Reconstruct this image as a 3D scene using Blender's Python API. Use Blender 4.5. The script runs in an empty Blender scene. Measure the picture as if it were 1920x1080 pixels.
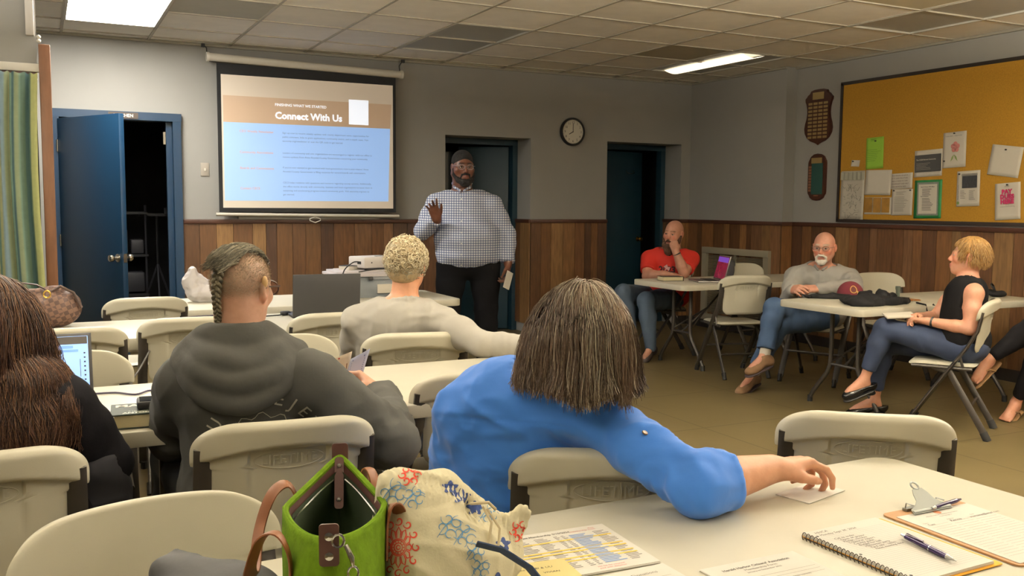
import bpy, bmesh, math, random
import numpy as np
from mathutils import Vector, Matrix, Euler

# ---------------------------------------------------------------- camera, world, exposure, lights
SC = bpy.context.scene
COL = SC.collection
PI = math.pi
rnd = random.Random(7)

YAW, PITCH, ROLL, FPX, CAMH = .4665, -.089, .0077, 1745.0, 1.39
cam_data = bpy.data.cameras.new('camera')
cam = bpy.data.objects.new('camera', cam_data)
COL.objects.link(cam)
SC.camera = cam
cam_data.sensor_width = 36.0
cam_data.lens = 36.0 * FPX / 1920.0
cam_data.clip_start = .05
_F = Vector((math.sin(YAW) * math.cos(PITCH), math.cos(YAW) * math.cos(PITCH), math.sin(PITCH)))
_R0 = Vector((math.cos(YAW), -math.sin(YAW), 0))
_U0 = _R0.cross(_F)
_Rr = _R0 * math.cos(ROLL) - _U0 * (-math.sin(ROLL))
_Rr = _R0 * math.cos(ROLL) + _U0 * math.sin(ROLL)
_Ur = -_R0 * math.sin(ROLL) + _U0 * math.cos(ROLL)
_M = Matrix((( _Rr.x, _Ur.x, -_F.x, 0), (_Rr.y, _Ur.y, -_F.y, 0), (_Rr.z, _Ur.z, -_F.z, CAMH), (0, 0, 0, 1)))
cam.matrix_world = _M

world = bpy.data.worlds.new('world')
SC.world = world
world.use_nodes = True
world.node_tree.nodes['Background'].inputs[0].default_value = (.9, .85, .75, 1)
world.node_tree.nodes['Background'].inputs[1].default_value = .02
SC.view_settings.view_transform = 'Standard'
SC.view_settings.look = 'None'
SC.view_settings.gamma = 1.0
SC.view_settings.exposure = 0.62
SC.view_settings.use_curve_mapping = False
SC.cycles.max_bounces = 8
SC.cycles.diffuse_bounces = 4
SC.cycles.glossy_bounces = 3
SC.cycles.transmission_bounces = 6
SC.cycles.transparent_max_bounces = 8
SC.cycles.use_denoising = True
SC.cycles.caustics_reflective = False
SC.cycles.caustics_refractive = False
SC.cycles.sample_clamp_indirect = 4.0

# the seen ceiling light and added fill lights: (x centre, y centre, emission strength, tint); only the first hangs in view
LIT_COOL = (1.0, .95, .86)
LIT_WARM = (1.0, .91, .73)
ROOM_AND_FILL_LIGHTS = [
    (.535, 7.56, 30., LIT_COOL), (-1.5, 4.8, 24., LIT_COOL), (.5, 3.4, 11., LIT_WARM), (3.3, 2.6, 22., LIT_WARM), (5.4, 2.1, 30., LIT_WARM),
    (-.85, 1.0, 8., LIT_WARM), (2.6, .0, 9., LIT_WARM), (4.7, -1.0, 10., LIT_WARM),
]

# ---------------------------------------------------------------- materials
def lin(c):
    return tuple((v / 12.92 if v <= .04045 else ((v + .055) / 1.055) ** 2.4) for v in [x / 255.0 for x in c])

MATS = {}
def mat(name, rgb=(200, 200, 200), rough=.6, metal=0., noise=0., nscale=20., bump=0., bscale=60., emit=0., emitc=None,
        spec=.5, alpha=1., attr=False, trans=0., sheen=0., detail=3., stretch=None, bdist=.002, coat=0., wr=None):
    if name in MATS: return MATS[name]
    m = bpy.data.materials.new(name); m.use_nodes = True
    nt = m.node_tree; b = nt.nodes['Principled BSDF']
    col = lin(rgb) + (1,)
    b.inputs['Base Color'].default_value = col
    b.inputs['Roughness'].default_value = rough
    b.inputs['Metallic'].default_value = metal
    b.inputs['Specular IOR Level'].default_value = spec
    b.inputs['Alpha'].default_value = alpha
    b.inputs['Transmission Weight'].default_value = trans
    b.inputs['Coat Weight'].default_value = coat
    if sheen:
        b.inputs['Sheen Weight'].default_value = sheen
    if emit:
        b.inputs['Emission Color'].default_value = lin(emitc or rgb) + (1,)
        b.inputs['Emission Strength'].default_value = emit
    tc = nt.nodes.new('ShaderNodeTexCoord')
    vec = tc.outputs['Object']
    if stretch:
        mp = nt.nodes.new('ShaderNodeMapping'); mp.inputs['Scale'].default_value = stretch
        nt.links.new(vec, mp.inputs[0]); vec = mp.outputs[0]
    src = None
    if attr:
        a = nt.nodes.new('ShaderNodeAttribute'); a.attribute_name = 'tint'
        src = a.outputs['Color']
    if noise or attr:
        n = nt.nodes.new('ShaderNodeTexNoise'); n.inputs['Scale'].default_value = nscale; n.inputs['Detail'].default_value = detail
        nt.links.new(vec, n.inputs['Vector'])
        r = nt.nodes.new('ShaderNodeMapRange'); r.inputs['From Min'].default_value = .25; r.inputs['From Max'].default_value = .75
        r.inputs['To Min'].default_value = 1 - noise; r.inputs['To Max'].default_value = 1 + noise
        nt.links.new(n.outputs['Fac'], r.inputs['Value'])
        mx = nt.nodes.new('ShaderNodeVectorMath'); mx.operation = 'SCALE'
        if src is not None: nt.links.new(src, mx.inputs[0])
        else: mx.inputs[0].default_value = col[:3]
        nt.links.new(r.outputs[0], mx.inputs['Scale'])
        nt.links.new(mx.outputs[0], b.inputs['Base Color'])
    if bump:
        n2 = nt.nodes.new('ShaderNodeTexNoise'); n2.inputs['Scale'].default_value = bscale; n2.inputs['Detail'].default_value = 4
        nt.links.new(vec, n2.inputs['Vector'])
        bp = nt.nodes.new('ShaderNodeBump'); bp.inputs['Strength'].default_value = bump; bp.inputs['Distance'].default_value = bdist
        nt.links.new(n2.outputs['Fac'], bp.inputs['Height']); nt.links.new(bp.outputs[0], b.inputs['Normal'])
    if wr:      # cloth wrinkles: (depth, scale, stretch, turn)
        mp = nt.nodes.new('ShaderNodeMapping'); mp.inputs['Scale'].default_value = wr[2]; mp.inputs['Rotation'].default_value = wr[3]
        nt.links.new(tc.outputs['Object'], mp.inputs[0])
        n3 = nt.nodes.new('ShaderNodeTexNoise'); n3.noise_type = 'RIDGED_MULTIFRACTAL'; n3.inputs['Scale'].default_value = wr[1]; n3.inputs['Detail'].default_value = 2.; n3.inputs['Distortion'].default_value = .5
        nt.links.new(mp.outputs[0], n3.inputs['Vector'])
        b3 = nt.nodes.new('ShaderNodeBump'); b3.inputs['Strength'].default_value = 1.; b3.inputs['Distance'].default_value = wr[0]
        nt.links.new(n3.outputs['Fac'], b3.inputs['Height'])
        if b.inputs['Normal'].is_linked: nt.links.new(b.inputs['Normal'].links[0].from_socket, b3.inputs['Normal'])
        nt.links.new(b3.outputs[0], b.inputs['Normal'])
    MATS[name] = m
    return m

# ---------------------------------------------------------------- mesh helpers
def tag(o, label=None, cat=None, group=None, kind=None):
    if label: o['label'] = label
    if cat: o['category'] = cat
    if group: o['group'] = group
    if kind: o['kind'] = kind
    return o

def empty(name, loc, rz=0., label=None, cat=None, group=None):
    o = bpy.data.objects.new(name, None); COL.objects.link(o)
    o.location = loc; o.rotation_euler = (0, 0, rz); o.empty_display_size = .1
    tag(o, label, cat, group)
    return o

def rotm(rx=0, ry=0, rz=0):
    return Euler((rx, ry, rz)).to_matrix()

class MB:
    """collects shapes and links them as one mesh object"""
    def __init__(s): s.v = []; s.f = []; s.c = []; s.mi = []; s.cur = None; s.m = 0
    def add(s, vs, fs):
        o = len(s.v); s.v += [tuple(v) for v in vs]; s.f += [tuple(i + o for i in f) for f in fs]
        s.c += [s.cur] * len(vs); s.mi += [s.m] * len(fs); return s
    def box(s, c, d, r=None, bev=0.):
        x, y, z = [q / 2 for q in d]
        if bev:
            bm = bmesh.new(); bmesh.ops.create_cube(bm, size=1)
            for v in bm.verts: v.co = Vector((v.co.x * d[0], v.co.y * d[1], v.co.z * d[2]))
            bmesh.ops.bevel(bm, geom=bm.edges[:] , offset=min(bev, x * .98, y * .98, z * .98), segments=2, affect='EDGES', profile=.5)
            vs = [v.co.copy() for v in bm.verts]; fs = [[v.index for v in f.verts] for f in bm.faces]; bm.free()
        else:
            vs = [Vector(p) for p in [(-x, -y, -z), (x, -y, -z), (x, y, -z), (-x, y, -z), (-x, -y, z), (x, -y, z), (x, y, z), (-x, y, z)]]
            fs = [(0, 3, 2, 1), (4, 5, 6, 7), (0, 1, 5, 4), (1, 2, 6, 5), (2, 3, 7, 6), (3, 0, 4, 7)]
        if r is not None: vs = [r @ v for v in vs]
        C = Vector(c)
        return s.add([v + C for v in vs], fs)
    def tube(s, pts, r, n=8, cap=True, sq=None, up=None):
        P = [Vector(p) for p in pts]; R = r if isinstance(r, (list, tuple)) else [r] * len(P)
        vs = []; fs = []
        prev = None
        for i, p in enumerate(P):
            if i == 0: t = P[1] - P[0]
            elif i == len(P) - 1: t = P[-1] - P[-2]
            else: t = (P[i + 1] - p).normalized() + (p - P[i - 1]).normalized()
            if t.length < 1e-9: t = Vector((0, 0, 1))
            t.normalize()
            if prev is None:
                a = Vector(up) if up else (Vector((0, 0, 1)) if abs(t.z) < .9 else Vector((1, 0, 0)))
            else: a = prev
            a = (a - t * a.dot(t))
            if a.length < 1e-6: a = t.orthogonal()
            a.normalize(); b = t.cross(a); prev = a
            for k in range(n):
                th = 2 * PI * (k + .5) / n if sq else 2 * PI * k / n
                ra, rb = (R[i], R[i]) if not sq else (R[i] * sq[0], R[i] * sq[1])
                vs.append(p + a * math.cos(th) * ra + b * math.sin(th) * rb)
        m = len(P)
        for i in range(m - 1):
            for k in range(n):
                k2 = (k + 1) % n
                fs.append((i * n + k, i * n + k2, (i + 1) * n + k2, (i + 1) * n + k))
        if cap:
            fs.append(tuple(range(n))[::-1]); fs.append(tuple((m - 1) * n + k for k in range(n)))
        return s.add(vs, fs)
    def cyl(s, a, b, r, n=16, r2=None):
        return s.tube([a, b], [r, r if r2 is None else r2], n)
    def prism(s, outline, z0, z1, M=None):
        n = len(outline)
        vs = [Vector((x, y, z0)) for x, y in outline] + [Vector((x, y, z1)) for x, y in outline]
        fs = [tuple(range(n))[::-1], tuple(range(n, 2 * n))] + [(i, (i + 1) % n, n + (i + 1) % n, n + i) for i in range(n)]
        if M is not None: vs = [M @ v for v in vs]
        return s.add(vs, fs)
    def lathe(s, prof, n=24, M=None):
        vs = []; fs = []
        for r, z in prof:
            for k in range(n):
                t = 2 * PI * k / n; vs.append(Vector((r * math.cos(t), r * math.sin(t), z)))
        for i in range(len(prof) - 1):
            for k in range(n):
                k2 = (k + 1) % n; fs.append((i * n + k, i * n + k2, (i + 1) * n + k2, (i + 1) * n + k))
        fs.append(tuple(range(n))[::-1]); fs.append(tuple((len(prof) - 1) * n + k for k in range(n)))
        if M is not None: vs = [M @ v for v in vs]
        return s.add(vs, fs)
    def sphere(s, c, r, n=12, M=None):
        rr = (r, r, r) if not isinstance(r, (tuple, list)) else r
        vs = []; fs = []
        for i in range(n + 1):
            ph = PI * i / n
            for k in range(2 * n):
                th = PI * k / n
                v = Vector((rr[0] * math.sin(ph) * math.cos(th), rr[1] * math.sin(ph) * math.sin(th), rr[2] * math.cos(ph)))
                if M is not None: v = M @ v
                vs.append(v + Vector(c))
        N = 2 * n
        for i in range(n):
            for k in range(N):
                fs.append((i * N + k, (i + 1) * N + k, (i + 1) * N + (k + 1) % N, i * N + (k + 1) % N))
        return s.add(vs, fs)
    def grid(s, fn, nu, nv, closed_u=False):
        vs = [fn(i / (nu - (0 if closed_u else 1)), j / (nv - 1)) for j in range(nv) for i in range(nu)]
        fs = []
        for j in range(nv - 1):
            for i in range(nu if closed_u else nu - 1):
                i2 = (i + 1) % nu
                fs.append((j * nu + i, j * nu + i2, (j + 1) * nu + i2, (j + 1) * nu + i))
        return s.add(vs, fs)
    def xf(s, M):
        s.v = [tuple(M @ Vector(v)) for v in s.v]; return s
    def build(s, name, mats, parent=None, smooth=40, loc=None, weld=False):
        me = bpy.data.meshes.new(name)
        me.from_pydata(s.v, [], s.f)
        if not isinstance(mats, (list, tuple)): mats = [mats]
        for m in mats: me.materials.append(m)
        if any(s.mi): me.polygons.foreach_set('material_index', s.mi)
        if any(c is not None for c in s.c):
            at = me.color_attributes.new('tint', 'FLOAT_COLOR', 'POINT')
            buf = []
            for c in s.c: buf += list(lin(c) if c is not None else (1, 1, 1)) + [1.0]
            at.data.foreach_set('color', buf)
        me.validate(clean_customdata=False)
        fix_normals(me, weld)
        if smooth:
            me.polygons.foreach_set('use_smooth', [True] * len(me.polygons))
            try: me.set_sharp_from_angle(angle=math.radians(smooth))
            except Exception: pass
        me.update()
        o = bpy.data.objects.new(name, me); COL.objects.link(o)
        if parent is not None: o.parent = parent
        if loc: o.location = loc
        return o

def fix_normals(me, weld=False):
    bm = bmesh.new(); bm.from_mesh(me)
    if weld: bmesh.ops.remove_doubles(bm, verts=bm.verts, dist=1e-5)
    bmesh.ops.recalc_face_normals(bm, faces=bm.faces)
    bm.to_mesh(me); bm.free()

def copy_tree(o, parent=None):
    c = o.copy(); COL.objects.link(c)
    if parent is not None: c.parent = parent
    for ch in list(o.children): copy_tree(ch, c)
    return c

def rounded(w, h, r, n=5, cx=0, cy=0):
    out = []
    for (sx, sy, a0) in ((1, 1, 0), (-1, 1, 90), (-1, -1, 180), (1, -1, 270)):
        for k in range(n + 1):
            a = math.radians(a0 + 90 * k / n)
            out.append((cx + sx * (w / 2 - r) + r * math.cos(a), cy + sy * (h / 2 - r) + r * math.sin(a)))
    return out

FONT_CACHE = {}
def text_geo(txt, size, bold=0., shear=0., depth=0., spacing=1.0):
    """vertices and faces of a line of lettering lying in the xy plane, origin at its left base"""
    key = (txt, size, bold, shear, depth, spacing)
    if key in FONT_CACHE: return FONT_CACHE[key]
    cu = bpy.data.curves.new('lettering', 'FONT'); cu.body = txt; cu.size = size; cu.offset = bold; cu.shear = shear
    cu.extrude = depth; cu.resolution_u = 2; cu.space_character = spacing
    ob = bpy.data.objects.new('lettering', cu); COL.objects.link(ob)
    dg = bpy.context.evaluated_depsgraph_get(); dg.update()
    me = ob.evaluated_get(dg).to_mesh()
    vs = [v.co.copy() for v in me.vertices]; fs = [tuple(p.vertices) for p in me.polygons]
    ob.evaluated_get(dg).to_mesh_clear()
    bpy.data.objects.remove(ob); bpy.data.curves.remove(cu)
    FONT_CACHE[key] = (vs, fs)
    return vs, fs

def put_text(mb, txt, size, x, y, M=None, z=.0006, center=False, rot=0., **k):
    vs, fs = text_geo(txt, size, **k)
    if not vs: return
    w = max(v.x for v in vs)
    ox = x - w / 2 if center else x
    R = Matrix.Rotation(rot, 3, 'Z')
    out = []
    for v in vs:
        q = R @ Vector((v.x, v.y, 0)); q = Vector((q.x + ox, q.y + y, z + v.z))
        out.append(M @ q if M is not None else q)
    mb.add(out, fs)

def plane_m(origin, xdir, ydir):
    """matrix taking a sheet's own x/y plane into the room"""
    x = Vector(xdir).normalized(); y = Vector(ydir); y = (y - x * y.dot(x)).normalized(); z = x.cross(y)
    o = Vector(origin)
    return Matrix(((x.x, y.x, z.x, o.x), (x.y, y.y, z.y, o.y), (x.z, y.z, z.z, o.z), (0, 0, 0, 1)))

def cable(name, pts, r, m, label, cat='cable', n=6, sub=6):
    P = [Vector(p) for p in pts]; out = []
    for i in range(len(P) - 1):
        a = P[max(i - 1, 0)]; b = P[i]; c = P[i + 1]; d = P[min(i + 2, len(P) - 1)]
        for k in range(sub):
            t = k / sub
            out.append(.5 * ((2 * b) + (c - a) * t + (2 * a - 5 * b + 4 * c - d) * t * t + (3 * b - a - 3 * c + d) * t ** 3))
    out.append(P[-1])
    mb = MB(); mb.tube(out, r, n)
    o = mb.build(name, m); tag(o, label, cat)
    return o
# ---------------------------------------------------------------- the room
XR, XR2, YB, ZC = 6.95, 6.81, 8.90, 2.81     # near right wall, boxed-out right wall, back wall, ceiling
XL, YF = -3.2, -4.2
M_wall = mat('painted wall', (148, 146, 141), .75, noise=.03, nscale=3, bump=.15, bscale=180)
M_wallR = M_wall
M_ceiltile = mat('ceiling tile', (205, 196, 178), .9, noise=.04, nscale=7, bump=.4, bscale=160, attr=True)
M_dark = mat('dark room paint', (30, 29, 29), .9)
M_hall = mat('hall paint', (70, 74, 74), .8)
M_wood = mat('wood panelling', (110, 68, 36), .45, attr=True, noise=.34, nscale=6, detail=8, stretch=(9, 9, 1.1), bump=.15, bscale=20)
M_woodtrim = mat('brown stained trim', (70, 40, 26), .5, noise=.2, nscale=10)
M_blue = mat('blue door paint', (14, 49, 76), .42, noise=.05, nscale=4, bump=.08, bscale=30)
M_bluedk = mat('dark blue door paint', (14, 44, 58), .5)
M_black = mat('black plastic', (22, 22, 24), .5)
M_floor = mat('vinyl floor', (108, 95, 64), .42, noise=.09, nscale=2.2, detail=8, bump=.05, bscale=9)
M_base = mat('dark rubber baseboard', (26, 20, 17), .6)
M_white = mat('white enamel', (215, 210, 198), .45)
M_cork = mat('mustard cork board', (176, 130, 38), .9, noise=.12, nscale=90, bump=.3, bscale=200)
M_frame = mat('dark board frame', (38, 30, 24), .5)

def struct(mb, name, m, **k):
    o = mb.build(name, m, **k); o['kind'] = 'structure'; return o

# floor with faint seams between the sheets
mb = MB(); mb.box(((XL + XR + .2) / 2, 2.45, -.05), (XR - XL + .4, 13.7, .1)); struct(mb, 'floor', M_floor, smooth=0)
nt = M_floor.node_tree; b = nt.nodes['Principled BSDF']
src = b.inputs['Base Color'].links[0].from_socket
tc = nt.nodes.new('ShaderNodeTexCoord'); br = nt.nodes.new('ShaderNodeTexBrick')
br.offset = 0; br.inputs['Scale'].default_value = 1; br.inputs['Brick Width'].default_value = .92; br.inputs['Row Height'].default_value = .92
br.inputs['Mortar Size'].default_value = .006; br.inputs['Color1'].default_value = (1, 1, 1, 1); br.inputs['Color2'].default_value = (.93, .92, .9, 1)
br.inputs['Mortar'].default_value = (.55, .52, .48, 1)
nt.links.new(tc.outputs['Object'], br.inputs['Vector'])
mm = nt.nodes.new('ShaderNodeMix'); mm.data_type = 'RGBA'; mm.blend_type = 'MULTIPLY'; mm.inputs[0].default_value = 1
nt.links.new(src, mm.inputs[6]); nt.links.new(br.outputs['Color'], mm.inputs[7]); nt.links.new(mm.outputs[2], b.inputs['Base Color'])

# back wall with three openings (x0, x1, top)
D1, D2, D3 = (.10, 1.09, 2.13), (3.705, 4.695, 2.10), (5.66, 6.68, 2.105)
TH = .42
mb = MB()
def wallseg(x0, x1, z0, z1): mb.box(((x0 + x1) / 2, YB + TH / 2, (z0 + z1) / 2), (x1 - x0, TH, z1 - z0))
wallseg(XL, D1[0], 0, ZC); wallseg(D1[0], D1[1], D1[2], ZC); wallseg(D1[1], D2[0], 0, ZC)
wallseg(D2[0], D2[1], D2[2], ZC); wallseg(D2[1], D3[0], 0, ZC); wallseg(D3[0], D3[1], D3[2], ZC); wallseg(D3[1], XR + .2, 0, ZC)
struct(mb, 'wall_back', M_wall, smooth=0)
mb = MB()
mb.box((XR + .1, 2.35, ZC / 2), (.2, 13.1, ZC))
mb.box(((XR2 + XR) / 2, (7.34 + YB) / 2, ZC / 2), (XR - XR2, YB - 7.34, ZC))
struct(mb, 'wall_right', M_wall, smooth=0)
mb = MB(); mb.box((XL - .1, 2.4, ZC / 2), (.2, 13.4, ZC)); struct(mb, 'wall_left', M_wall, smooth=0)
mb = MB(); mb.box((1.9, YF - .1, ZC / 2), (XR - XL + .4, .2, ZC)); struct(mb, 'wall_front', M_wall, smooth=0)
# curtained wall at the left, parallel to the back wall
YW = 7.0
mb = MB()
mb.box(((XL + .0) / 2, YW + .08, (2.28 + ZC) / 2), (-XL, .16, ZC - 2.28))
mb.box(((XL - 1.9) / 2, YW + .08, 1.14), (-1.9 - XL, .16, 2.28))
mb.box((-.95 , YW + .08, .22), (1.9, .16, .44))
struct(mb, 'wall_alcove', M_wall, smooth=0)
mb = MB(); mb.box((-.95, YW + .13, 1.36), (1.88, .04, 1.84)); struct(mb, 'window_1', M_dark)
mb = MB(); mb.box((-.97, YW - .012, 2.265), (1.98, .03, .055), bev=.006); struct(mb, 'trim_1', M_white)
mb = MB(); mb.box((-.97, YW - .004, 2.215), (1.94, .016, .05)); struct(mb, 'trim_2', M_woodtrim)
mb = MB(); mb.box((.045, YW - .01, 1.21), (.07, .05, 2.42), bev=.006); struct(mb, 'trim_3', mat('stained brown jamb', (112, 74, 48), .5, noise=.15, nscale=8, stretch=(6, 6, 1)))

# dark rooms behind the openings
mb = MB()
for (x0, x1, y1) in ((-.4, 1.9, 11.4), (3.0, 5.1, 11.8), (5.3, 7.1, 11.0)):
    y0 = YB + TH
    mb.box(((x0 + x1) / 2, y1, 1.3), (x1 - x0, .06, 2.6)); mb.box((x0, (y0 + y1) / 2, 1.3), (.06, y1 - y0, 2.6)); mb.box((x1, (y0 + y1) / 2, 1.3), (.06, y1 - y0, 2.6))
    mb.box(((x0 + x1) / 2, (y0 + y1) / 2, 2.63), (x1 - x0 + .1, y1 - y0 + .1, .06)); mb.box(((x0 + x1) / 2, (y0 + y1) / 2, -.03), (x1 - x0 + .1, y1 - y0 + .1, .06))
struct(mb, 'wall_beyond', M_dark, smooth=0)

# ceiling: square tiles on a visible grid
GX0, GP, GY1, GPY = .19, .69, 8.22, .68
cols = [XL] + [GX0 + GP * c for c in range(-4, 10)] + [XR]
rows = [YB] + [8.72] + [GY1 - GPY * k for k in range(0, 18)]
for k, (x, y, s, c) in enumerate(ROOM_AND_FILL_LIGHTS):
    ROOM_AND_FILL_LIGHTS[k] = (GX0 + GP * (round((x - GX0) / GP - .5) + .5), GY1 - GPY * round((GY1 - y) / GPY), s, c)
GREY = {(1, 2): (184, 182, 172), (4, 1): None, (4, 2): None, (7, 2): (182, 174, 150), (8, 1): None, (8, 2): None,
        (8, 5): None, (8, 6): None, (7, 6): (180, 170, 142), (0, 1): None, (0, 2): None}
mb = MB(); bars = MB()
for i in range(len(cols) - 1):
    for j in range(len(rows) - 1):
        ci = i - 5; rj = j    # column left edge index; row j lies between rows[j] and rows[j+1]
        x0, x1, y1, y0 = cols[i], cols[i + 1], rows[j], rows[j + 1]
        key = (i - 1 - 4, j - 1)
        g = GREY.get(key, 0)
        if g is None: continue
        k = rnd.uniform(.97, 1.03)
        mb.cur = tuple(v * k for v in (g if g else (244, 238, 226)))
        mb.box(((x0 + x1) / 2, (y0 + y1) / 2, ZC + .012), (x1 - x0 - .004, y1 - y0 - .004, .012))
ceil = struct(mb, 'ceiling', M_ceiltile, smooth=0)
bars = MB()
for x in cols: bars.box((x, (YB + YF) / 2, ZC + .004), (.022, YB - YF, .012))
for y in rows: bars.box(((XL + XR) / 2, y, ZC + .0035), (XR - XL, .022, .012))
struct(bars, 'trim_4', mat('ceiling grid', (172, 164, 148), .6), smooth=0)
mb = MB(); mb.box((1.9, 2.3, ZC + .14), (XR - XL + .5, 13.6, .06)); struct(mb, 'ceiling_deck', mat('ceiling void', (60, 58, 54), .9), smooth=0)
mb = MB(); mb.box(((XL + XR) / 2, YB - .012, ZC - .008), (XR - XL, .024, .02)); mb.box((XR - .012, 2.3, ZC - .008), (.024, 13.2, .02)); mb.box((XR2 - .012, 8.12, ZC - .008), (.024, 1.56, .02))
struct(mb, 'trim_5', mat('wall angle', (150, 144, 130), .6), smooth=0)

# ceiling light fixtures (two tiles deep)
M_lens_off = mat('unlit grey diffuser', (172, 172, 166), .35, noise=.03, bump=.2, bscale=260)
M_fix = mat('fixture metal', (190, 186, 174), .5)
def fixture(xc, yc, label, lens, group=None, ly=1.36, lx=.69, drop=0.):
    t = empty('ceiling_light', (xc, yc, ZC), 0, label, 'ceiling light', group)
    f = MB()
    for s in (-1, 1):
        f.box((s * (lx / 2 - .012), 0, .03), (.02, ly - .01, .07)); f.box((0, s * (ly / 2 - .012), .03), (lx - .01, .02, .07))
    f.box((0, 0, .075), (lx - .01, ly - .01, .01)); f.build('housing', M_fix, t)
    d = MB()
    if drop: d.grid(lambda u, v: Vector(((u - .5) * (lx - .05), (v - .5) * (ly - .05), .012 - drop * (1 - (2 * u - 1) ** 4) * (1 - (2 * v - 1) ** 8))), 13, 13)
    else: d.box((0, 0, .012), (lx - .05, ly - .05, .008))
    d.build('diffuser', lens, t)
    return t
def lit(name, strength, tint):
    return mat(name, (235, 235, 230), .4, emit=strength, emitc=tuple(int(255 * v ** (1 / 2.2)) for v in tint))
lab = ['bright white lit ceiling light above the projection screen', 'added unseen fill light over the far left of the room', 'added unseen fill light over the laptop rows', 'added unseen fill light over the middle of the room',
       'added unseen fill light over the right side of the room', 'added unseen fill light over the left side near the viewer', 'added unseen fill light above the viewer', 'added unseen fill light behind the viewer on the right']
for k, (x, y, s, c) in enumerate(ROOM_AND_FILL_LIGHTS):
    
    if k == 0: fixture(x, y, lab[k], lit('lit diffuser %d' % k, s, c)); continue
    t = empty('fill_pendant', (x, y, ZC), 0, lab[k], 'ceiling light')  # pendants out of view, added to light the room
    m = MB(); dz = -.38 if y > 2 else -.6; m.box((0, 0, dz), (.30, 1.24, .05), bev=.012); m.build('diffuser', lit('lit diffuser %d' % k, s * .85, c), t)
    m = MB(); m.box((0, 0, dz + .034), (.27, 1.2, .012)); m.build('added_uplight', lit('uplight %d' % k, s * 7, c), t)  # extra emitter on top, added to brighten the ceiling
    m = MB()
    for q in (-1, 1): m.box((0, q * .635, dz), (.31, .03, .08)); m.cyl((0, q * .5, dz + .03), (0, q * .5, 0), .006, 6)
    m.build('end_cap', M_fix, t)
fixture(GX0 + GP * 4.5, GY1 - GPY, 'unlit flat grey ceiling light left of the clock wall, over the standing man', M_lens_off)
fixture(GX0 + GP * 8.5, GY1 - GPY * 5, 'large unlit grey ceiling light near the cork board wall', M_lens_off)
# the dim fixture over the far right corner: one glowing tube behind a grey lens
t = fixture(GX0 + GP * 8.5, GY1 - GPY, 'dim ceiling light glowing along one side, in the far right corner', M_lens_off)
d = MB()
d.grid(lambda u, v: Vector((-.05 + (u - .5) * .26, (v - .5) * 1.24, -.001 - .03 * math.sin(PI * u))), 10, 12)
d.build('glowing_tube', mat('dim tube', (240, 236, 225), .3, emit=1.1, emitc=(255, 236, 205)), t)

# wood wainscot of random width planks, one skin per wall run
TONES = [(r * .90, g * .98, b * 1.12) for r, g, b in [(140, 88, 44), (120, 74, 38), (152, 100, 52), (108, 66, 34), (166, 114, 62), (128, 80, 42), (144, 94, 54), (100, 60, 34)]]
def planks(mb, a, b, axis, face, z0=.10, z1=1.20, t=.012):
    """vertical boards from a to b along an axis; face = the plane the boards' front stands proud of"""
    p = a; last = None
    while p < b - 1e-3:
        w = rnd.choice([.085, .10, .125, .15, .16, .175, .21]); w = min(w, b - p)
        if b - p - w < .05: w = b - p
        c = rnd.choice([q for q in TONES if q != last]); last = c
        k = rnd.uniform(.78, .96); mb.cur = tuple(min(255, v * k) for v in c)
        g = .0035
        if axis == 'x': mb.box((p + w / 2, face, (z0 + z1) / 2), (w - g, t, z1 - z0))
        else: mb.box((face, p + w / 2, (z0 + z1) / 2), (t, w - g, z1 - z0))
        p += w
def backing(mb, a, b, axis, face, z0=.10, z1=1.20):
    mb.cur = (34, 20, 12)
    if axis == 'x': mb.box(((a + b) / 2, face, (z0 + z1) / 2), (b - a, .006, z1 - z0))
    else: mb.box((face, (a + b) / 2, (z0 + z1) / 2), (.006, b - a, z1 - z0))
mb = MB()
for a, b in ((1.115, 3.705), (4.695, 5.66), (6.68, XR2)):
    backing(mb, a, b, 'x', YB - .003); planks(mb, a, b, 'x', YB - .012)
for (x, s) in ((4.695, -1), (6.68, -1), (3.705, 1)):
    backing(mb, YB - .01, YB + .33, 'y', x + s * .003); planks(mb, YB - .01, YB + .33, 'y', x + s * .012)
struct(mb, 'trim_6', M_wood, smooth=0)
mb = MB()
backing(mb, 7.34, YB, 'y', XR2 - .003); planks(mb, 7.34, YB - .02, 'y', XR2 - .012)
backing(mb, YF, 7.34, 'y', XR - .003); planks(mb, YF, 7.33, 'y', XR - .012)
backing(mb, XR2 - .015, XR, 'x', 7.337); planks(mb, XR2 - .015, XR - .02, 'x', 7.328)
struct(mb, 'trim_7', M_wood, smooth=0)
cap = MB()
for a, b in ((1.11, 3.705), (4.68, 5.66), (6.67, XR2)): cap.box(((a + b) / 2, YB - .017, 1.218), (b - a, .034, .04), bev=.006)
for x, s in ((4.695, -1), (6.68, -1), (3.705, 1)): cap.box((x + s * .014, YB + .15, 1.218), (.03, .34, .04), bev=.006)
cap.box((XR2 - .017, 8.11, 1.218), (.034, 1.57, .04), bev=.006); cap.box((XR - .017, (YF + 7.33) / 2, 1.218), (.034, 7.33 - YF, .04), bev=.006)
cap.box(((XR + XR2) / 2 - .017, 7.325, 1.218), (XR - XR2 + .03, .034, .04), bev=.006)
struct(cap, 'trim_8', M_woodtrim)
mb = MB()
for a, b in ((1.115, 3.705), (4.695, 5.66), (6.68, XR2)): mb.box(((a + b) / 2, YB - .008, .05), (b - a, .016, .1))
struct(mb, 'baseboard_back', M_base)
mb = MB(); mb.box((XR - .008, (YF + 7.33) / 2, .05), (.016, 7.33 - YF, .1)); mb.box((XR2 - .008, 8.11, .05), (.016, 1.55, .1)); struct(mb, 'baseboard_right', M_base)

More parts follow.
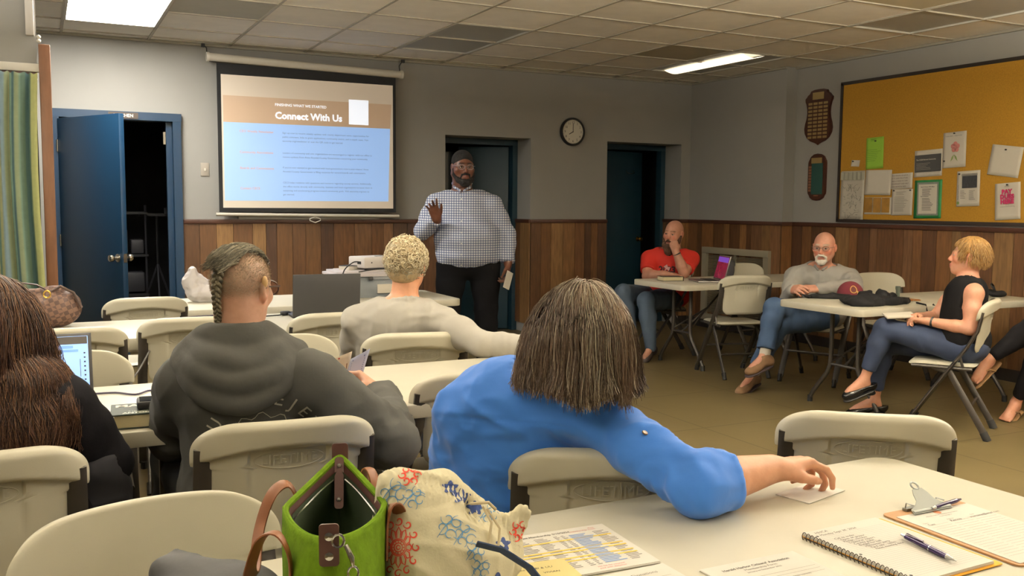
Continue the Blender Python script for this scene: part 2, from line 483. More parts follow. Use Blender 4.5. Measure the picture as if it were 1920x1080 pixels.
# kitchen door frame, open blue leaf and sign
mb = MB()
mb.box((D1[0] + .02, YB - .01, 1.052), (.06, .10, 2.104)); mb.box((D1[1] + .005, YB - .01, 1.052), (.07, .10, 2.104)); mb.box(((D1[0] + D1[1]) / 2 + .01, YB - .01, 2.14), (1.06, .10, .07))
mb.box((D1[1] - .056, YB + .03, 1.05), (.05, .05, 2.1))
struct(mb, 'trim_9', M_blue)
leaf = empty('door_1', (.155, YB - .06, .01)); leaf['kind'] = 'structure'
leaf.rotation_euler = (0, 0, math.radians(-61))
m = MB(); m.box((.44, 0, 1.04), (.88, .045, 2.08), bev=.003); m.build('door_leaf', M_blue, leaf)
knob = MB()
for s in (-1, 1):
    knob.lathe([(.0, 0), (.032, 0), (.034, .006), (.013, .012), (.011, .035), (.026, .045), (.031, .06), (.026, .076), (.01, .082), (0, .083)], 20,
               Matrix.Translation((.82, s * .022, .93)) @ Matrix.Rotation(-s * PI / 2, 4, 'X'))
knob.build('door_knob', mat('brushed nickel', (190, 184, 172), .25, 1.), leaf)
m = MB(); m.box((.8815, 0, .93), (.003, .03, .07)); m.build('latch_plate', MATS['brushed nickel'], leaf)
m = MB()
for z in (.25, 1.05, 1.85): m.cyl((-.004, -.026, z - .05), (-.004, -.026, z + .05), .008, 10)
m.build('hinge', MATS['brushed nickel'], leaf)
sg = MB(); sg.box((.655, YB - .065, 2.14), (.24, .008, .052)); sg = sg.build('room_sign', mat('brown sign', (74, 62, 52), .5), None)
tag(sg, 'small brown sign reading KITCHEN above the open blue door', 'sign')
m = MB(); put_text(m, 'KITCHEN', .038, .655, 2.127, plane_m((0, YB - .0695, 0), (1, 0, 0), (0, 0, 1)), center=True, bold=.0006); m.build('lettering', mat('white lettering', (225, 222, 212), .6), sg)
m = MB(); m.box((D1[1] - .095, YB + .02, 1.96), (.02, .025, .11)); o = m.build('door_closer_plate', MATS['brushed nickel']); tag(o, 'small metal plate high on the blue kitchen door frame', 'door plate')

# the two recessed doorways on the right of the back wall
yb = YB + TH - .06
mb = MB()
for (x0, x1, zt) in (D2, D3):
    mb.box((x0 + .03, yb, (zt - .061) / 2), (.06, .10, zt - .061)); mb.box((x1 - .03, yb, (zt - .061) / 2), (.06, .10, zt - .061)); mb.box(((x0 + x1) / 2, yb, zt - .03), (x1 - x0, .10, .06))
struct(mb, 'trim_10', M_bluedk)
mb = MB(); mb.box((4.36, 9.62, 1.05), (.10, .05, 2.1)); struct(mb, 'trim_11', M_hall)
mb = MB(); mb.box((4.12, 9.75, 1.55), (.34, .03, .86)); struct(mb, 'window_2', mat('dark door glass', (44, 50, 54), .2))
d2 = empty('door_2', (4.635, yb + .05, .01)); d2['kind'] = 'structure'; d2.rotation_euler = (0, 0, math.radians(148))
m = MB(); m.box((.28, 0, 1.01), (.56, .045, 2.02), bev=.003); m.build('door_leaf', M_bluedk, d2)
d3 = empty('door_3', (5.74, yb + .03, .01)); d3['kind'] = 'structure'; d3.rotation_euler = (0, 0, math.radians(14))
m = MB(); m.box((.40, 0, 1.01), (.80, .045, 2.02), bev=.003); m.build('door_leaf', M_bluedk, d3)
k = MB()
for s in (-1, 1):
    k.lathe([(0, 0), (.03, 0), (.03, .006), (.011, .012), (.011, .03), (.024, .04), (.028, .052), (.02, .066), (0, .07)], 18, Matrix.Translation((.74, s * .022, .98)) @ Matrix.Rotation(-s * PI / 2, 4, 'X'))
k.build('door_knob', mat('polished brass', (214, 170, 70), .2, 1.), d3)
m = MB(); m.tube([(.50, -.03, 1.80), (.50, -.05, 1.775), (.53, -.055, 1.765), (.60, -.055, 1.765), (.63, -.05, 1.775), (.63, -.03, 1.80)], .005, 8); m.build('coat_hook', MATS['brushed nickel'], d3)

# conduit and small fittings high on the curtained wall
m = MB(); m.box((-.035, YW - .03, 2.64), (.05, .055, .34), bev=.004); o = m.build('wall_conduit', mat('white conduit', (200, 194, 186), .5)); tag(o, 'white square conduit running down the wall above the curtain', 'conduit')
m = MB()
for z in (2.44, 2.465): m.sphere((.014, YW - .03, z), .014, 8)
o = m.build('cable_clip', M_white); tag(o, 'pair of small white knobs beside the conduit above the curtain', 'cable clip')
# light switch
m = MB(); m.box((1.335, YB - .005, 1.69), (.075, .01, .12), bev=.004)
sw = m.build('switch_plate', mat('painted plate', (160, 152, 140), .6)); tag(sw, 'small painted switch plate on the wall left of the screen', 'switch plate')
m = MB(); m.box((1.335, YB - .012, 1.69), (.012, .008, .024)); m.build('toggle', M_white, sw)
# wall clock
ck = empty('wall_clock', (5.195, YB, 2.19), 0, 'round white wall clock with black rim showing eight o\'clock', 'clock')
m = MB(); m.lathe([(.0, 0), (.145, 0), (.152, .01), (.152, .035), (.145, .045), (.133, .045), (.130, .03), (0, .03)], 48, Matrix.Rotation(PI / 2, 4, 'X')); m.build('rim', M_black, ck)
m = MB(); m.lathe([(0, .030), (.129, .030), (.129, .032), (0, .032)], 48, Matrix.Rotation(PI / 2, 4, 'X')); m.build('dial', mat('clock dial', (214, 210, 196), .5), ck)
m = MB(); MM = plane_m((0, -.0335, 0), (1, 0, 0), (0, 0, 1))
for h in range(1, 13):
    a = PI / 2 - h * PI / 6; put_text(m, str(h), .036, .100 * math.cos(a), .100 * math.sin(a) - .013, MM, center=True)
for h in range(60):
    a = h * PI / 30; c, s = math.cos(a), math.sin(a)
    m.box((.123 * c, -.034, .123 * s), (.007, .001, .0018), rotm(0, -a, 0))
m.build('numerals', M_black, ck)
for (nm, a, l, w) in (('hour_hand', PI / 2 - 8 * PI / 6, .062, .008), ('minute_hand', PI / 2, .095, .006)):
    m = MB(); c, s = math.cos(a), math.sin(a); m.box((c * l * .42, -.037, s * l * .42), (l, .002, w), rotm(0, -a, 0)); m.build(nm, M_black, ck)

# projection screen hanging from the ceiling
ps = empty('projection_screen', (2.29, YB - .10, 0), 0, 'pull-down projection screen showing a Connect With Us slide', 'projection screen')
m = MB(); m.tube([(-.92, 0, 2.69), (.90, 0, 2.655)], .036, 16); m.build('housing_tube', mat('screen housing', (206, 200, 186), .4), ps)
m = MB()
for x, z in ((-.925, 2.69), (.905, 2.655)): m.cyl((x - .012, 0, z), (x + .012, 0, z), .043, 16)
m.build('end_cap', M_white, ps)
m = MB()
for x, z0, x2 in ((-.93, 2.70, -.96), (.89, 2.67, .93)):
    m.tube([(x, 0, z0 + .02), (x * .995 + x2 * .005, .02, z0 + .07), (x2, .02, ZC - .01)], .005, 6); m.box((x2, .02, ZC - .02), (.03, .03, .03))
m.build('hanger', M_black, ps)
SX0, SX1, SZ0, SZ1 = -.85, .845, 1.305, 2.64
M_scrb = mat('black screen border', (16, 18, 22), .7)
m = MB(); m.box(((SX0 + SX1) / 2, .0, (SZ0 + SZ1) / 2), (SX1 - SX0, .003, SZ1 - SZ0)); m.build('black_border', M_scrb, ps)
PX0, PX1, PZ0, PZ1 = -.815, .815, 1.345, 2.545
M_scr = mat('screen fabric lit by projector', (206, 196, 182), .8, emit=.10, emitc=(255, 225, 190))  # projector light on the fabric put in as a faint glow
m = MB(); m.box(((PX0 + PX1) / 2, -.003, (PZ0 + PZ1) / 2), (PX1 - PX0, .002, PZ1 - PZ0)); m.build('viewing_surface', M_scr, ps)
m = MB(); m.cyl((SX0 - .03, -.002, 1.285), (SX1 + .03, -.002, 1.27), .015, 12); m.build('weight_bar', MATS['screen housing'], ps)
m = MB(); m.tube([(.03, -.01, 1.262), (-.02, -.01, 1.245), (-.02, -.01, 1.228), (.03, -.01, 1.208), (.08, -.01, 1.228), (.08, -.01, 1.245), (.03, -.01, 1.262)], .0045, 8); m.build('pull_handle', M_white, ps)
MS = plane_m((0, -.0052, 0), (1, 0, 0), (0, 0, 1))
m = MB()     # lower, pale blue part of the slide
m.add([MS @ Vector(p) for p in ((-.80, 1.41, 0), (.765, 1.415, 0), (.785, 2.125, 0), (-.80, 2.12, 0))], [(0, 1, 2, 3)])
m.build('slide_body', mat('slide pale blue', (150, 176, 214), .8, emit=.34, emitc=(150, 195, 255)), ps, smooth=0)  # slide parts glow in place of the projector's beam
m = MB(); m.add([MS @ Vector(p) for p in ((-.80, 2.12, 0), (.785, 2.125, 0), (.80, 2.36, 0), (-.80, 2.36, 0))], [(0, 1, 2, 3)])
m.build('slide_header', mat('slide tan', (196, 170, 146), .8, emit=.07, emitc=(255, 215, 170)), ps, smooth=0)
m = MB(); put_text(m, 'FINISHING WHAT WE STARTED', .034, -.335, 2.288, MS, z=.001, bold=.0005); put_text(m, 'Connect With Us', .088, -.335, 2.172, MS, z=.001, bold=.0028)
m.add([MS @ Vector(p) for p in ((.37, 2.15, .001), (.565, 2.15, .001), (.565, 2.385, .001), (.37, 2.385, .001))], [(0, 1, 2, 3)])
m.build('slide_title', mat('slide white', (235, 240, 245), .8, emit=.45, emitc=(235, 242, 255)), ps, smooth=0)
m = MB()
for y, t in ((2.035, 'CEO Weekly Newsletter'), (1.845, 'Community Associations'), (1.70, 'Boards and Commissions'), (1.515, 'Contact CECS')):
    put_text(m, t, .030, -.66, y, MS, z=.001, bold=.0003)
m.build('slide_headings', mat('slide heading', (196, 150, 130), .8, emit=.2, emitc=(255, 190, 170)), ps, smooth=0)
m = MB()
body = [(2.035, 'Sign up now to receive weekly updates with county department news, opportunities for'), (1.998, 'public comment, links to grant applications, community events, and in-depth news. Visit'), (1.961, 'aacounty.org/newsletter or scan the QR code to get started.'),
        (1.85, 'Leaders of community and civic organizations are encouraged to register with our office to'), (1.813, 'receive updates from Anne Arundel County Government concerning your community.'),
        (1.715, 'If you\'ve ever wanted to get involved with local government, now is your chance! Anne'), (1.678, 'Arundel County Government is filling vacancies for several boards and commissions.'),
        (1.575, 'CECS helps residents with questions and concerns regarding county services. Additionally,'), (1.538, 'the office works directly with community, business and local organizations to assist them in'), (1.501, 'sustaining and accelerating progress toward community goals. Visit aacounty.org/cecs to'), (1.464, 'get started.')]
for y, t in body:
    put_text(m, t, .0235, -.27, y, MS, z=.001)
m.build('slide_text', mat('slide grey text', (112, 128, 158), .8, emit=.14, emitc=(140, 160, 200)), ps, smooth=0)
# narrow tray below the screen
m = MB(); m.box((2.30, YB - .03, 1.252), (1.36, .04, .03)); o = m.build('marker_tray', mat('grey tray', (150, 146, 138), .5)); tag(o, 'narrow grey marker tray on the wall under the projection screen', 'tray')

# cork board, its frame and papers on the right wall
bd = empty('cork_board', (XR, 0, 0), 0, 'large mustard yellow cork board in a thin dark frame', 'bulletin board')
BY0, BY1, BZ0, BZ1 = 3.4, 6.71, 1.265, 2.575
m = MB(); m.box((-.012, (BY0 + BY1) / 2, (BZ0 + BZ1) / 2), (.016, BY1 - BY0, BZ1 - BZ0)); m.build('cork_panel', M_cork, bd)
m = MB()
for z in (BZ0, BZ1): m.box((-.014, (BY0 + BY1) / 2, z), (.026, BY1 - BY0 + .03, .03))
for y in (BY0, BY1): m.box((-.014, y, (BZ0 + BZ1) / 2), (.026, .03, BZ1 - BZ0))
m.build('frame', M_frame, bd)
M_paper = mat('white paper', (205, 198, 184), .8, noise=.02, nscale=12)
M_ink = mat('black ink', (44, 42, 44), .8)
M_greyink = mat('grey ink', (112, 108, 104), .8)
def sheet(y, z, w, h, rot, m, label, name='pinned_paper', cat='paper', lift=0.):
    """a sheet pinned to the board; y, z = its centre; returns the sheet and a matrix for its print"""
    X = XR - .0225 - lift
    a = math.radians(rot)
    M = plane_m((X, y, z), (0, -math.cos(a), math.sin(a)), (0, math.sin(a), math.cos(a)))
    g = MB()
    def fn(u, v):
        curl = .007 * abs(u - .5) ** 2 * 4 * (1 - v) + .002 * math.sin(u * 5 + y * 9)
        return M @ Vector(((u - .5) * w, (v - .5) * h, curl))
    g.grid(fn, 9, 9)
    o = g.build(name, m); sm = o.modifiers.new('thickness', 'SOLIDIFY'); sm.thickness = .0008; sm.offset = -1
    tag(o, label, cat)
    return o, M
def lines(M, x0, y0, w, n, dy, z=.011, t=.35, rag=.4, mb=None):
    mb = mb or MB()
    for k in range(n):
        L = w * rnd.uniform(1 - rag, 1); y = y0 - k * dy
        mb.add([M @ Vector(p) for p in ((x0, y, z), (x0 + L, y, z), (x0 + L, y + dy * t, z), (x0, y + dy * t, z))], [(0, 1, 2, 3)])
    return mb
pin_m = mat('dark pin', (40, 36, 34), .4)
def pin(par, M, x, y):
    g = MB(); g.lathe([(0, 0), (.006, 0), (.004, .006), (.007, .011), (0, .013)], 10, M @ Matrix.Translation((x, y, .002))); g.build('pin', pin_m, par)
# ---------------------------------------------------------------- papers on the cork board
o, M = sheet(6.281, 1.896, .20, .29, 2, mat('lime green paper', (150, 196, 66), .8), 'lime green flyer, highest sheet at the left of the cork board'); 
g = lines(M, -.04, .125, .09, 2, .012); lines(M, -.085, .03, .16, 7, .017, t=.15, mb=g); g.build('printed_text', mat('green ink', (96, 134, 50), .8), o); pin(o, M, .01, .11)
o, M = sheet(6.505, 1.809, .10, .06, -3, M_paper, 'tiny white card pinned alone near the left edge of the cork board'); pin(o, M, -.03, .018)
o, M = sheet(6.53, 1.508, .29, .46, 0, mat('off-white map paper', (188, 182, 168), .8, noise=.04, nscale=20), 'tall hand-drawn map sheet in the lower left corner of the cork board')
g = MB(); r2 = random.Random(3)
for k in range(60):
    x = r2.gauss(0, .05); y = -.22 + r2.random() * .34; a = r2.uniform(-.9, .9) + (PI / 2 if r2.random() < .6 else 0); L = r2.uniform(.01, .05)
    g.box(M @ Vector((x, y, .009)), (.0015, L, .0015), Matrix.Rotation(a, 3, 'X'))
for k in range(24):
    x = r2.uniform(-.12, .1); y = r2.uniform(-.2, .12); lines(M, x, y, .03, 1, .006, z=.009, mb=g)
g.build('map_lines', mat('pencil grey', (104, 104, 96), .8), o)
g = MB(); g.grid(lambda u, v: M @ Vector(((u - .5) * .28, .145 + v * .075, .012 + .004 * math.cos(u * 34))), 40, 3); g.build('folded_strip', mat('map header', (160, 158, 142), .8), o)
o, M = sheet(6.229, 1.623, .30, .23, -1, M_paper, 'blank white sheet pinned right of the tall map')
o, M = sheet(5.96, 1.632, .235, .14, 2, M_paper, 'handwritten white note in dark letters, above the typed list')
g = MB()
for k, t in enumerate(['THE MISSION OF HHCA', 'IS TO GIVE STRUCTURE', 'AND A VOICE TO OUR', 'COMMUNITY AND HELP', 'NEIGHBORS IN NEED']): put_text(g, t, .0165, -.105, .045 - k * .025, M, z=.009)
g.build('handwriting', mat('brown ink', (98, 70, 70), .8), o)
o, M = sheet(6.22, 1.407, .31, .157, 0, M_paper, 'row of three amber room photos, lowest sheet beside the map')
for k in range(3):
    g = MB(); cx = -.105 + k * .1; g.add([M @ Vector(p) for p in ((cx - .045, -.06, .010), (cx + .045, -.06, .010), (cx + .045, .075, .010), (cx - .045, .075, .010))], [(0, 1, 2, 3)])
    g.build('photo', mat('amber photo', (160, 118, 48), .5, noise=.35, nscale=14), o, smooth=0)
o, M = sheet(5.947, 1.442, .23, .235, 1, M_paper, 'typed white list under the handwritten note', lift=.0012)
g = lines(M, -.06, .09, .11, 3, .011, t=.2); lines(M, -.085, .045, .16, 12, .0115, t=.2, mb=g); g.build('printed_text', M_greyink, o); pin(o, M, -.09, .105); pin(o, M, .09, .105)
o, M = sheet(5.687, 1.781, .285, .232, 2, M_paper, 'white sheet with a dark grey slide and white title, left of the flower drawing')
g = MB(); g.add([M @ Vector(p) for p in ((-.135, -.075, .0095), (.135, -.075, .0095), (.135, .075, .0095), (-.135, .075, .0095))], [(0, 1, 2, 3)]); dk = g.build('dark_slide', mat('slide print', (62, 62, 62), .6, noise=.1), o, smooth=0)
g = MB(); put_text(g, 'The CCDE Harvest Community', .0155, -.12, .028, M, z=.0105, bold=.0004); lines(M, -.12, 0, .15, 5, .013, z=.0105, t=.12, mb=g); g.build('printed_text', M_paper, o)
o, M = sheet(5.432, 1.885, .225, .30, 2, M_paper, 'child\'s drawing of a pink flower with green leaves')
g = MB(); put_text(g, 'TURN NEW ... CREATIONS', .0135, -.085, .112, M, z=.009, shear=.2); g.build('handwriting', M_greyink, o)
g = MB()
for k in range(5):
    a = k * 2 * PI / 5 + .3; g.lathe([(0, 0), (.021, 0), (.019, .0006), (0, .0006)], 16, M @ Matrix.Translation((.01 + .024 * math.cos(a), .022 + .026 * math.sin(a), .0055)))
g.lathe([(0, 0), (.012, 0), (0, .001)], 14, M @ Matrix.Translation((.01, .022, .0065))); g.build('flower', mat('pink crayon', (206, 134, 128), .9, noise=.15, nscale=80), o)
g = MB()
for s in (-1, 1): g.prism([(0, -.04), (s * .012, -.075), (s * .034, -.098), (s * .022, -.06)], .0065, .0072, M)
g.build('leaves', mat('green crayon', (138, 160, 96), .9), o); pin(o, M, .0, .138); pin(o, M, -.095, -.09)
o, M = sheet(5.675, 1.468, .28, .335, 1, mat('green card', (38, 122, 66), .6, noise=.05), 'white printed list mounted on a bright green card')
g = MB(); g.add([M @ Vector(p) for p in ((-.108, -.142, .0092), (.112, -.142, .0092), (.112, .148, .0092), (-.108, .148, .0092))], [(0, 1, 2, 3)]); g.build('grey_mount', mat('grey mount', (124, 130, 122), .7, noise=.15, nscale=60), o, smooth=0)
g = MB(); g.add([M @ Vector(p) for p in ((-.093, -.127, .0098), (.097, -.127, .0098), (.097, .130, .0098), (-.093, .130, .0098))], [(0, 1, 2, 3)]); g.build('inner_sheet', M_paper, o, smooth=0)
g = MB(); put_text(g, 'Board of Directors 2024 Officers', .0105, -.07, .104, M, z=.0104, bold=.0004); put_text(g, 'Board of Directors', .0105, -.07, .022, M, z=.0104, bold=.0004)
lines(M, -.055, .086, .12, 5, .0125, z=.0104, t=.3, mb=g); lines(M, -.055, .004, .12, 9, .0125, z=.0104, t=.3, mb=g); g.build('printed_text', M_ink, o)
o, M = sheet(5.28, 1.556, .22, .296, 2, M_paper, 'white flyer with a dark forest photo above two text columns')
g = MB(); g.add([M @ Vector(p) for p in ((-.055, .005, .009), (.085, .005, .009), (.085, .105, .009), (-.055, .105, .009))], [(0, 1, 2, 3)]); g.build('photo', mat('forest photo', (50, 50, 52), .5, noise=.6, nscale=50, stretch=(1, 3, .6)), o, smooth=0)
g = lines(M, -.06, .118, .16, 2, .01, t=.5, rag=.1); lines(M, -.07, -.02, .055, 6, .012, t=.25, mb=g); lines(M, .012, -.02, .06, 7, .012, t=.25, mb=g); put_text(g, 'Rams Head Tavern', .016, -.088, -.09, M, z=.009, rot=PI / 2); g.build('printed_text', M_greyink, o)
g = MB(); g.lathe([(0, 0), (.013, 0), (0, .0008)], 18, M @ Matrix.Translation((-.093, -.118, .008))); g.build('green_seal', MATS['green crayon'], o); pin(o, M, -.085, .125)
o, M = sheet(4.957, 1.772, .275, .245, -8, M_paper, 'blank white sheet pinned askew at the far right of the cork board'); pin(o, M, -.01, .09)
o, M = sheet(4.917, 1.45, .22, .295, 4, M_paper, 'white flyer reading PAY DUES HERE in magenta')
g = MB()
for k, t in enumerate(('PAY', 'DUES', 'HERE')): put_text(g, t, .047, .0, .062 - k * .040, M, z=.009, center=True, bold=.0032, spacing=1.08)
g.build('printed_title', mat('magenta ink', (186, 42, 96), .7), o)
g = MB(); put_text(g, 'ITS EASY', .011, 0, .115, M, z=.009, center=True); put_text(g, 'membership', .0075, 0, -.032, M, z=.009, center=True); put_text(g, 'heraldharborcitizensassociation.org', .0088, 0, -.045, M, z=.009, center=True); g.build('printed_text', M_ink, o); pin(o, M, 0, .132)

# two wooden award plaques beside the cork board
M_walnut = mat('dark walnut', (66, 32, 18), .35, noise=.25, nscale=12, stretch=(6, 6, 1))
M_goldpl = mat('gold nameplate', (168, 146, 96), .35, .5)
def plaque(name, pts, loc, label):
    o = MB(); n = len(pts)
    o.prism(pts, 0, .012); o.prism([(x * .955, y * .965) for x, y in pts], .012, .020)
    M = plane_m(loc, (0, -1, 0), (0, 0, 1)); o.xf(M)
    ob = o.build(name, M_walnut, smooth=30); tag(ob, label, 'award plaque'); return ob, M
def mirror(half):
    return half + [(-x, y) for x, y in half[::-1]]
big = mirror([(0.0, -.275), (.02, -.262), (.05, -.25), (.10, -.235), (.15, -.20), (.18, -.155), (.188, -.11), (.178, -.06), (.16, -.01), (.152, .04), (.155, .09), (.168, .14), (.182, .165), (.185, .19), (.165, .205), (.148, .225), (.125, .237), (.11, .262), (.06, .274), (.0, .276)])
big = [big[0]] + big[1:-1]
pl, M = plaque('award_plaque', big, (XR, 7.02, 2.285), 'tall dark shield-shaped wooden award plaque with four columns of small nameplates')
g = MB(); g.box((0, .21, .022), (.15, .07, .003)); g.xf(M).build('title_plate', M_goldpl, pl)
g = MB()
for i in range(4):
    for j in range(10): g.box(((i - 1.5) * .068, .135 - j * .037, .0215), (.054, .023, .003))
g.xf(M).build('nameplates', M_goldpl, pl)
sm = mirror([(0.0, -.235), (.05, -.228), (.09, -.205), (.105, -.18), (.118, -.165), (.122, -.14), (.122, .14), (.118, .16), (.105, .18), (.09, .205), (.05, .228), (0, .235)])[:-1]
pl, M = plaque('award_plaque', sm, (XR, 7.01, 1.69), 'smaller oval-ended award plaque with a green centre')
g = MB(); g.box((0.01, -.015, .022), (.15, .31, .003)); g.xf(M).build('green_panel', mat('green baize', (24, 66, 58), .7), pl)
g = MB(); g.box((-.0, .165, .023), (.14, .055, .004)); g.xf(M).build('title_plate', M_goldpl, pl)
g = MB()
for j in range(9): g.box((-.085, .10 - j * .029, .0225), (.036, .023, .003))
g.box((0, -.185, .0215), (.06, .008, .002)); g.xf(M).build('nameplates', mat('copper nameplate', (150, 106, 78), .4, .4), pl)

# wall grille (radiator cover) low on the boxed-out wall
rg = empty('wall_grille', (XR2, 8.02, 0), 0, 'pale metal wall grille behind the man in the red shirt', 'wall grille')
m = MB()
y0, y1, z0, z1 = -.55, .55, .10, .93
for z in (z0 + .035, z1 - .035): m.box((-.03, 0, z), (.06, y1 - y0, .07), bev=.004)
for y in (y0 + .04, y1 - .04): m.box((-.028, y, (z0 + z1) / 2), (.056, .08, z1 - z0 - .141))
m.box((-.006, 0, (z0 + z1) / 2), (.012, y1 - y0 - .02, z1 - z0 - .02)); m.build('cover', mat('cream metal', (150, 142, 122), .5), rg)
m = MB()
for k in range(40): m.box((-.022, 0, z0 + .09 + k * .0165), (.02, y1 - y0 - .16, .005), rotm(0, .6, 0))
m.box((-.03, 0, (z0 + z1) / 2), (.014, .03, z1 - z0 - .1)); m.build('louvres', mat('louvre metal', (128, 122, 104), .5), rg)

# ---------------------------------------------------------------- folding chairs
M_chair = mat('cream moulded plastic', (192, 187, 168), .48, noise=.025, nscale=9, bump=.06, bscale=500, detail=6)
M_tube = mat('charcoal powder-coated steel', (62, 58, 54), .38, .35)
M_foot = mat('black rubber foot', (20, 20, 20), .7)
def sgrid(mb, front, back, nu, nv):
    """closed shell between two surfaces sharing their border"""
    F = [front(i / (nu - 1), j / (nv - 1)) for j in range(nv) for i in range(nu)]
    B = [back(i / (nu - 1), j / (nv - 1)) for j in range(nv) for i in range(nu)]
    n = nu * nv; fs = []
    for j in range(nv - 1):
        for i in range(nu - 1):
            a, b, c, d = j * nu + i, j * nu + i + 1, (j + 1) * nu + i + 1, (j + 1) * nu + i
            fs.append((a, b, c, d)); fs.append((n + d, n + c, n + b, n + a))
    ring = [(0, i) for i in range(nu)] + [(j, nu - 1) for j in range(1, nv)] + [(nv - 1, i) for i in range(nu - 2, -1, -1)] + [(j, 0) for j in range(nv - 2, 0, -1)]
    ids = [j * nu + i for j, i in ring]
    for k in range(len(ids)):
        a, b = ids[k], ids[(k + 1) % len(ids)]
        fs.append((b, a, n + a, n + b))
    mb.add(F + B, fs)
def sm01(t): t = min(1, max(0, t)); return t * t * (3 - 2 * t)
def make_chair():
    t = empty('folding_chair', (0, 0, 0), 0, 'x', 'chair')
    ZT, ZB = .845, .52
    def halfw(v):                       # v: 0 at the top edge, 1 at the bottom
        z = v * (ZT - ZB)
        lip = .112 + .126 * (1 - max(0, 1 - z / .088) ** 2.3) ** (1 / 2.3)
        body = .196 - .012 * v - .030 * max(0, (v - .86) / .14) ** 2
        k = sm01((z - .118) / .008)
        return lip * (1 - k) + body * k
    def mid(u, v):
        v = v ** 1.45 if v < .999 else 1.; x = (u * 2 - 1); w = halfw(v); X = x * w
        drop = .010 * (abs(X) / .238) ** 2 * max(0, 1 - v * 2.6)
        Z = ZT - v * (ZT - ZB) - drop
        Y = -.262 + .055 * (ZT - Z) / .33 + .060 * (X / .23) ** 2
        return X, Y, Z, x
    def edge(x, v):
        e = (1 - abs(x) ** 10) ** .5 if abs(x) < 1 else 0
        ev = min(1, v / .07, (1 - v) / .03); ev = math.sqrt(max(0, 1 - (1 - ev) ** 2))
        return e * ev
    def front(u, v):
        X, Y, Z, x = mid(u, v); return Vector((X, Y + .009 * edge(x, v), Z))
    def back(u, v):
        X, Y, Z, x = mid(u, v); v = v ** 1.45; z = v * (ZT - ZB)
        th = .030 - .020 * sm01((z - .060 - .045 * (abs(X) / .238) ** 2) / .014)
        rec = sm01((.105 - abs(X)) / .010) * sm01((z - .072) / .006) * sm01((.27 - z) / .02)
        th -= .011 * rec * sm01((.20 - z) / .14 + .25)
        return Vector((X, Y - th * edge(x, v), Z))
    m = MB(); sgrid(m, front, back, 61, 49); m.build('backrest', M_chair, t, smooth=50)
    m = MB()
    vs, fs = text_geo('LIFETIME', .034, depth=.0012, spacing=1.1)
    w = max(v.x for v in vs)
    m.add([Vector((-(v.x - w / 2) * -1 * 1.0, 0, 0)) for v in vs], []) if False else None
    out = []
    for v in vs:
        X = v.x - w / 2; Z = ZT - .115 + v.y
        Y = -.262 + .055 * (ZT - Z) / .33 + .060 * (X / .23) ** 2 - .0035 - v.z
        out.append(Vector((X, Y, Z)))
    m.add(out, fs)
    for s in (-1, 1):
        pts = []
        for k in range(21):
            a = PI * k / 20; X = .088 * math.cos(a); Z = ZT - .104 + s * .024 * math.sin(a) + (.0 if s > 0 else .0)
            pts.append((X, -.262 + .055 * (ZT - Z) / .33 + .06 * (X / .23) ** 2 - .0040, Z))
        m.tube(pts, .0012, 5)
    m.build('embossed_lettering', M_chair, t)
    # seat
    def so(u, v, top):
        x = u * 2 - 1; y = v * 2 - 1
        sx = x * math.sqrt(1 - y * y * .16 * abs(y) ** 3); sy = y * math.sqrt(1 - x * x * .16 * abs(x) ** 3)
        X = .205 * sx * (1 - .02 * y); Y = .195 * sy + .005
        e = (1 - abs(x) ** 8) * (1 - abs(y) ** 8); dish = .010 * (1 - x * x) * (1 - y * y)
        if top: return Vector((X, Y, .440 + .018 * e ** .5 - dish - .010 * max(0, y) ** 4))
        return Vector((X, Y, .440 - .014 * e ** .25 - .010 * max(0, y) ** 4))
    m = MB(); sgrid(m, lambda u, v: so(u, v, True), lambda u, v: so(u, v, False), 31, 31); m.build('seat', M_chair, t, smooth=50)
    # frame: long legs from the back top to the front floor, short legs to the rear floor
    for s in (-1, 1):
        x = .214 * s
        m = MB(); m.tube([(x * .97, -.212, .775), (x * .98, -.190, .66), (x, -.135, .555), (x, .015, .33), (x, .205, .035)], .0135, 10, sq=(1.75, .8)); m.build('leg', M_tube, t)
        m = MB(); m.tube([(x * .91, .05, .425), (x * .91, -.045, .40), (x * .91, -.255, .035)], .0130, 10, sq=(1.6, .8)); m.build('leg', M_tube, t)
        m = MB(); m.tube([(x, .195, .052), (x, .222, .0)], .0165, 10, sq=(1.5, 1)); m.build('foot_cap', M_foot, t); m = MB(); m.tube([(x * .91, -.246, .052), (x * .91, -.272, .0)], .0165, 10, sq=(1.4, 1)); m.build('foot_cap', M_foot, t)
    m = MB()
    for s in (-1, 1): m.tube([(.205 * s, -.17, .425), (.205 * s, .17, .425)], .010, 8); m.tube([(.207 * s, -.10, .50), (.207 * s, -.12, .43)], .008, 8)
    m.tube([(-.19, .145, .42), (.19, .145, .42)], .009, 8); m.tube([(-.2, -.165, .19), (.2, -.165, .19)], .009, 8); m.tube([(-.215, .08, .235), (.215, .08, .235)], .009, 8)
    m.build('cross_braces', M_tube, t)
    return t
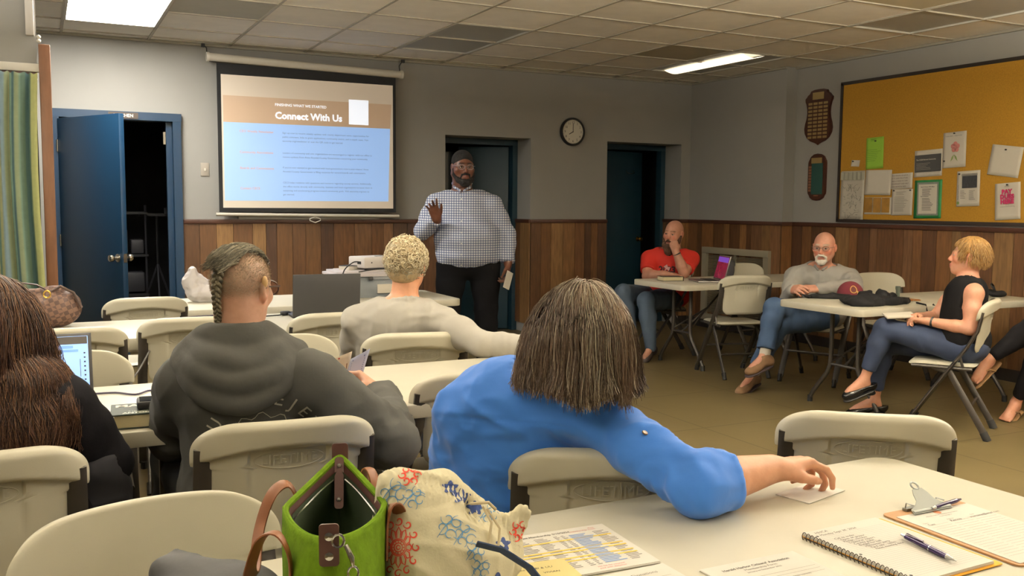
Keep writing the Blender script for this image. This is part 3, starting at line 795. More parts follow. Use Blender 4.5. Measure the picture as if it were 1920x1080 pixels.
# ---------------------------------------------------------------- folding tables
M_tab = mat('white moulded table plastic', (196, 191, 174), .42, noise=.035, nscale=7, bump=.08, bscale=420, detail=7)
def make_table():
    t = empty('folding_table', (0, 0, 0), 0, 'x', 'table')
    m = MB(); L, W = 1.83, .755
    lv = [(.006, .738), (.0015, .7395)]
    o0 = rounded(L - .012, W - .012, .055, 7); o1 = rounded(L, W, .06, 7); o2 = rounded(L - .004, W - .004, .058, 7)
    rings = [(o0, .74), (rounded(L - .004, W - .004, .058, 7), .7385), (o1, .734), (o1, .70), (o2, .694), (rounded(L - .05, W - .05, .04, 7), .694), (rounded(L - .06, W - .06, .04, 7), .712)]
    n = len(o0); vs = []; fs = []
    for o, z in rings: vs += [Vector((x, y, z)) for x, y in o]
    for r in range(len(rings) - 1):
        for i in range(n): fs.append((r * n + i, r * n + (i + 1) % n, (r + 1) * n + (i + 1) % n, (r + 1) * n + i))
    fs.append(tuple(range(n))); fs.append(tuple((len(rings) - 1) * n + i for i in range(n))[::-1])
    m.add(vs, fs); m.build('tabletop', M_tab, t, smooth=35)
    for s in (-1, 1):
        for q in (-1, 1):
            m = MB(); x = s * .64
            m.tube([(x, q * .12, .705), (x, q * .12, .34), (x, q * .125, .29), (x, q * .15, .235), (x, q * .27, .09), (x, q * .30, .04), (x, q * .305, .012)], .0160, 10)
            m.build('leg', M_tube, t)
            m = MB(); m.cyl((x, q * .305, .0), (x, q * .304, .045), .0185, 12); m.build('foot_cap', M_foot, t)
        m = MB(); x = s * .64
        m.tube([(x, -.12, .30), (x, .12, .30)], .010, 8); m.tube([(x, -.12, .69), (x, .12, .69)], .012, 8)
        m.tube([(x, 0, .30), (s * .36, 0, .50), (s * .16, 0, .69)], .009, 8); m.tube([(x, -.11, .32), (s * .36, 0, .50), (x, .11, .32)], .007, 8)
        m.build('leg_brace', M_tube, t)
    m = MB()
    for q in (-1, 1): m.box((0, q * .30, .703), (1.62, .02, .022))
    m.build('side_rail', M_tube, t)
    return t
proto_t = make_table(); proto_c = make_chair(); used = {}
def table(x, y, rz, label, group=None):
    o = proto_t if 't' not in used else copy_tree(proto_t); used['t'] = 1
    o.location = (x, y, 0); o.rotation_euler = (0, 0, math.radians(rz)); o['label'] = label; o['group'] = 'white folding tables'; return o
def chair(x, y, rz, label):
    """x, y = where the middle of the seat stands; rz = 0 faces the back wall"""
    o = proto_c if 'c' not in used else copy_tree(proto_c); used['c'] = 1
    o.location = (x, y, 0); o.rotation_euler = (0, 0, math.radians(rz)); o['label'] = label; o['group'] = 'cream folding chairs'; return o
table(1.055, 1.315, 1.2, 'white folding table in the foreground carrying papers, clipboard and bags')
table(.955, 3.18, .6, 'white folding table in front of the man in the grey hooded sweatshirt')
table(-.895, 3.18, 0, 'white folding table under the open laptop at the left edge')
table(.95, 5.14, 0, 'white folding table holding the black laptop seen from behind')
table(-.89, 5.13, 0, 'white folding table carrying the brown checked handbag')
table(1.66, 6.25, 0, 'white folding table holding the storage box and projector')
table(5.595, 6.54, 0, 'white folding table with the thick book and pink-screened laptop')
table(5.535, 4.63, 0, 'white folding table with the burgundy cap and black jacket')

def ch_at(px, py, rz, label): return chair(px, py, rz, label)
BD = .262            # the backrest stands this far behind the seat's middle
chair(.19, 1.545, 190, 'big cream folding chair back nearest the camera, facing it, smooth with no lettering')
chair(-.165, 2.55, 2, 'cream folding chair holding the long-haired woman in black')
chair(.56, 2.58, -4, 'cream folding chair under the man in the grey hooded sweatshirt')
chair(1.28, 3.03, 3, 'empty cream folding chair between the hooded man and the woman in blue')
chair(1.245, 1.972, -25, 'cream folding chair behind the woman in the blue shirt')
chair(2.115, 1.955, -38, 'empty cream folding chair at the right end of the paper-strewn foreground table')
chair(1.47, 3.96, -12, 'cream folding chair carrying the curly-haired man in light grey')
chair(1.31, 4.82, 0, 'empty cream folding chair directly in front of the black laptop')
chair(.63, 4.90, -4, 'cream folding chair behind the shaved-head man, left of his braid')
chair(.88, 3.62, 184, 'cream folding chair facing the camera, mostly hidden by the grey hood')
chair(.52, 5.98, 0, 'empty cream folding chair in front of the open kitchen doorway and white plastic bag')
chair(-.20, 5.92, 6, 'cream folding chair behind the brown checked handbag')
chair(.10, 4.70, -2, 'cream folding chair whose rounded top shows above the left laptop screen')
chair(.04, 3.50, 178, 'cream folding chair facing the camera, its seat under the left laptop table')
chair(5.11, 6.05, -13, 'empty cream folding chair pulled up to the pink-screened laptop')
chair(6.02, 6.82, 176, 'cream folding chair at the far table\'s far side, dark coat on its back')
chair(5.22, 7.20, 70, 'cream folding chair under the man in the red shirt')
chair(5.52, 5.52, 118, 'cream folding chair under the white-bearded man')
chair(6.22, 5.40, 165, 'empty cream folding chair against the panelling behind the burgundy cap table')
chair(5.040, 3.938, 31, 'cream folding chair under the blonde woman in the sleeveless black top')
chair(6.28, 3.72, 80, 'cream folding chair under the person in flip-flops at the right edge')
# ---------------------------------------------------------------- figure modelling: one continuous implicit surface per garment or body
V3 = lambda *a: np.array(a, float)
def nrm(v):
    v = np.asarray(v, float); return v / (np.linalg.norm(v) + 1e-12)
def vnoise(P, seed=0):
    """smooth 3D value noise in 0..1 for an (n,3) array"""
    I = np.floor(P).astype(np.int64); Fr = P - I; U = Fr * Fr * (3 - 2 * Fr)
    def h(d):
        q = I + np.array(d); n = (q[:, 0] * 73856093) ^ (q[:, 1] * 19349663) ^ (q[:, 2] * 83492791) ^ (seed * 2654435 + 97)
        n = (n ^ (n >> 13)) * 1274126177 & 0x7fffffff; n = (n ^ (n >> 15)) * 2246822 & 0x7fffffff
        return (n % 100003) / 100003.0
    r = 0
    for dx in (0, 1):
        for dy in (0, 1):
            for dz in (0, 1):
                w = (U[:, 0] if dx else 1 - U[:, 0]) * (U[:, 1] if dy else 1 - U[:, 1]) * (U[:, 2] if dz else 1 - U[:, 2])
                r = r + w * h((dx, dy, dz))
    return r

class Field:
    def __init__(s): s.ops = []
    def cone(s, a, b, ra, rb, k=.02, op='u', sq=None):
        a = V3(*a); b = V3(*b); R = max(ra, rb)
        s.ops.append(('c', (a, b, ra, rb, sq), k, op, np.minimum(a, b) - R * (1 if sq is None else 1.7), np.maximum(a, b) + R * (1 if sq is None else 1.7))); return s
    def ell(s, c, r, M=None, k=.02, op='u'):
        c = V3(*c); r = V3(*r); R = r.max() * 1.01 if M is not None else r
        s.ops.append(('e', (c, r, M), k, op, c - R, c + R)); return s
    def plane(s, p, n):          # cut away what lies on the side n points to
        s.ops.append(('p', (V3(*p), nrm(n)), 0, 'cut', None, None)); return s
    def cutfn(s, fn):
        s.ops.append(('f', fn, 0, 'cut', None, None)); return s
    def chain(s, pts, rs, k=.02, op='u'):
        for i in range(len(pts) - 1): s.cone(pts[i], pts[i + 1], rs[i], rs[i + 1], k, op)
        return s
    def bounds(s):
        lo = np.min([o[4] for o in s.ops if o[3] == 'u'], axis=0); hi = np.max([o[5] for o in s.ops if o[3] == 'u'], axis=0)
        return lo, hi
    def sample(s, lo, hi, h):
        n = np.maximum(2, np.ceil((hi - lo) / h).astype(int) + 1)
        F = np.full(n, .5, np.float32)
        ax = [lo[i] + h * np.arange(n[i]) for i in range(3)]
        for typ, par, k, op, a, b in s.ops:
            if a is None: sl = (slice(None),) * 3
            else:
                m = k + 3 * h
                i0 = np.clip(np.floor((a - m - lo) / h).astype(int), 0, n); i1 = np.clip(np.ceil((b + m - lo) / h).astype(int) + 1, 0, n)
                if np.any(i1 <= i0): continue
                sl = tuple(slice(i0[i], i1[i]) for i in range(3))
            X = ax[0][sl[0]][:, None, None]; Y = ax[1][sl[1]][None, :, None]; Z = ax[2][sl[2]][None, None, :]
            if typ == 'c':
                A, B, ra, rb, sq = par; d = B - A; L = float(d @ d) + 1e-12
                t = np.clip(((X - A[0]) * d[0] + (Y - A[1]) * d[1] + (Z - A[2]) * d[2]) / L, 0, 1)
                qx = X - A[0] - t * d[0]; qy = Y - A[1] - t * d[1]; qz = Z - A[2] - t * d[2]
                if sq is not None:      # sq = (axis, factor): flatten across that axis
                    axv, fc = sq; dp = qx * axv[0] + qy * axv[1] + qz * axv[2]
                    q2 = qx * qx + qy * qy + qz * qz + dp * dp * (1 / (fc * fc) - 1)
                    D = np.sqrt(q2) - (ra + (rb - ra) * t)
                else:
                    D = np.sqrt(qx * qx + qy * qy + qz * qz) - (ra + (rb - ra) * t)
            elif typ == 'e':
                C, r, M = par; x = X - C[0]; y = Y - C[1]; z = Z - C[2]
                if M is not None: x, y, z = (M[0][0] * x + M[1][0] * y + M[2][0] * z, M[0][1] * x + M[1][1] * y + M[2][1] * z, M[0][2] * x + M[1][2] * y + M[2][2] * z)
                k0 = np.sqrt((x / r[0]) ** 2 + (y / r[1]) ** 2 + (z / r[2]) ** 2); k1 = np.sqrt((x / r[0] ** 2) ** 2 + (y / r[1] ** 2) ** 2 + (z / r[2] ** 2) ** 2)
                D = k0 * (k0 - 1) / np.maximum(k1, 1e-6)
            elif typ == 'p':
                p, nn = par; D = (X - p[0]) * nn[0] + (Y - p[1]) * nn[1] + (Z - p[2]) * nn[2]
            else: D = par(X, Y, Z)
            G = F[sl]
            if op == 'u':
                if k > 0:
                    hh = np.maximum(k - np.abs(G - D), 0) / k; F[sl] = np.minimum(G, D) - hh * hh * k * .25
                else: F[sl] = np.minimum(G, D)
            elif op == 's':
                D = -D; hh = np.maximum(k - np.abs(G - D), 0) / max(k, 1e-6); F[sl] = np.maximum(G, D) + hh * hh * k * .25
            else: F[sl] = np.maximum(G, D)
        return F, lo, h
    def surface(s, h, boxes=None):
        """surface nets; boxes = extra finer regions [(lo, hi, h)], which replace the coarse grid inside them"""
        lo, hi = s.bounds(); lo = lo - 3 * h; hi = hi + 3 * h
        V, Q = nets(*s.sample(lo, hi, h))
        if boxes:
            for (bl, bh, hh) in boxes:
                bl = np.array(bl); bh = np.array(bh)
                c = V[Q].mean(1); keep = ~np.all((c > bl) & (c < bh), axis=1)
                Q = Q[keep]
                v2, q2 = nets(*s.sample(bl - 2 * hh, bh + 2 * hh, hh))
                c2 = v2[q2].mean(1); q2 = q2[np.all((c2 > bl - .5 * hh) & (c2 < bh + .5 * hh), axis=1)]
                Q = np.vstack([Q, q2 + len(V)]); V = np.vstack([V, v2])
            used_ = np.unique(Q); mp = -np.ones(len(V), int); mp[used_] = np.arange(len(used_)); V = V[used_]; Q = mp[Q]
        return V, Q

def nets(F, lo, h):
    S = F < 0
    c = np.zeros(np.array(F.shape) - 1, np.int8)
    for dx in (0, 1):
        for dy in (0, 1):
            for dz in (0, 1): c += S[dx:F.shape[0] - 1 + dx, dy:F.shape[1] - 1 + dy, dz:F.shape[2] - 1 + dz]
    act = (c > 0) & (c < 8); idx = np.argwhere(act); n = len(idx)
    if n == 0: return np.zeros((0, 3)), np.zeros((0, 4), int)
    ids = -np.ones(act.shape, np.int64); ids[act] = np.arange(n)
    P = np.zeros((n, 3)); W = np.zeros(n)
    cor = [(x, y, z) for x in (0, 1) for y in (0, 1) for z in (0, 1)]
    val = {q: F[idx[:, 0] + q[0], idx[:, 1] + q[1], idx[:, 2] + q[2]] for q in cor}
    for a in cor:
        for ax in range(3):
            if a[ax]: continue
            b = list(a); b[ax] = 1; b = tuple(b)
            fa, fb = val[a], val[b]; m = (fa < 0) != (fb < 0); t = np.where(m, fa / np.where(m, fa - fb, 1), 0)
            p = np.array(a, float)[None] + t[:, None] * np.eye(3)[ax][None]
            P += p * m[:, None]; W += m
    V = lo + h * (idx + P / W[:, None])
    Q = []
    for ax in range(3):
        u, v = [(1, 2), (2, 0), (0, 1)][ax]
        sl0 = [slice(1, -1)] * 3; sl1 = [slice(1, -1)] * 3; sl0[ax] = slice(0, -1); sl1[ax] = slice(1, None)
        s0 = S[tuple(sl0)]; s1 = S[tuple(sl1)]
        for flip, m in ((False, s0 & ~s1), (True, ~s0 & s1)):
            e = np.argwhere(m)
            if not len(e): continue
            e = e + 1; e[:, ax] -= 1
            def cid(du, dv):
                q = e.copy(); q[:, u] += du; q[:, v] += dv; return ids[q[:, 0], q[:, 1], q[:, 2]]
            quad = np.stack([cid(-1, -1), cid(0, -1), cid(0, 0), cid(-1, 0)], 1)
            if flip: quad = quad[:, ::-1]
            Q.append(quad)
    Q = np.vstack(Q); Q = Q[(Q >= 0).all(1)]
    return V, Q

def vert_normals(V, Q):
    n = np.cross(V[Q[:, 2]] - V[Q[:, 0]], V[Q[:, 3]] - V[Q[:, 1]]); N = np.zeros_like(V)
    for i in range(4): np.add.at(N, Q[:, i], n)
    return N / (np.linalg.norm(N, axis=1, keepdims=True) + 1e-12)
def relax(V, Q, it=2, f=.5):
    E = np.vstack([Q[:, [0, 1]], Q[:, [1, 2]], Q[:, [2, 3]], Q[:, [3, 0]]])
    for _ in range(it):
        A = np.zeros_like(V); C = np.zeros(len(V))
        np.add.at(A, E[:, 0], V[E[:, 1]]); np.add.at(A, E[:, 1], V[E[:, 0]]); np.add.at(C, E[:, 0], 1); np.add.at(C, E[:, 1], 1)
        V = V + f * (A / np.maximum(C, 1)[:, None] - V)
    return V
def np_mesh(name, V, Q, m, parent=None, tint=None, origin=None):
    me = bpy.data.meshes.new(name)
    if origin is not None: V = V - np.array(origin)
    me.vertices.add(len(V)); me.vertices.foreach_set('co', V.astype(np.float32).ravel())
    k = Q.shape[1]; me.loops.add(len(Q) * k); me.loops.foreach_set('vertex_index', Q.astype(np.int32).ravel())
    me.polygons.add(len(Q)); me.polygons.foreach_set('loop_start', np.arange(0, len(Q) * k, k, dtype=np.int32))
    me.polygons.foreach_set('use_smooth', np.ones(len(Q), bool))
    me.materials.append(m)
    if tint is not None:
        at = me.color_attributes.new('tint', 'FLOAT_COLOR', 'POINT')
        c = np.ones((len(V), 4), np.float32); t = np.asarray(tint, float) / 255.0
        c[:, :3] = np.where(t <= .04045, t / 12.92, ((t + .055) / 1.055) ** 2.4); at.data.foreach_set('color', c.ravel())
    me.update(calc_edges=True); me.validate()
    o = bpy.data.objects.new(name, me); COL.objects.link(o)
    if parent is not None: o.parent = parent
    return o

def folds(V, N, amp, dirs, seed=0, f=1.0):
    """cloth folds: ridged noise, stretched along each direction; dirs = [(direction, freq across, freq along, weight)]"""
    D = np.zeros(len(V))
    for i, (d, fa, fl, w) in enumerate(dirs):
        d = nrm(d); a = V @ d
        P = V * fa * f - np.outer(a, d) * (fa - fl) * f
        warp = vnoise(V * 7 + 3.1 * i, seed + 5) * 1.6
        n = vnoise(P + warp[:, None] * np.array([.6, .5, .7]), seed + i * 7)
        r = 1 - np.abs(2 * n - 1); D += w * (r ** 1.6 - .45)
    return V + N * (D * amp)[:, None]

class Frame:
    def __init__(s, o, fwd, up=(0, 0, 1), scale=1.):
        s.o = V3(*o); s.f = nrm(fwd); s.u = nrm(V3(*up) - s.f * float(np.dot(V3(*up), s.f))); s.r = np.cross(s.f, s.u); s.s = scale
    def p(s, x, y, z): return s.o + s.s * (s.r * x + s.f * y + s.u * z)
    def m(s): return np.stack([s.r, s.f, s.u], 1)
    def loc(s, V):
        d = (V - s.o) / s.s; return np.stack([d @ s.r, d @ s.f, d @ s.u], 1)
def heading(deg, pitch=0.):
    """forward vector: 0 looks along +Y, positive turns to the right"""
    a = math.radians(deg); p = math.radians(pitch); return V3(math.sin(a) * math.cos(p), math.cos(a) * math.cos(p), math.sin(p))
def headframe(c, yaw, pitch=0., roll=0., scale=1.):
    f = heading(yaw, pitch); u0 = V3(0, 0, 1) - f * f[2]; u0 = nrm(u0); r = np.cross(f, u0); a = math.radians(roll)
    return Frame(c, f, u0 * math.cos(a) + r * math.sin(a), scale)

def head_field(F, H, neck, fat=0., nr=.055, jaw=0.):
    s = H.s; p = H.p; M = H.m()
    def E(c, r, k=.02, op='u'): F.ell(p(*c), [q * s for q in r], M, k * s, op)
    def C(a, b, ra, rb, k=.02, op='u'): F.cone(p(*a), p(*b), ra * s, rb * s, k * s, op)
    E((0, -.014, .030), (.075, .096, .088), .0)
    E((0, .026, -.028), (.060 + fat, .064, .086), .03)
    for q in (-1, 1):
        C((q * (.050 + fat), -.002, -.045), (q * .016, .062, -.092), .024 + jaw, .020 + jaw, .025)
        E((q * (.040 + fat), .058, -.020), (.024, .022, .022), .02)
        C((q * .036, .079, .024), (q * .010, .086, .021), .0085, .009, .014)
    E((0, .070, -.096), (.022, .018, .017), .02)
    for q in (-1, 1): E((q * .031, .096, .006), (.015, .014, .0105), .012, 's')
    C((0, .084, .016), (0, .108, -.028), .007, .0105, .012)
    for q in (-1, 1): E((q * .0125, .097, -.033), (.008, .010, .0075), .006)
    E((0, .082, -.066), (.030, .018, .022), .012)
    C((-.020, .088, -.0605), (0, .097, -.0585), .004, .006, .004); C((.020, .088, -.0605), (0, .097, -.0585), .004, .006, .004)
    C((-.018, .088, -.070), (.018, .088, -.070), .005, .005, .004); E((0, .0945, -.071), (.012, .006, .0055), .004)
    for q in (-1, 1):
        E((q * .031, .0800, .0115), (.0155, .0095, .0070), .003)        # upper lid
        E((q * .031, .0775, -.002), (.014, .008, .0045), .003)        # lower lid
        E((q * .080, -.012, .000), (.0085, .019, .031), .006)          # ear
        E((q * .087, -.008, .004), (.006, .010, .018), .004, 's')
        C((q * .083, -.024, .018), (q * .086, -.026, -.004), .0045, .004, .004); C((q * .083, -.024, .018), (q * .082, -.006, .028), .0045, .0045, .004)
    F.cone(p(0, -.022, -.050), neck, nr * 1.02, nr * 1.12, .03)
def eyes(H, par, iris=(70, 50, 34)):
    for q in (-1, 1):
        V = []; m = MB(); c = H.p(q * .031, .0768, .0055)
        m.sphere(c, .0118 * H.s, 10)
        for i, v in enumerate(m.v):
            d = nrm((np.array(v) - c)); a = float(d @ H.f)
            m.c[i] = (12, 10, 10) if a > .955 else iris if a > .80 else (168, 158, 150)
        o = m.build('eye', mat('eye', (220, 214, 204), .15, attr=True), par, smooth=80)
def skin_tint(V, H, base, lips=None, brow=None, stubble=None, scalp=None, blush=8, seed=0):
    L = H.loc(V); c = np.tile(np.array(base, float), (len(V), 1))
    n = vnoise(V * 40, seed)[:, None] * 10 - 5 + vnoise(V * 130, seed + 3)[:, None] * 8 - 4; c += n
    hd = np.linalg.norm(L, axis=1) < .16
    ck = np.exp(-(((np.abs(L[:, 0]) - .042) / .02) ** 2 + ((L[:, 2] + .02) / .025) ** 2)) * (L[:, 1] > .03) * hd
    ck += np.exp(-((L[:, 0] / .016) ** 2 + ((L[:, 2] + .03) / .018) ** 2)) * (L[:, 1] > .09) * hd * .8
    ck += np.exp(-(((np.abs(L[:, 0]) - .083) / .01) ** 2)) * hd * .7 * (np.abs(L[:, 2]) < .04)
    c += ck[:, None] * np.array([blush * 1.6, -blush * .8, -blush])
    def mix(w, col):
        nonlocal c
        w = np.clip(w, 0, 1)[:, None]; c = c * (1 - w) + np.array(col, float) * w
    if stubble is not None:
        w = np.clip((-.030 - L[:, 2]) / .03, 0, 1) * np.clip((L[:, 1] + .01) / .03, 0, 1) * (L[:, 2] > -.13) * hd
        w = np.maximum(w * (1 - np.exp(-((L[:, 0] / .022) ** 4 + ((L[:, 2] + .065) / .012) ** 4))), 0); mix(w * stubble[1] * (.7 + .6 * vnoise(V * 260, 5)), stubble[0])
    if lips is not None: mix(np.exp(-((L[:, 0] / .024) ** 6 + ((L[:, 2] + .0655) / .0095) ** 6)) * (L[:, 1] > .083) * hd, lips)
    if brow is not None:
        z = .0305 - .10 * (np.abs(L[:, 0]) - .03) ** 2 * 10
        mix(np.exp(-(((np.abs(L[:, 0]) - .031) / .021) ** 6 + ((L[:, 2] - z) / .0055) ** 4)) * (L[:, 1] > .06) * hd * (.6 + .5 * vnoise(V * 300, 8)), brow)
    if scalp is not None: mix(scalp[0](L) * hd, scalp[1])
    return np.clip(c, 0, 255)

def hand(F, w, fdir, back, side, curl=(.25, .3, .35, .4), thumb=.3, s=1., spread=.06, k=.006, point=None):
    """w = wrist; fdir = towards the knuckles; back = normal of the back of the hand; side = +1 when the thumb leaves towards fdir x back"""
    f = nrm(fdir); b = nrm(np.array(back, float) - f * float(np.dot(back, f))); x = np.cross(f, b) * side
    P = lambda a, y, z: np.array(w) + s * (x * a + f * y + b * z)
    Mx = np.stack([x, f, b], 1)
    F.ell(P(.002, .050, -.001), [.040 * s, .052 * s, .0165 * s], Mx, .014 * s)
    F.cone(P(0, -.02, 0), P(0, .02, 0), .026 * s, .027 * s, .02, sq=(b, .74))
    bases = [(.029, .088, .084, .0092), (.0095, .094, .094, .0094), (-.0105, .089, .087, .0090), (-.029, .078, .068, .0080)]
    for i, (a, y, L, r) in enumerate(bases):
        F.cone(P(a * .6, .03, .003), P(a, y, .003), r * 1.15 * s, r * 1.12 * s, .010 * s)
        an = curl[i] * .9; q = P(a, y, .002); ax_ = (1.5 - i) * spread
        d0 = f * math.cos(ax_) + x * math.sin(ax_)
        for j, (seg, bend) in enumerate(((.46, 1.), (.30, 1.15), (.24, .8))):
            d = d0 * math.cos(an) - b * math.sin(an)
            e = q + d * L * seg * s
            F.cone(q, e, r * (1 - .09 * j) * s, r * (.93 - .11 * j) * s, k * s if j == 0 else .002)
            q = e; an += curl[i] * bend
    t0 = P(.020, .018, -.006); t1 = P(.044, .045, -.012 - .014 * thumb); t2 = P(.052 - .016 * thumb, .075, -.016 - .026 * thumb); t3 = P(.054 - .034 * thumb, .100 - .006 * thumb, -.018 - .036 * thumb)
    F.cone(t0, t1, .0155 * s, .0125 * s, .016 * s); F.cone(t1, t2, .0120 * s, .0102 * s, .004); F.cone(t2, t3, .0100 * s, .0080 * s, .003)

def arm(F, sh, el, wr, r=(.052, .043, .040, .027), k=.03, bulge=0.):
    sh, el, wr = V3(*sh), V3(*el), V3(*wr)
    m = sh * .55 + el * .45
    F.cone(sh, m, r[0], r[0] * .97, k); F.cone(m, el, r[0] * .97, r[1] * .96, k)
    q = el * .68 + wr * .32
    F.cone(el, q, r[2], r[2] * 1.06, k * .7); F.cone(q, wr, r[2] * 1.06, r[3], k * .5)
def leg(F, hp, kn, an, r=(.088, .062, .052, .038), k=.03):
    hp, kn, an = V3(*hp), V3(*kn), V3(*an)
    m = hp * .5 + kn * .5
    F.cone(hp, m, r[0], (r[0] * .55 + r[1] * .45), k); F.cone(m, kn, (r[0] * .55 + r[1] * .45), r[1], k)
    q = kn * .66 + an * .34; back = nrm(np.cross(np.cross(hp - kn, an - kn), an - kn)) if np.linalg.norm(np.cross(hp - kn, an - kn)) > 1e-6 else V3(0, 0, 0)
    F.cone(kn, q, r[2] * 1.05, r[2] * 1.08, k); F.cone(q, an, r[2] * 1.08, r[3], k)
def torso(F, pel, chest, neck, fwd, w=(.165, .15, .175, .20), d=(.12, .115, .12), k=.07, belly=0.):
    """pel, chest, neck = centres of pelvis, chest and the pit of the neck"""
    pel, chest, neck = V3(*pel), V3(*chest), V3(*neck)
    up = nrm(chest - pel); T = Frame(pel, nrm(V3(*fwd) - up * float(np.dot(V3(*fwd), up))), up); M = T.m(); f = T.f
    L = np.linalg.norm(chest - pel)
    F.ell(pel, (w[0], d[0], .13), M, .0)
    F.ell(pel * .5 + chest * .5 + f * belly, (w[1], d[1] + belly, max(.14, L * .45)), M, k)
    F.ell(chest, (w[2], d[2], .17), M, k)
    F.ell(chest * .42 + neck * .58 - f * .012, (w[3], d[2] * .80, .085), M, k)
    return T
def shoe(F, an, toe, w=.045, sole=0., k=.02, high=.0):
    an, toe = V3(*an), V3(*toe); d = toe - an; L = np.linalg.norm(d); f = d / L; side = nrm(np.cross(f, (0, 0, 1))); up = np.cross(side, f)
    heel = an - up * .055 - f * .035; ball = an + f * L * .62 - up * .055; tip = an + f * L * .9 - up * .055
    M = np.stack([side, f, up], 1)
    F.ell(heel + f * .01, (w * .78, .045, .036), M, .0); F.cone(heel + f * .02 + up * .01, ball + up * .004, w * .72, w * .80, k, sq=(up, .72))
    F.ell(ball, (w, .07, .032), M, k); F.ell(tip - f * .015, (w * .85, .045, .024), M, k)
    F.cone(an - up * .01, ball + up * .005, .036 + high, .024, .025)
    F.cone(an + up * (.0 + high), heel + up * .02, .036, .036, k)
    return f, side, up

def strands(name, paths, r, m, parent, tints, taper=.35, n=3):
    """paths: (N, K, 3) array; every strand a thin tapering tube, all one hair mesh"""
    P = np.asarray(paths); N, K, _ = P.shape
    T = np.gradient(P, axis=1); T /= np.linalg.norm(T, axis=2, keepdims=True) + 1e-12
    ref = np.where(np.abs(T[..., 2:3]) > .9, np.array([1., 0, 0]), np.array([0, 0, 1.])); A = np.cross(T, ref); A /= np.linalg.norm(A, axis=2, keepdims=True) + 1e-12; B = np.cross(T, A)
    rr = (np.asarray(r).reshape(-1, 1) if np.ndim(r) else np.full((1, 1), r)) * np.linspace(1, taper, K)[None]
    V = np.stack([P + (A * math.cos(2 * PI * j / n) + B * math.sin(2 * PI * j / n)) * rr[..., None] for j in range(n)], 2)   # N,K,n,3
    idx = np.arange(N * K * n).reshape(N, K, n)
    Q = np.concatenate([np.stack([idx[:, :-1, j], idx[:, :-1, (j + 1) % n], idx[:, 1:, (j + 1) % n], idx[:, 1:, j]], -1).reshape(-1, 4) for j in range(n)])
    t = np.repeat(np.asarray(tints, float), K * n, axis=0)
    return np_mesh(name, V.reshape(-1, 3), Q, m, parent, t)
def grow(roots, d0, steps, step, H, ex, grav=.3, off=.0, wave=0., seed=0, centers=None, gdir=(0, 0, -1), stiff=.0):
    """hair growing from the scalp, falling under gravity and sliding over the head (ex = extra half-axes of the skull ellipsoid)"""
    g = np.random.default_rng(seed); P = roots.copy(); D = d0.copy(); out = [P.copy()]
    offs = off if np.ndim(off) else np.full(len(P), off)
    G = np.asarray(gdir, float); ph = g.uniform(0, 6.28, (len(P), 3))
    for i in range(steps):
        D = D * (1 - grav) + G * grav
        if wave: D = D + wave * np.sin(ph + i * .9 + np.array([0, 2., 4.]))
        D /= np.linalg.norm(D, axis=1, keepdims=True)
        P = P + D * step
        for (fr, c, ax) in ex:
            L = fr.loc(P) - np.array(c); A = np.array(ax)[None] + offs[:, None]
            q = np.linalg.norm(L / A, axis=1); m = q < 1
            L[m] = L[m] / q[m][:, None]
            W = fr.o + fr.s * ((L + c)[:, 0:1] * fr.r + (L + c)[:, 1:2] * fr.f + (L + c)[:, 2:3] * fr.u)
            P = np.where(m[:, None], W, P)
        out.append(P.copy())
    o = np.stack(out, 1); return o
def trim(P, lim):
    """shorten every strand where it sinks below its own height limit"""
    N, K, _ = P.shape; below = P[:, :, 2] < lim[:, None]; k = np.where(below.any(1), below.argmax(1), K - 1).astype(float)
    t = np.linspace(0, 1, K)[None] * np.maximum(k, 2)[:, None]; i = np.clip(np.floor(t).astype(int), 0, K - 2); f = (t - i)[..., None]; r = np.arange(N)[:, None]
    return P[r, i] * (1 - f) + P[r, i + 1] * f
def clump(P, nc, amt, g):
    """draw the strands together into locks towards their ends"""
    N, K, _ = P.shape; c = g.choice(N, nc, replace=False); mid = P[:, K // 3]
    d = ((mid[:, None] - mid[c][None]) ** 2).sum(-1); own = c[d.argmin(1)]; t = (np.linspace(0, 1, K) ** 1.3 * amt)[None, :, None] * g.uniform(.5, 1., (N, 1, 1))
    return P * (1 - t) + P[own] * t
def pick(cols, n, g, jit=10):
    c = np.array(cols, float)[g.integers(0, len(cols), n)]; return np.clip(c + g.normal(0, jit, (n, 1)), 0, 255)
def skinmat(name, rough=.5):
    m = mat(name, (200, 150, 120), rough, attr=True, noise=.03, nscale=300, bump=.12, bscale=420)
    b = m.node_tree.nodes['Principled BSDF']; b.inputs['Subsurface Weight'].default_value = .08; b.inputs['Subsurface Radius'].default_value = (.01, .004, .002); b.inputs['Subsurface Scale'].default_value = 1.
    return m
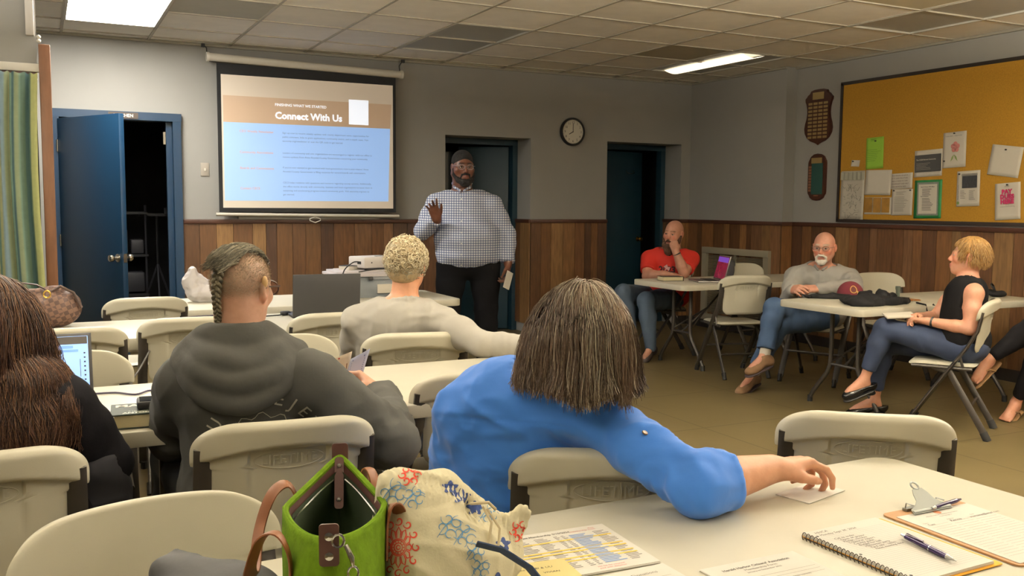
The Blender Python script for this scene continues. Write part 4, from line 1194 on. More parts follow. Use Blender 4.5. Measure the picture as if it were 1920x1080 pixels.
def glasses(H, par, rgb=(30, 28, 28), w=.026, h=.018, lens=(200, 210, 215), tint=.05, metal=0., rough=.3, th=.0016, rim=True):
    g = MB(); p = lambda x, y, z: tuple(H.p(x, y, z))
    for q in (-1, 1):
        ring = [p(q * .034 + w * math.cos(a) * (1 if abs(math.cos(a)) < .7 else .97), .099 - .10 * abs(q * .034 + w * math.cos(a)) * .35, .004 + h * math.sin(a)) for a in np.linspace(0, 2 * PI, 25)]
        if rim: g.tube(ring, th, 6, cap=False)
        g.tube([p(q * (.034 + w), .088, .010), p(q * .076, .078, .013), p(q * .080, .0, .012), p(q * .080, -.018, .002)], th, 6)
    g.tube([p(-.009, .101, .006), p(0, .106, .009), p(.009, .101, .006)], th, 6)
    o = g.build('glasses', mat('glasses ' + str(rgb), rgb, rough, metal), par)
    ln = MB()
    for q in (-1, 1):
        n = 20; c = p(q * .034, .098, .004)
        ring = [p(q * .034 + w * math.cos(a), .099 - .10 * abs(q * .034 + w * math.cos(a)) * .35, .004 + h * math.sin(a)) for a in np.linspace(0, 2 * PI, n, endpoint=False)]
        ln.add([c] + ring, [(0, 1 + k, 1 + (k + 1) % n) for k in range(n)])
    ln.build('lenses', mat('lens ' + str(lens), lens, .05, alpha=tint), o)
    return o
def finish(name, F, h, m, par, org, boxes=None, amp=0., dirs=None, seed=0, tint=None, it=1, post=None):
    V, Q = F.surface(h, boxes); V = relax(V, Q, it, .45)
    if amp: V = folds(V, vert_normals(V, Q), amp, dirs, seed)
    if post is not None: V = post(V, Q)
    t = tint(V) if callable(tint) else tint
    o = np_mesh(name, V, Q, m, par, t, origin=org)
    return o
# ---------------------------------------------------------------- people
def cutball(F, p, n, R):
    p = V3(*p); n = nrm(n)
    def fn(X, Y, Z):
        pl = (X - p[0]) * n[0] + (Y - p[1]) * n[1] + (Z - p[2]) * n[2]
        di = np.sqrt((X - p[0]) ** 2 + (Y - p[1]) ** 2 + (Z - p[2]) ** 2)
        return np.minimum(pl, R - di)
    F.cutfn(fn)
def ringband(F, c, n, R, r, k=.006, x=None, sq=1.):
    n = nrm(n); a = nrm(np.cross(n, (0, 1, .01))) if x is None else nrm(x); b = np.cross(n, a)
    P = [V3(*c) + a * R * math.cos(t) + b * R * sq * math.sin(t) for t in np.linspace(0, 2 * PI, 15)]
    F.chain(P, [r] * 15, k)
def adopt(par):
    T = Matrix.Translation(-Vector(par.location))
    for c in par.children: c.matrix_parent_inverse = T

class Person:
    def __init__(s, label, loc, S):
        s.e = empty('person', loc, 0, label, 'person'); s.S = S; s.H = S['head']
        s.fwd = heading(S['yaw'])
    def arms(s, F, pad, which='LR', upto=1., r=None, k=.03, ks=.05):
        S = s.S; R = r or S.get('armr', (.052, .043, .040, .027))
        for q in which:
            sh, el, wr = [V3(*S[n + q]) for n in ('sh', 'el', 'wr')]
            w2 = el + (wr - el) * upto
            F.cone(V3(*S['neck']) * .35 + sh * .65 - V3(0, 0, .01), sh, .055 + pad, R[0] + .004 + pad, ks)
            arm(F, sh, el, w2, (R[0] + pad, R[1] + pad, R[2] + pad, (R[3] if upto > .9 else R[2]) + pad), k)
    def trunk(s, F, pad=0.):
        S = s.S; w = [a + pad for a in S.get('w', (.165, .15, .17, .17))]; d = [a + pad for a in S.get('d', (.12, .11, .11))]
        return torso(F, S['pel'], S['chest'], S['neck'], s.fwd, w, d, belly=S.get('belly', 0.))
    def legs(s, F, pad=0., upto=1., r=None):
        S = s.S; R = r or S.get('legr', (.082, .060, .050, .036))
        for q in 'LR':
            hp, kn, an = [V3(*S[n + q]) for n in ('hp', 'kn', 'an')]
            leg(F, hp, kn, kn + (an - kn) * upto, tuple(a + pad for a in R))
    def body(s, skin, base, h=.014, fine=.0045, hands='LR', scale=1., jaw=0., **tk):
        S = s.S; F = Field(); s.trunk(F, -.012)
        s.arms(F, 0.); s.legs(F, -.006)
        head_field(F, s.H, V3(*S['neck']) + V3(0, 0, -.03), nr=S.get('nr', .055), fat=S.get('fat', 0.), jaw=jaw)
        bx = [(s.H.o - .15 * s.H.s, s.H.o + .15 * s.H.s, fine)]
        for q in hands:
            hd = S['hand' + q]; hand(F, V3(*S['wr' + q]), s=scale, **hd)
            c = V3(*S['wr' + q]) + nrm(hd['fdir']) * .075; hb_ = S.get('hbox', .115); bx.append((c - hb_, c + hb_, S.get('hfine', fine)))
        for q in 'LR':
            if 'to' + q in S:
                an, to = V3(*S['an' + q]), V3(*S['to' + q]); f = nrm(to - an)
                F.cone(an, an + (to - an) * .55 - V3(0, 0, .03), .034, .026, .02); F.cone(an - V3(0, 0, .035) - f * .02, an + (to - an) * .7 - V3(0, 0, .042), .026, .024, .02)
                if S.get('bare' + q): bare_foot(F, an, to)
        # overlapping fine regions would double: keep boxes disjoint by clipping hands to the side away from the head box
        bx = disjoint(bx) if h > fine else None
        def tn(V): return skin_tint(V, s.H, base, **tk)
        return finish('body', F, h, skin, s.e, None, bx, tint=tn, it=1)
def bare_foot(F, an, to):
    f = nrm(to - an); up = V3(0, 0, 1) - f * f[2]; up = nrm(up); sd = np.cross(f, up)
    for i in range(5):
        a = (i - 2) * .016; b = an + (to - an) * (.80 - .03 * abs(i - 1)) - up * .045 + sd * a
        F.cone(an + (to - an) * .45 - up * .035 + sd * a * .6, b, .014, .011, .012); F.cone(b, b + f * (.028 if i else .034), .0105, .009, .003)
def disjoint(bx):
    out = [bx[0]]
    for b in bx[1:]:
        lo, hi = np.array(b[0], float), np.array(b[1], float); ok = True
        for o in out:
            ol, oh = np.array(o[0]), np.array(o[1])
            if np.all(lo < oh) and np.all(hi > ol):
                # trim along the axis with least overlap
                cand = []
                for ax in range(3):
                    cand.append((oh[ax] - lo[ax], ax, 'lo')); cand.append((hi[ax] - ol[ax], ax, 'hi'))
                m, ax, sd = min(cand)
                if sd == 'lo': lo[ax] = oh[ax]
                else: hi[ax] = ol[ax]
                if np.any(hi - lo < .01): ok = False; break
        if ok: out.append((lo, hi, b[2]))
    return out

def project_print(name, lines_, frame, dirn, target, m, par, off=.0025):
    """lettering laid on a garment: flat geometry in frame's x/z plane cast along dirn onto the target mesh"""
    from mathutils.bvhtree import BVHTree
    me = target.data; bv = BVHTree.FromPolygons([v.co for v in me.vertices], [tuple(p.vertices) for p in me.polygons])
    bm = bmesh.new()
    for (vs, fs) in lines_:
        b0 = [bm.verts.new(v) for v in vs]
        for f in fs:
            try: bm.faces.new([b0[i] for i in f])
            except ValueError: pass
    bmesh.ops.triangulate(bm, faces=bm.faces)
    for _ in range(3):
        es = [e for e in bm.edges if e.calc_length() > .014]
        if not es: break
        bmesh.ops.subdivide_edges(bm, edges=es, cuts=1)
    bmesh.ops.triangulate(bm, faces=[f for f in bm.faces if len(f.verts) > 3])
    D = Vector(dirn).normalized(); out = MB(); V = []; bad = set()
    for i, v in enumerate(bm.verts):
        v.index = i
        o = Vector(frame.p(v.co.x, 0, v.co.y)); hit = bv.ray_cast(o - D * .5, D, 1.5)
        if hit[0] is None: bad.add(i); V.append(o)
        else: V.append(hit[0] - D * off)
    F_ = [tuple(v.index for v in f.verts) for f in bm.faces if not any(v.index in bad for v in f.verts)]
    out.add(V, F_); bm.free()
    return out.build(name, m, par, smooth=80)

def scalp_roots(H, n, g, keep, ax=(.077, .098, .091), c=(0, -.014, .030)):
    R = []
    while sum(len(r) for r in R) < n:
        d = g.normal(size=(n * 2, 3)); d /= np.linalg.norm(d, axis=1, keepdims=True)
        L = d * np.array(ax) + np.array(c); m = keep(L, d); R.append(np.hstack([L[m], d[m]]))
    R = np.vstack(R)[:n]; L, d = R[:, :3], R[:, 3:]
    W = H.o + H.s * (L[:, 0:1] * H.r + L[:, 1:2] * H.f + L[:, 2:3] * H.u)
    N = d / np.array(ax); N = N[:, 0:1] * H.r + N[:, 1:2] * H.f + N[:, 2:3] * H.u; N /= np.linalg.norm(N, axis=1, keepdims=True)
    return W, N, L
M_hair = mat('hair strands', (120, 100, 80), .38, attr=True, spec=.4)
SKULL = lambda H: (H, (0, -.014, .030), (.078, .100, .092))

# ---- the woman in the blue shirt, nearest the camera
def woman_in_blue():
    H = headframe((1.083, 1.800, 1.092), 17, -2, 0)
    S = dict(yaw=34, head=H, pel=(1.045, 2.09, .56), chest=(1.015, 2.015, .84), neck=(1.062, 1.885, .985), nr=.052,
             shL=(.905, 2.035, .885), elL=(.925, 2.19, .66), wrL=(1.02, 2.36, .62), shR=(1.125, 1.800, .905), elR=(1.215, 1.535, .803), wrR=(1.450, 1.575, .800),
             hpL=(.98, 2.07, .54), knL=(1.12, 2.47, .55), anL=(1.12, 2.50, .11), toL=(1.16, 2.68, .05), hpR=(1.14, 1.98, .54), knR=(1.32, 2.34, .55), anR=(1.34, 2.38, .11), toR=(1.40, 2.55, .05),
             w=(.185, .18, .172, .140), d=(.13, .125, .115), armr=(.049, .044, .048, .033),
             handR=dict(fdir=(.93, -.08, .06), back=(-.1, .15, .95), side=1, curl=(.55, .75, .9, 1.0), thumb=.55), handL=dict(fdir=(.7, .5, -.1), back=(0, 0, 1), side=1), hfine=.004, hbox=.29)
    P = Person('person in bright blue shirt with shoulder-length brown-grey hair, arm stretched over the foreground table', (1.05, 1.99, 0), S)
    P.body(skinmat('light warm skin', .5), (206, 152, 122), fine=.006, scale=1.04, hands='RL')
    # shirt with yoke, folds and rolled cuff
    M = mat('bright blue cotton', (54, 120, 216), .75, noise=.04, nscale=4, bump=.2, bscale=60, sheen=.2, wr=(.014, 5.5, (1, 1, 2.6), (.2, .35, .6)))
    F = Field(); P.trunk(F, .006); P.arms(F, .012, 'LR', .20, ks=.06); F.cone(S['elR'], V3(*S['elR']) + (V3(*S['wrR']) - V3(*S['elR'])) * .42, .054, .059, .02)
    F.ell((1.05, 2.08, .52), (.20, .14, .12), Frame((0, 0, 0), P.fwd).m(), .06)
    F.ell((1.00, 1.945, .80), (.14, .055, .15), Frame((0, 0, 0), P.fwd).m(), .05)
    el, wr = V3(*S['elR']), V3(*S['wrR']); d = nrm(wr - el)
    cutball(F, el + d * .082, d, .10)
    for a, r in ((.040, .0535), (.072, .0555)): ringband(F, el + d * a, d, r, .0085, .004)
    cutball(F, V3(*S['neck']) + V3(0, 0, .012), (0, 0, 1), .10)
    ringband(F, V3(*S['neck']) + V3(0, .0, .004), (0, .1, 1), .060, .012, .01)
    def post(V, Q):
        N = vert_normals(V, Q)
        V = folds(V, N, .017, [((.72, -.5, -.38), 16, 3.2, .55), ((.9, .1, -.10), 24, 3, .35), ((0, 0, 1), 6, 6, .2)], 11)
        N = vert_normals(V, Q); arm_ = V[:, 1] < 1.74       # tighter rings of folds on the sleeve
        el_ = np.exp(-(np.linalg.norm(V - (el + V3(-.01, .02, .0)), axis=1) / .12) ** 2)
        rg = 1 - np.abs(2 * vnoise(V * np.array([13, 28, 14]) + 3, 4) - 1); V = V + N * (el_ * (rg - .5) * .016)[:, None]
        # yoke seam across the shoulder blades and armhole seam
        L = Frame(S['chest'], P.fwd).loc(V); sm_ = np.exp(-((L[:, 2] - (.058 - .06 * np.abs(L[:, 0]))) / .0028) ** 2) * (L[:, 1] < 0) * (np.abs(L[:, 0]) < .17)
        return V - N * (sm_ * .004)[:, None]
    sh = finish('shirt', F, .0065, M, P.e, None, amp=0, post=post)
    g = MB(); b = V3(1.225, 1.555, .875)
    g.lathe([(0, 0), (.0065, 0), (.007, .0015), (.0055, .003), (0, .0026)], 14, Matrix.Translation(Vector(b)) @ Vector((.15, -.5, .85)).to_track_quat('Z', 'Y').to_matrix().to_4x4())
    project = g.build('sleeve_button', mat('horn button', (120, 92, 60), .3), P.e)
    from mathutils.bvhtree import BVHTree
    bv = BVHTree.FromPolygons([v.co for v in sh.data.vertices], [tuple(p.vertices) for p in sh.data.polygons])
    dr = (Vector((1.17, 1.60, .84)) - Vector((0, 0, 1.39))).normalized()
    o = Vector((0, 0, 1.39)); hit = bv.ray_cast(o, (Vector((1.165, 1.66, .893)) - o).normalized())
    if hit[0] is not None:
        q = hit[0]
        for v in project.data.vertices: v.co += q + hit[1] * .001 - Vector(b)
    # trousers
    F = Field(); P.legs(F, .006); F.ell(S['pel'], (.185, .14, .12), Frame((0, 0, 0), P.fwd).m(), .05)
    finish('trousers', F, .012, mat('dark trousers', (34, 36, 44), .8), P.e, None)
    F = Field(); 
    for q in 'LR': shoe(F, S['an' + q], S['to' + q])
    finish('shoes', F, .008, mat('black leather', (20, 19, 19), .35), P.e, None)
    # hair
    g = np.random.default_rng(4)
    F = Field(); Mx = H.m()
    F.ell(H.p(0, -.018, .032), (.082, .104, .095), Mx, 0); F.ell(H.p(0, -.045, -.055), (.077, .062, .085), Mx, .05); F.ell(H.p(0, -.05, -.085), (.072, .050, .04), Mx, .04)
    F.ell(H.p(0, .12, -.05), (.062, .09, .10), Mx, .03, 's')
    def ht(V):
        L = H.loc(V); n = vnoise(np.stack([np.arctan2(L[:, 0], -L[:, 1]) * 14, L[:, 2] * 6, L[:, 2] * 0], 1), 3)[:, None]
        return np.array([72, 56, 44.]) * (.7 + .6 * n)
    finish('hair', F, .006, mat('hair base', (70, 55, 42), .6, attr=True), P.e, None, tint=ht, amp=.004, dirs=[((1, 0, 0), 40, 4, 1)])
    W, N, L = scalp_roots(H, 9500, g, lambda L, d: (d[:, 2] > -.35) & ((L[:, 1] < .055) | (L[:, 2] > .085)) & (g.random(len(L)) < .35 + .65 * (d[:, 2] > .0)))
    side = np.sign(L[:, 0:1] + g.normal(0, .004, (len(L), 1)) - .006); fb = np.clip((L[:, 1:2] + .05) / .07, .0, 1); part = side * H.r * (.75 * fb + .05) + N * .25 - H.f * (.25 + .35 * (1 - fb)) * (L[:, 2:3] > .06) - H.u * (1 - fb) * .6
    ex = [SKULL(H), (H, (0, -.022, -.07), (.064, .062, .10)), (Frame((1.03, 1.95, .84), P.fwd), (0, 0, 0), (.18, .12, .14))]
    off = g.uniform(.002, .015, len(W))
    paths = grow(W, part, 25, .0142, H, ex, .22, off, .055, 5)
    cut = H.p(0, 0, -.105)[2]; low = paths[:, :, 2]       # ends gather in a soft irregular line at the shoulders
    paths = trim(paths, cut + g.normal(0, .014, len(W)) + .012 * np.sin(paths[:, 12, 0] * 60))
    e = (np.linspace(0, 1, paths.shape[1]) ** 6)[None, :, None]; paths = paths - H.f * e * .016 * g.uniform(-.2, 1, (len(W), 1, 1)) + H.r * e * g.normal(0, .008, (len(W), 1, 1))
    gr = np.clip(1.25 - np.abs(L[:, 0]) / .035, 0, 1) * (L[:, 2] > .06)
    nz = vnoise(L * np.array([60., 25, 25]), 9)[:, None]; cl = np.array([68, 54, 44.]) + (nz ** 1.5) * np.array([78, 68, 56.]) + g.normal(0, 6, (len(W), 1))
    m = g.random(len(W)) < (.05 + .38 * gr); cl[m] = pick([(160, 150, 132), (182, 172, 152), (136, 124, 106)], int(m.sum()), g); cl = np.clip(cl, 5, 250)
    tt_ = np.linspace(0, 1, paths.shape[1])[None, :, None]; pz = vnoise(L * 22, 31)[:, None, None] * 14; paths = paths + (H.r * np.sin(tt_ * 10 + pz) + H.f * np.cos(tt_ * 8 + pz)) * .0045 * tt_
    paths = clump(paths, 420, .5, g)
    strands('hair_strands', paths, g.uniform(.0005, .0010, len(W)), M_hair, P.e, cl, .6)
    ex2 = trim(grow(W[:60], part[:60] + g.normal(0, .12, (60, 3)), 24, .0135, H, ex, .22, off[:60] + .008, .10, 9), cut - .01 + g.normal(0, .012, 60))
    strands('loose_hair', ex2, .0005, M_hair, P.e, pick([(150, 134, 110)], 60, g), .5)
    # ring and wristwatch-free hand: two rings on the ring finger
    adopt(P.e)
    return P
def man_in_hood():
    H = headframe((.494, 2.668, 1.150), 42, -4, 3, .98)
    S = dict(yaw=14, head=H, pel=(.52, 2.72, .55), chest=(.495, 2.64, .83), neck=(.485, 2.645, .995), nr=.062,
             shL=(.345, 2.70, .885), elL=(.325, 2.88, .70), wrL=(.50, 3.00, .785), shR=(.655, 2.545, .895), elR=(.865, 2.475, .715), wrR=(.93, 2.765, .795),
             hpL=(.42, 2.80, .53), knL=(.36, 3.22, .54), anL=(.36, 3.20, .11), toL=(.36, 3.38, .05), hpR=(.60, 2.76, .53), knR=(.68, 3.18, .54), anR=(.68, 3.16, .11), toR=(.70, 3.34, .05),
             w=(.175, .165, .165, .145), d=(.14, .14, .125), armr=(.057, .052, .048, .032), hfine=.0035,
             handR=dict(fdir=(-.35, .65, .42), back=(.72, -.3, .45), side=-1, curl=(.75, .95, 1.1, 1.2), thumb=.8), handL=dict(fdir=(.8, .3, .1), back=(0, 0, 1), side=1, curl=(.5, .6, .6, .6)))
    P = Person('person in charcoal hooded sweatshirt with shaved sides and a thin braid, holding leaflets', (.51, 2.72, 0), S)
    def scalp(L): return np.clip((L[:, 2] + .028 + .4 * np.clip(L[:, 1] - .03, 0, .1) * 0) / .03, 0, 1) * (L[:, 1] < .06) * .62 * (.7 + .5 * vnoise(L * 160, 9))
    P.body(skinmat('light warm skin', .5), (196, 150, 126), fine=.0042, blush=12, scalp=(scalp, (150, 132, 110)))
    Mf = mat('charcoal fleece', (58, 58, 55), .95, noise=.10, nscale=14, bump=.3, bscale=90, wr=(.016, 4.2, (1, 1, 1.8), (.3, .5, .2)))
    F = Field(); P.trunk(F, .016); P.arms(F, .022, 'LR', 1.)
    F.ell((.51, 2.68, .56), (.195, .17, .13), Frame((0, 0, 0), P.fwd).m(), .06)
    wr, el = V3(*S['wrR']), V3(*S['elR']); d = nrm(wr - el); cutball(F, wr - d * .012, d, .09); ringband(F, wr - d * .022, d, .040, .010, .006)
    wl, ell_ = V3(*S['wrL']), V3(*S['elL']); d2 = nrm(wl - ell_); cutball(F, wl - d2 * .01, d2, .08)
    cutball(F, V3(*S['neck']) + V3(0, 0, .02), (0, 0, 1), .12)
    def post(V, Q):
        N = vert_normals(V, Q)
        V = folds(V, N, .016, [((.5, .3, .75), 13, 4, .5), ((.8, -.2, .45), 20, 4, .35)], 21)
        N = vert_normals(V, Q); w = np.exp(-(np.linalg.norm(V - el, axis=1) / .15) ** 2)
        rg = 1 - np.abs(2 * vnoise(V * np.array([16, 20, 18]) + 9, 6) - 1); return V + N * (w * (rg - .5) * .022)[:, None]
    sw = finish('sweatshirt', F, .0075, Mf, P.e, None, post=post)
    # hood hanging down the back
    F = Field(); c = V3(*S['neck']); f = P.fwd; r = np.cross(f, (0, 0, 1))
    back = -f
    pts_ = [c + r * .05 + f * .075 + V3(0, 0, -.03), c + r * .105 + f * .02 + V3(0, 0, .000), c + r * .085 + back * .055 + V3(0, 0, .035), c + back * .085 + V3(0, 0, .050), c - r * .085 + back * .055 + V3(0, 0, .035), c - r * .105 + f * .02 + V3(0, 0, .000), c - r * .05 + f * .075 + V3(0, 0, -.03)]
    pts = [c + r * (.098 * math.sin(a)) - f * (.080 * math.cos(a)) + V3(0, 0, .040 * math.cos(a * .9)) for a in np.linspace(-2.45, 2.45, 25)]; F.chain(pts, [.030 + .004 * math.cos(a) for a in np.linspace(-2.45, 2.45, 25)], .02)
    def swag(w, dep, top, drop, rad):
        P_ = [c + r * (w * math.sin(a)) - f * (.02 + dep * math.cos(a) ** 1.0) + V3(0, 0, top - drop * max(0, math.cos(a)) ** 1.6) for a in np.linspace(-1.5, 1.5, 17)]
        F.chain(P_, [rad * (.72 + .28 * math.cos(a)) for a in np.linspace(-1.5, 1.5, 17)], .016)
    swag(.160, .140, -.015, .120, .032); swag(.145, .145, -.002, .078, .029); swag(.125, .125, .010, .040, .028)
    Mx = Frame((0, 0, 0), f, (0, 0, 1)).m()
    F.ell(c + back * .085 + V3(0, 0, -.030), (.125, .052, .070), Mx, .03)
    F.ell(c + back * .055 + V3(0, 0, .055), (.060, .030, .045), Mx, .02, 's')
    def posth(V, Q):
        N = vert_normals(V, Q); L = Frame(c, f).loc(V)
        u = L[:, 2] + .9 * np.abs(L[:, 0]) ** 1.3 * 1.6 + .02 * vnoise(V * 12, 2)     # swags hanging between the shoulders
        return V + N * ((vnoise(V * 17, 8) - .5) * .014)[:, None]
    finish('hood', F, .0055, Mf, P.e, None, post=posth, it=2)
    # faded print across the back
    X = []
    def arcword(word, R, a0, a1, size, cx=0, cy=0):
        for i, ch in enumerate(word):
            if ch == ' ': continue
            a = a0 + (a1 - a0) * i / max(1, len(word) - 1); vs, fs = text_geo(ch, size)
            if not vs: continue
            w = max(v.x for v in vs); co, si = math.cos(a - PI / 2), math.sin(a - PI / 2)
            X.append(([Vector(((v.x - w / 2) * co - v.y * si + cx + R * math.cos(a), (v.x - w / 2) * si + v.y * co + cy + R * math.sin(a), 0)) for v in vs], fs))
    arcword('LIPU MAKEJETTY', .128, math.radians(196), math.radians(-4), .052, .0, -.055)
    vs, fs = text_geo('1900', .066, bold=.0012); w = max(v.x for v in vs); X.append(([Vector((v.x - w / 2, v.y - .045, 0)) for v in vs], fs))
    ring = []
    for k in range(33):
        a = math.radians(190 - k * 200 / 32); rr = .098 + .008 * math.sin(k * 1.3); ring.append((rr * math.cos(a), -.055 + rr * math.sin(a)))
    vs = []; fs = []
    for k, (x, y) in enumerate(ring):
        n = math.hypot(x, y + .055); vs += [Vector((x, y, 0)), Vector((x * (1 + .0022 / n), (y + .055) * (1 + .0022 / n) - .055, 0))]
        if k: fs.append((2 * k - 2, 2 * k - 1, 2 * k + 1, 2 * k))
    X.append((vs, fs))
    fr = Frame(V3(*S['chest']) + V3(.0, -.2, -.050), heading(16)); project_print('back_print', X, fr, heading(16), sw, mat('faded white print', (164, 160, 146), .9), P.e)
    F = Field(); P.legs(F, .008); F.ell(S['pel'], (.18, .14, .12), Frame((0, 0, 0), P.fwd).m(), .05)
    finish('trousers', F, .012, mat('dark jeans', (40, 46, 58), .85), P.e, None)
    F = Field()
    for q in 'LR': shoe(F, S['an' + q], S['to' + q])
    finish('shoes', F, .008, MATS['black leather'], P.e, None)
    # hair: close stubble all over, longer grey band along the crown feeding a braid
    g = np.random.default_rng(8)
    W, N, L = scalp_roots(H, 5200, g, lambda L, d: (L[:, 2] > -.035) & (L[:, 1] < .06), ax=(.0755, .0965, .0885))
    D = N * .55 + H.u * .2 - H.f * .5 + g.normal(0, .25, N.shape)
    D /= np.linalg.norm(D, axis=1, keepdims=True); K = np.linspace(0, 1, 3); ln_ = g.uniform(.004, .008, len(W))
    strands('stubble', W[:, None] + D[:, None] * (K[None, :, None] * ln_[:, None, None]), .00045, M_hair, P.e, pick([(186, 168, 142), (172, 154, 130), (200, 184, 158), (158, 140, 116)], len(W), g, 5), .6)
    W, N, L = scalp_roots(H, 2600, g, lambda L, d: (np.abs(L[:, 0] - 0) < .036 - .0 * L[:, 1]) & (L[:, 2] > .07) & (L[:, 1] < .07) & (L[:, 1] > -.09))
    tgt = H.p(-.004, -.112, .055); D = (tgt - W); D /= np.linalg.norm(D, axis=1, keepdims=True); D = D * .8 + N * .45
    pth = grow(W, D, 9, .0085, H, [(H, (0, -.014, .030), (.079, .100, .095))], .25, g.uniform(0, .008, len(W)), .12, 3, gdir=nrm(tgt - H.p(0, .0, .11)))
    strands('crown_hair', pth, g.uniform(.0007, .0013, len(W)), M_hair, P.e, pick([(122, 116, 98), (92, 88, 74), (164, 156, 134), (70, 66, 56)], len(W), g), .5)
    # braid: three interlaced strands following the back of the head to the collar
    ctr = [H.p(.0, -.098, .088), H.p(-.002, -.118, .060), H.p(-.005, -.123, .020), H.p(-.008, -.116, -.020), H.p(-.012, -.100, -.058), H.p(-.016, -.086, -.088), H.p(-.022, -.082, -.112), H.p(-.034, -.086, -.132)]
    ctr = np.array(ctr); tt = np.linspace(0, len(ctr) - 1, 90); C = np.stack([np.interp(tt, np.arange(len(ctr)), ctr[:, i]) for i in range(3)], 1)
    for _ in range(12): C[1:-1] = (C[:-2] + C[2:]) / 2
    g2 = MB()
    for s in range(3):
        pts = []; rs = []
        for i in range(90):
            t = i / 89; w_ = .0115 * (1 - .62 * t); a = i * .42 + s * 2 * PI / 3
            pts.append(C[i] + H.r * w_ * math.sin(a) - H.f * w_ * .55 * math.sin(2 * a)); rs.append(.0078 * (1 - .62 * t))
        g2.tube(pts, rs, 9)
    br = g2.build('braid', mat('grey-brown braid', (92, 84, 64), .55, noise=.45, nscale=160, bump=.8, bscale=300), P.e, smooth=80)
    g2 = MB(); g2.tube([C[86], C[89], C[89] + V3(0, 0, -.012)], .006, 8); g2.build('hair_tie', M_black, br)
    glasses(H, P.e, (52, 30, 22), .028, .021, (150, 120, 90), .55, th=.0024)
    g2 = MB(); g2.sphere(H.p(.084, -.022, .026), (.008, .008, .017), 10); g2.build('hearing_aid', mat('beige hearing aid', (206, 170, 120), .4), P.e)
    adopt(P.e); return P

def man_in_grey():
    H = headframe((1.452, 3.925, 1.118), 40, 0, 0, .98)
    S = dict(yaw=20, head=H, pel=(1.44, 4.02, .55), chest=(1.405, 3.93, .80), neck=(1.425, 3.90, .965), nr=.056,
             shL=(1.245, 4.00, .865), elL=(1.28, 4.20, .66), wrL=(1.48, 4.26, .62), shR=(1.565, 3.80, .865), elR=(1.675, 3.60, .790), wrR=(1.895, 3.47, .778),
             hpL=(1.38, 4.10, .53), knL=(1.52, 4.50, .54), anL=(1.50, 4.46, .11), toL=(1.55, 4.62, .05), hpR=(1.55, 4.05, .53), knR=(1.74, 4.42, .54), anR=(1.74, 4.40, .11), toR=(1.80, 4.56, .05),
             w=(.18, .175, .17, .145), d=(.13, .13, .115), handR=dict(fdir=(.9, -.25, -.05), back=(0, 0, 1), side=-1, curl=(.3, .35, .4, .5)), handL=dict(fdir=(.8, .2, -.1), back=(0, 0, 1), side=1))
    P = Person('person in light grey long-sleeved top with short curly blond-grey hair, arm resting on a table', (1.44, 4.02, 0), S)
    P.body(skinmat('light warm skin', .5), (204, 148, 116), fine=.006, hands='R')
    F = Field(); P.trunk(F, .010); P.arms(F, .015, 'LR', 1.); F.ell((1.43, 3.99, .56), (.20, .16, .13), Frame((0, 0, 0), P.fwd).m(), .06)
    wr, el = V3(*S['wrR']), V3(*S['elR']); d = nrm(wr - el); cutball(F, wr - d * .01, d, .08); cutball(F, V3(*S['neck']) + V3(0, 0, .008), (0, 0, 1), .11)
    ringband(F, V3(*S['neck']) + V3(0, 0, .002), (0, .15, 1), .064, .009, .01)
    def post(V, Q):
        N = vert_normals(V, Q); V = folds(V, N, .012, [((.6, -.1, .75), 14, 3.5, .5), ((.2, .1, 1), 24, 5, .3)], 31)
        N = vert_normals(V, Q); w = np.exp(-(np.linalg.norm(V - wr, axis=1) / .13) ** 2); rg = np.sin(((V - wr) @ d) * 190 + 2 * vnoise(V * 20, 3)); return V + N * (w * rg * .004)[:, None]
    finish('shirt', F, .0085, mat('light grey cotton', (164, 160, 152), .85, noise=.04, nscale=10, bump=.2, bscale=60, wr=(.012, 6, (1, 1, 2.2), (.3, -.4, .2))), P.e, None, post=post)
    F = Field(); P.legs(F, .008); F.ell(S['pel'], (.18, .14, .12), Frame((0, 0, 0), P.fwd).m(), .05); finish('trousers', F, .014, MATS['dark jeans'], P.e, None)
    F = Field()
    for q in 'LR': shoe(F, S['an' + q], S['to' + q])
    finish('shoes', F, .01, MATS['black leather'], P.e, None)
    g = np.random.default_rng(2); Mx = H.m(); F = Field()
    F.ell(H.p(0, -.020, .036), (.087, .105, .096), Mx, 0); F.ell(H.p(0, -.062, -.030), (.070, .050, .050), Mx, .03); F.ell(H.p(0, .13, -.03), (.08, .10, .10), Mx, .02, 's')
    finish('hair', F, .008, mat('blond hair base', (160, 140, 108), .7, noise=.3, nscale=60), P.e, None)
    W, N, L = scalp_roots(H, 900, g, lambda L, d: ((L[:, 2] > -.035) & (L[:, 1] < .06)), ax=(.088, .107, .097), c=(0, -.02, .036))
    th = np.linspace(0, 1, 16); A = np.cross(N, g.normal(size=N.shape)); A /= np.linalg.norm(A, axis=1, keepdims=True); B = np.cross(N, A)
    rad = g.uniform(.006, .013, len(W))[:, None, None]; tw = g.uniform(.45, 1.15, len(W))[:, None, None]; ang = th[None, :, None] * 2 * PI * tw
    pth = W[:, None] + rad * (A[:, None] * np.cos(ang) + B[:, None] * np.sin(ang)) + N[:, None] * (.002 + .007 * th[None, :, None]) + g.normal(0, .004, (len(W), 1, 3)) - np.array([0, 0, .012]) * th[None, :, None]
    lo = np.clip((.03 - L[:, 2]) / .07, 0, 1)[:, None]
    cl = pick([(214, 200, 168), (230, 218, 188), (194, 176, 142), (206, 194, 168)], len(W), g) * (1 - .38 * lo)
    strands('curls', pth, g.uniform(.0016, .0028, len(W)), M_hair, P.e, cl, .6, 5)
    glasses(H, P.e, (90, 84, 78), .025, .017, (190, 190, 186), .2)
    adopt(P.e); return P

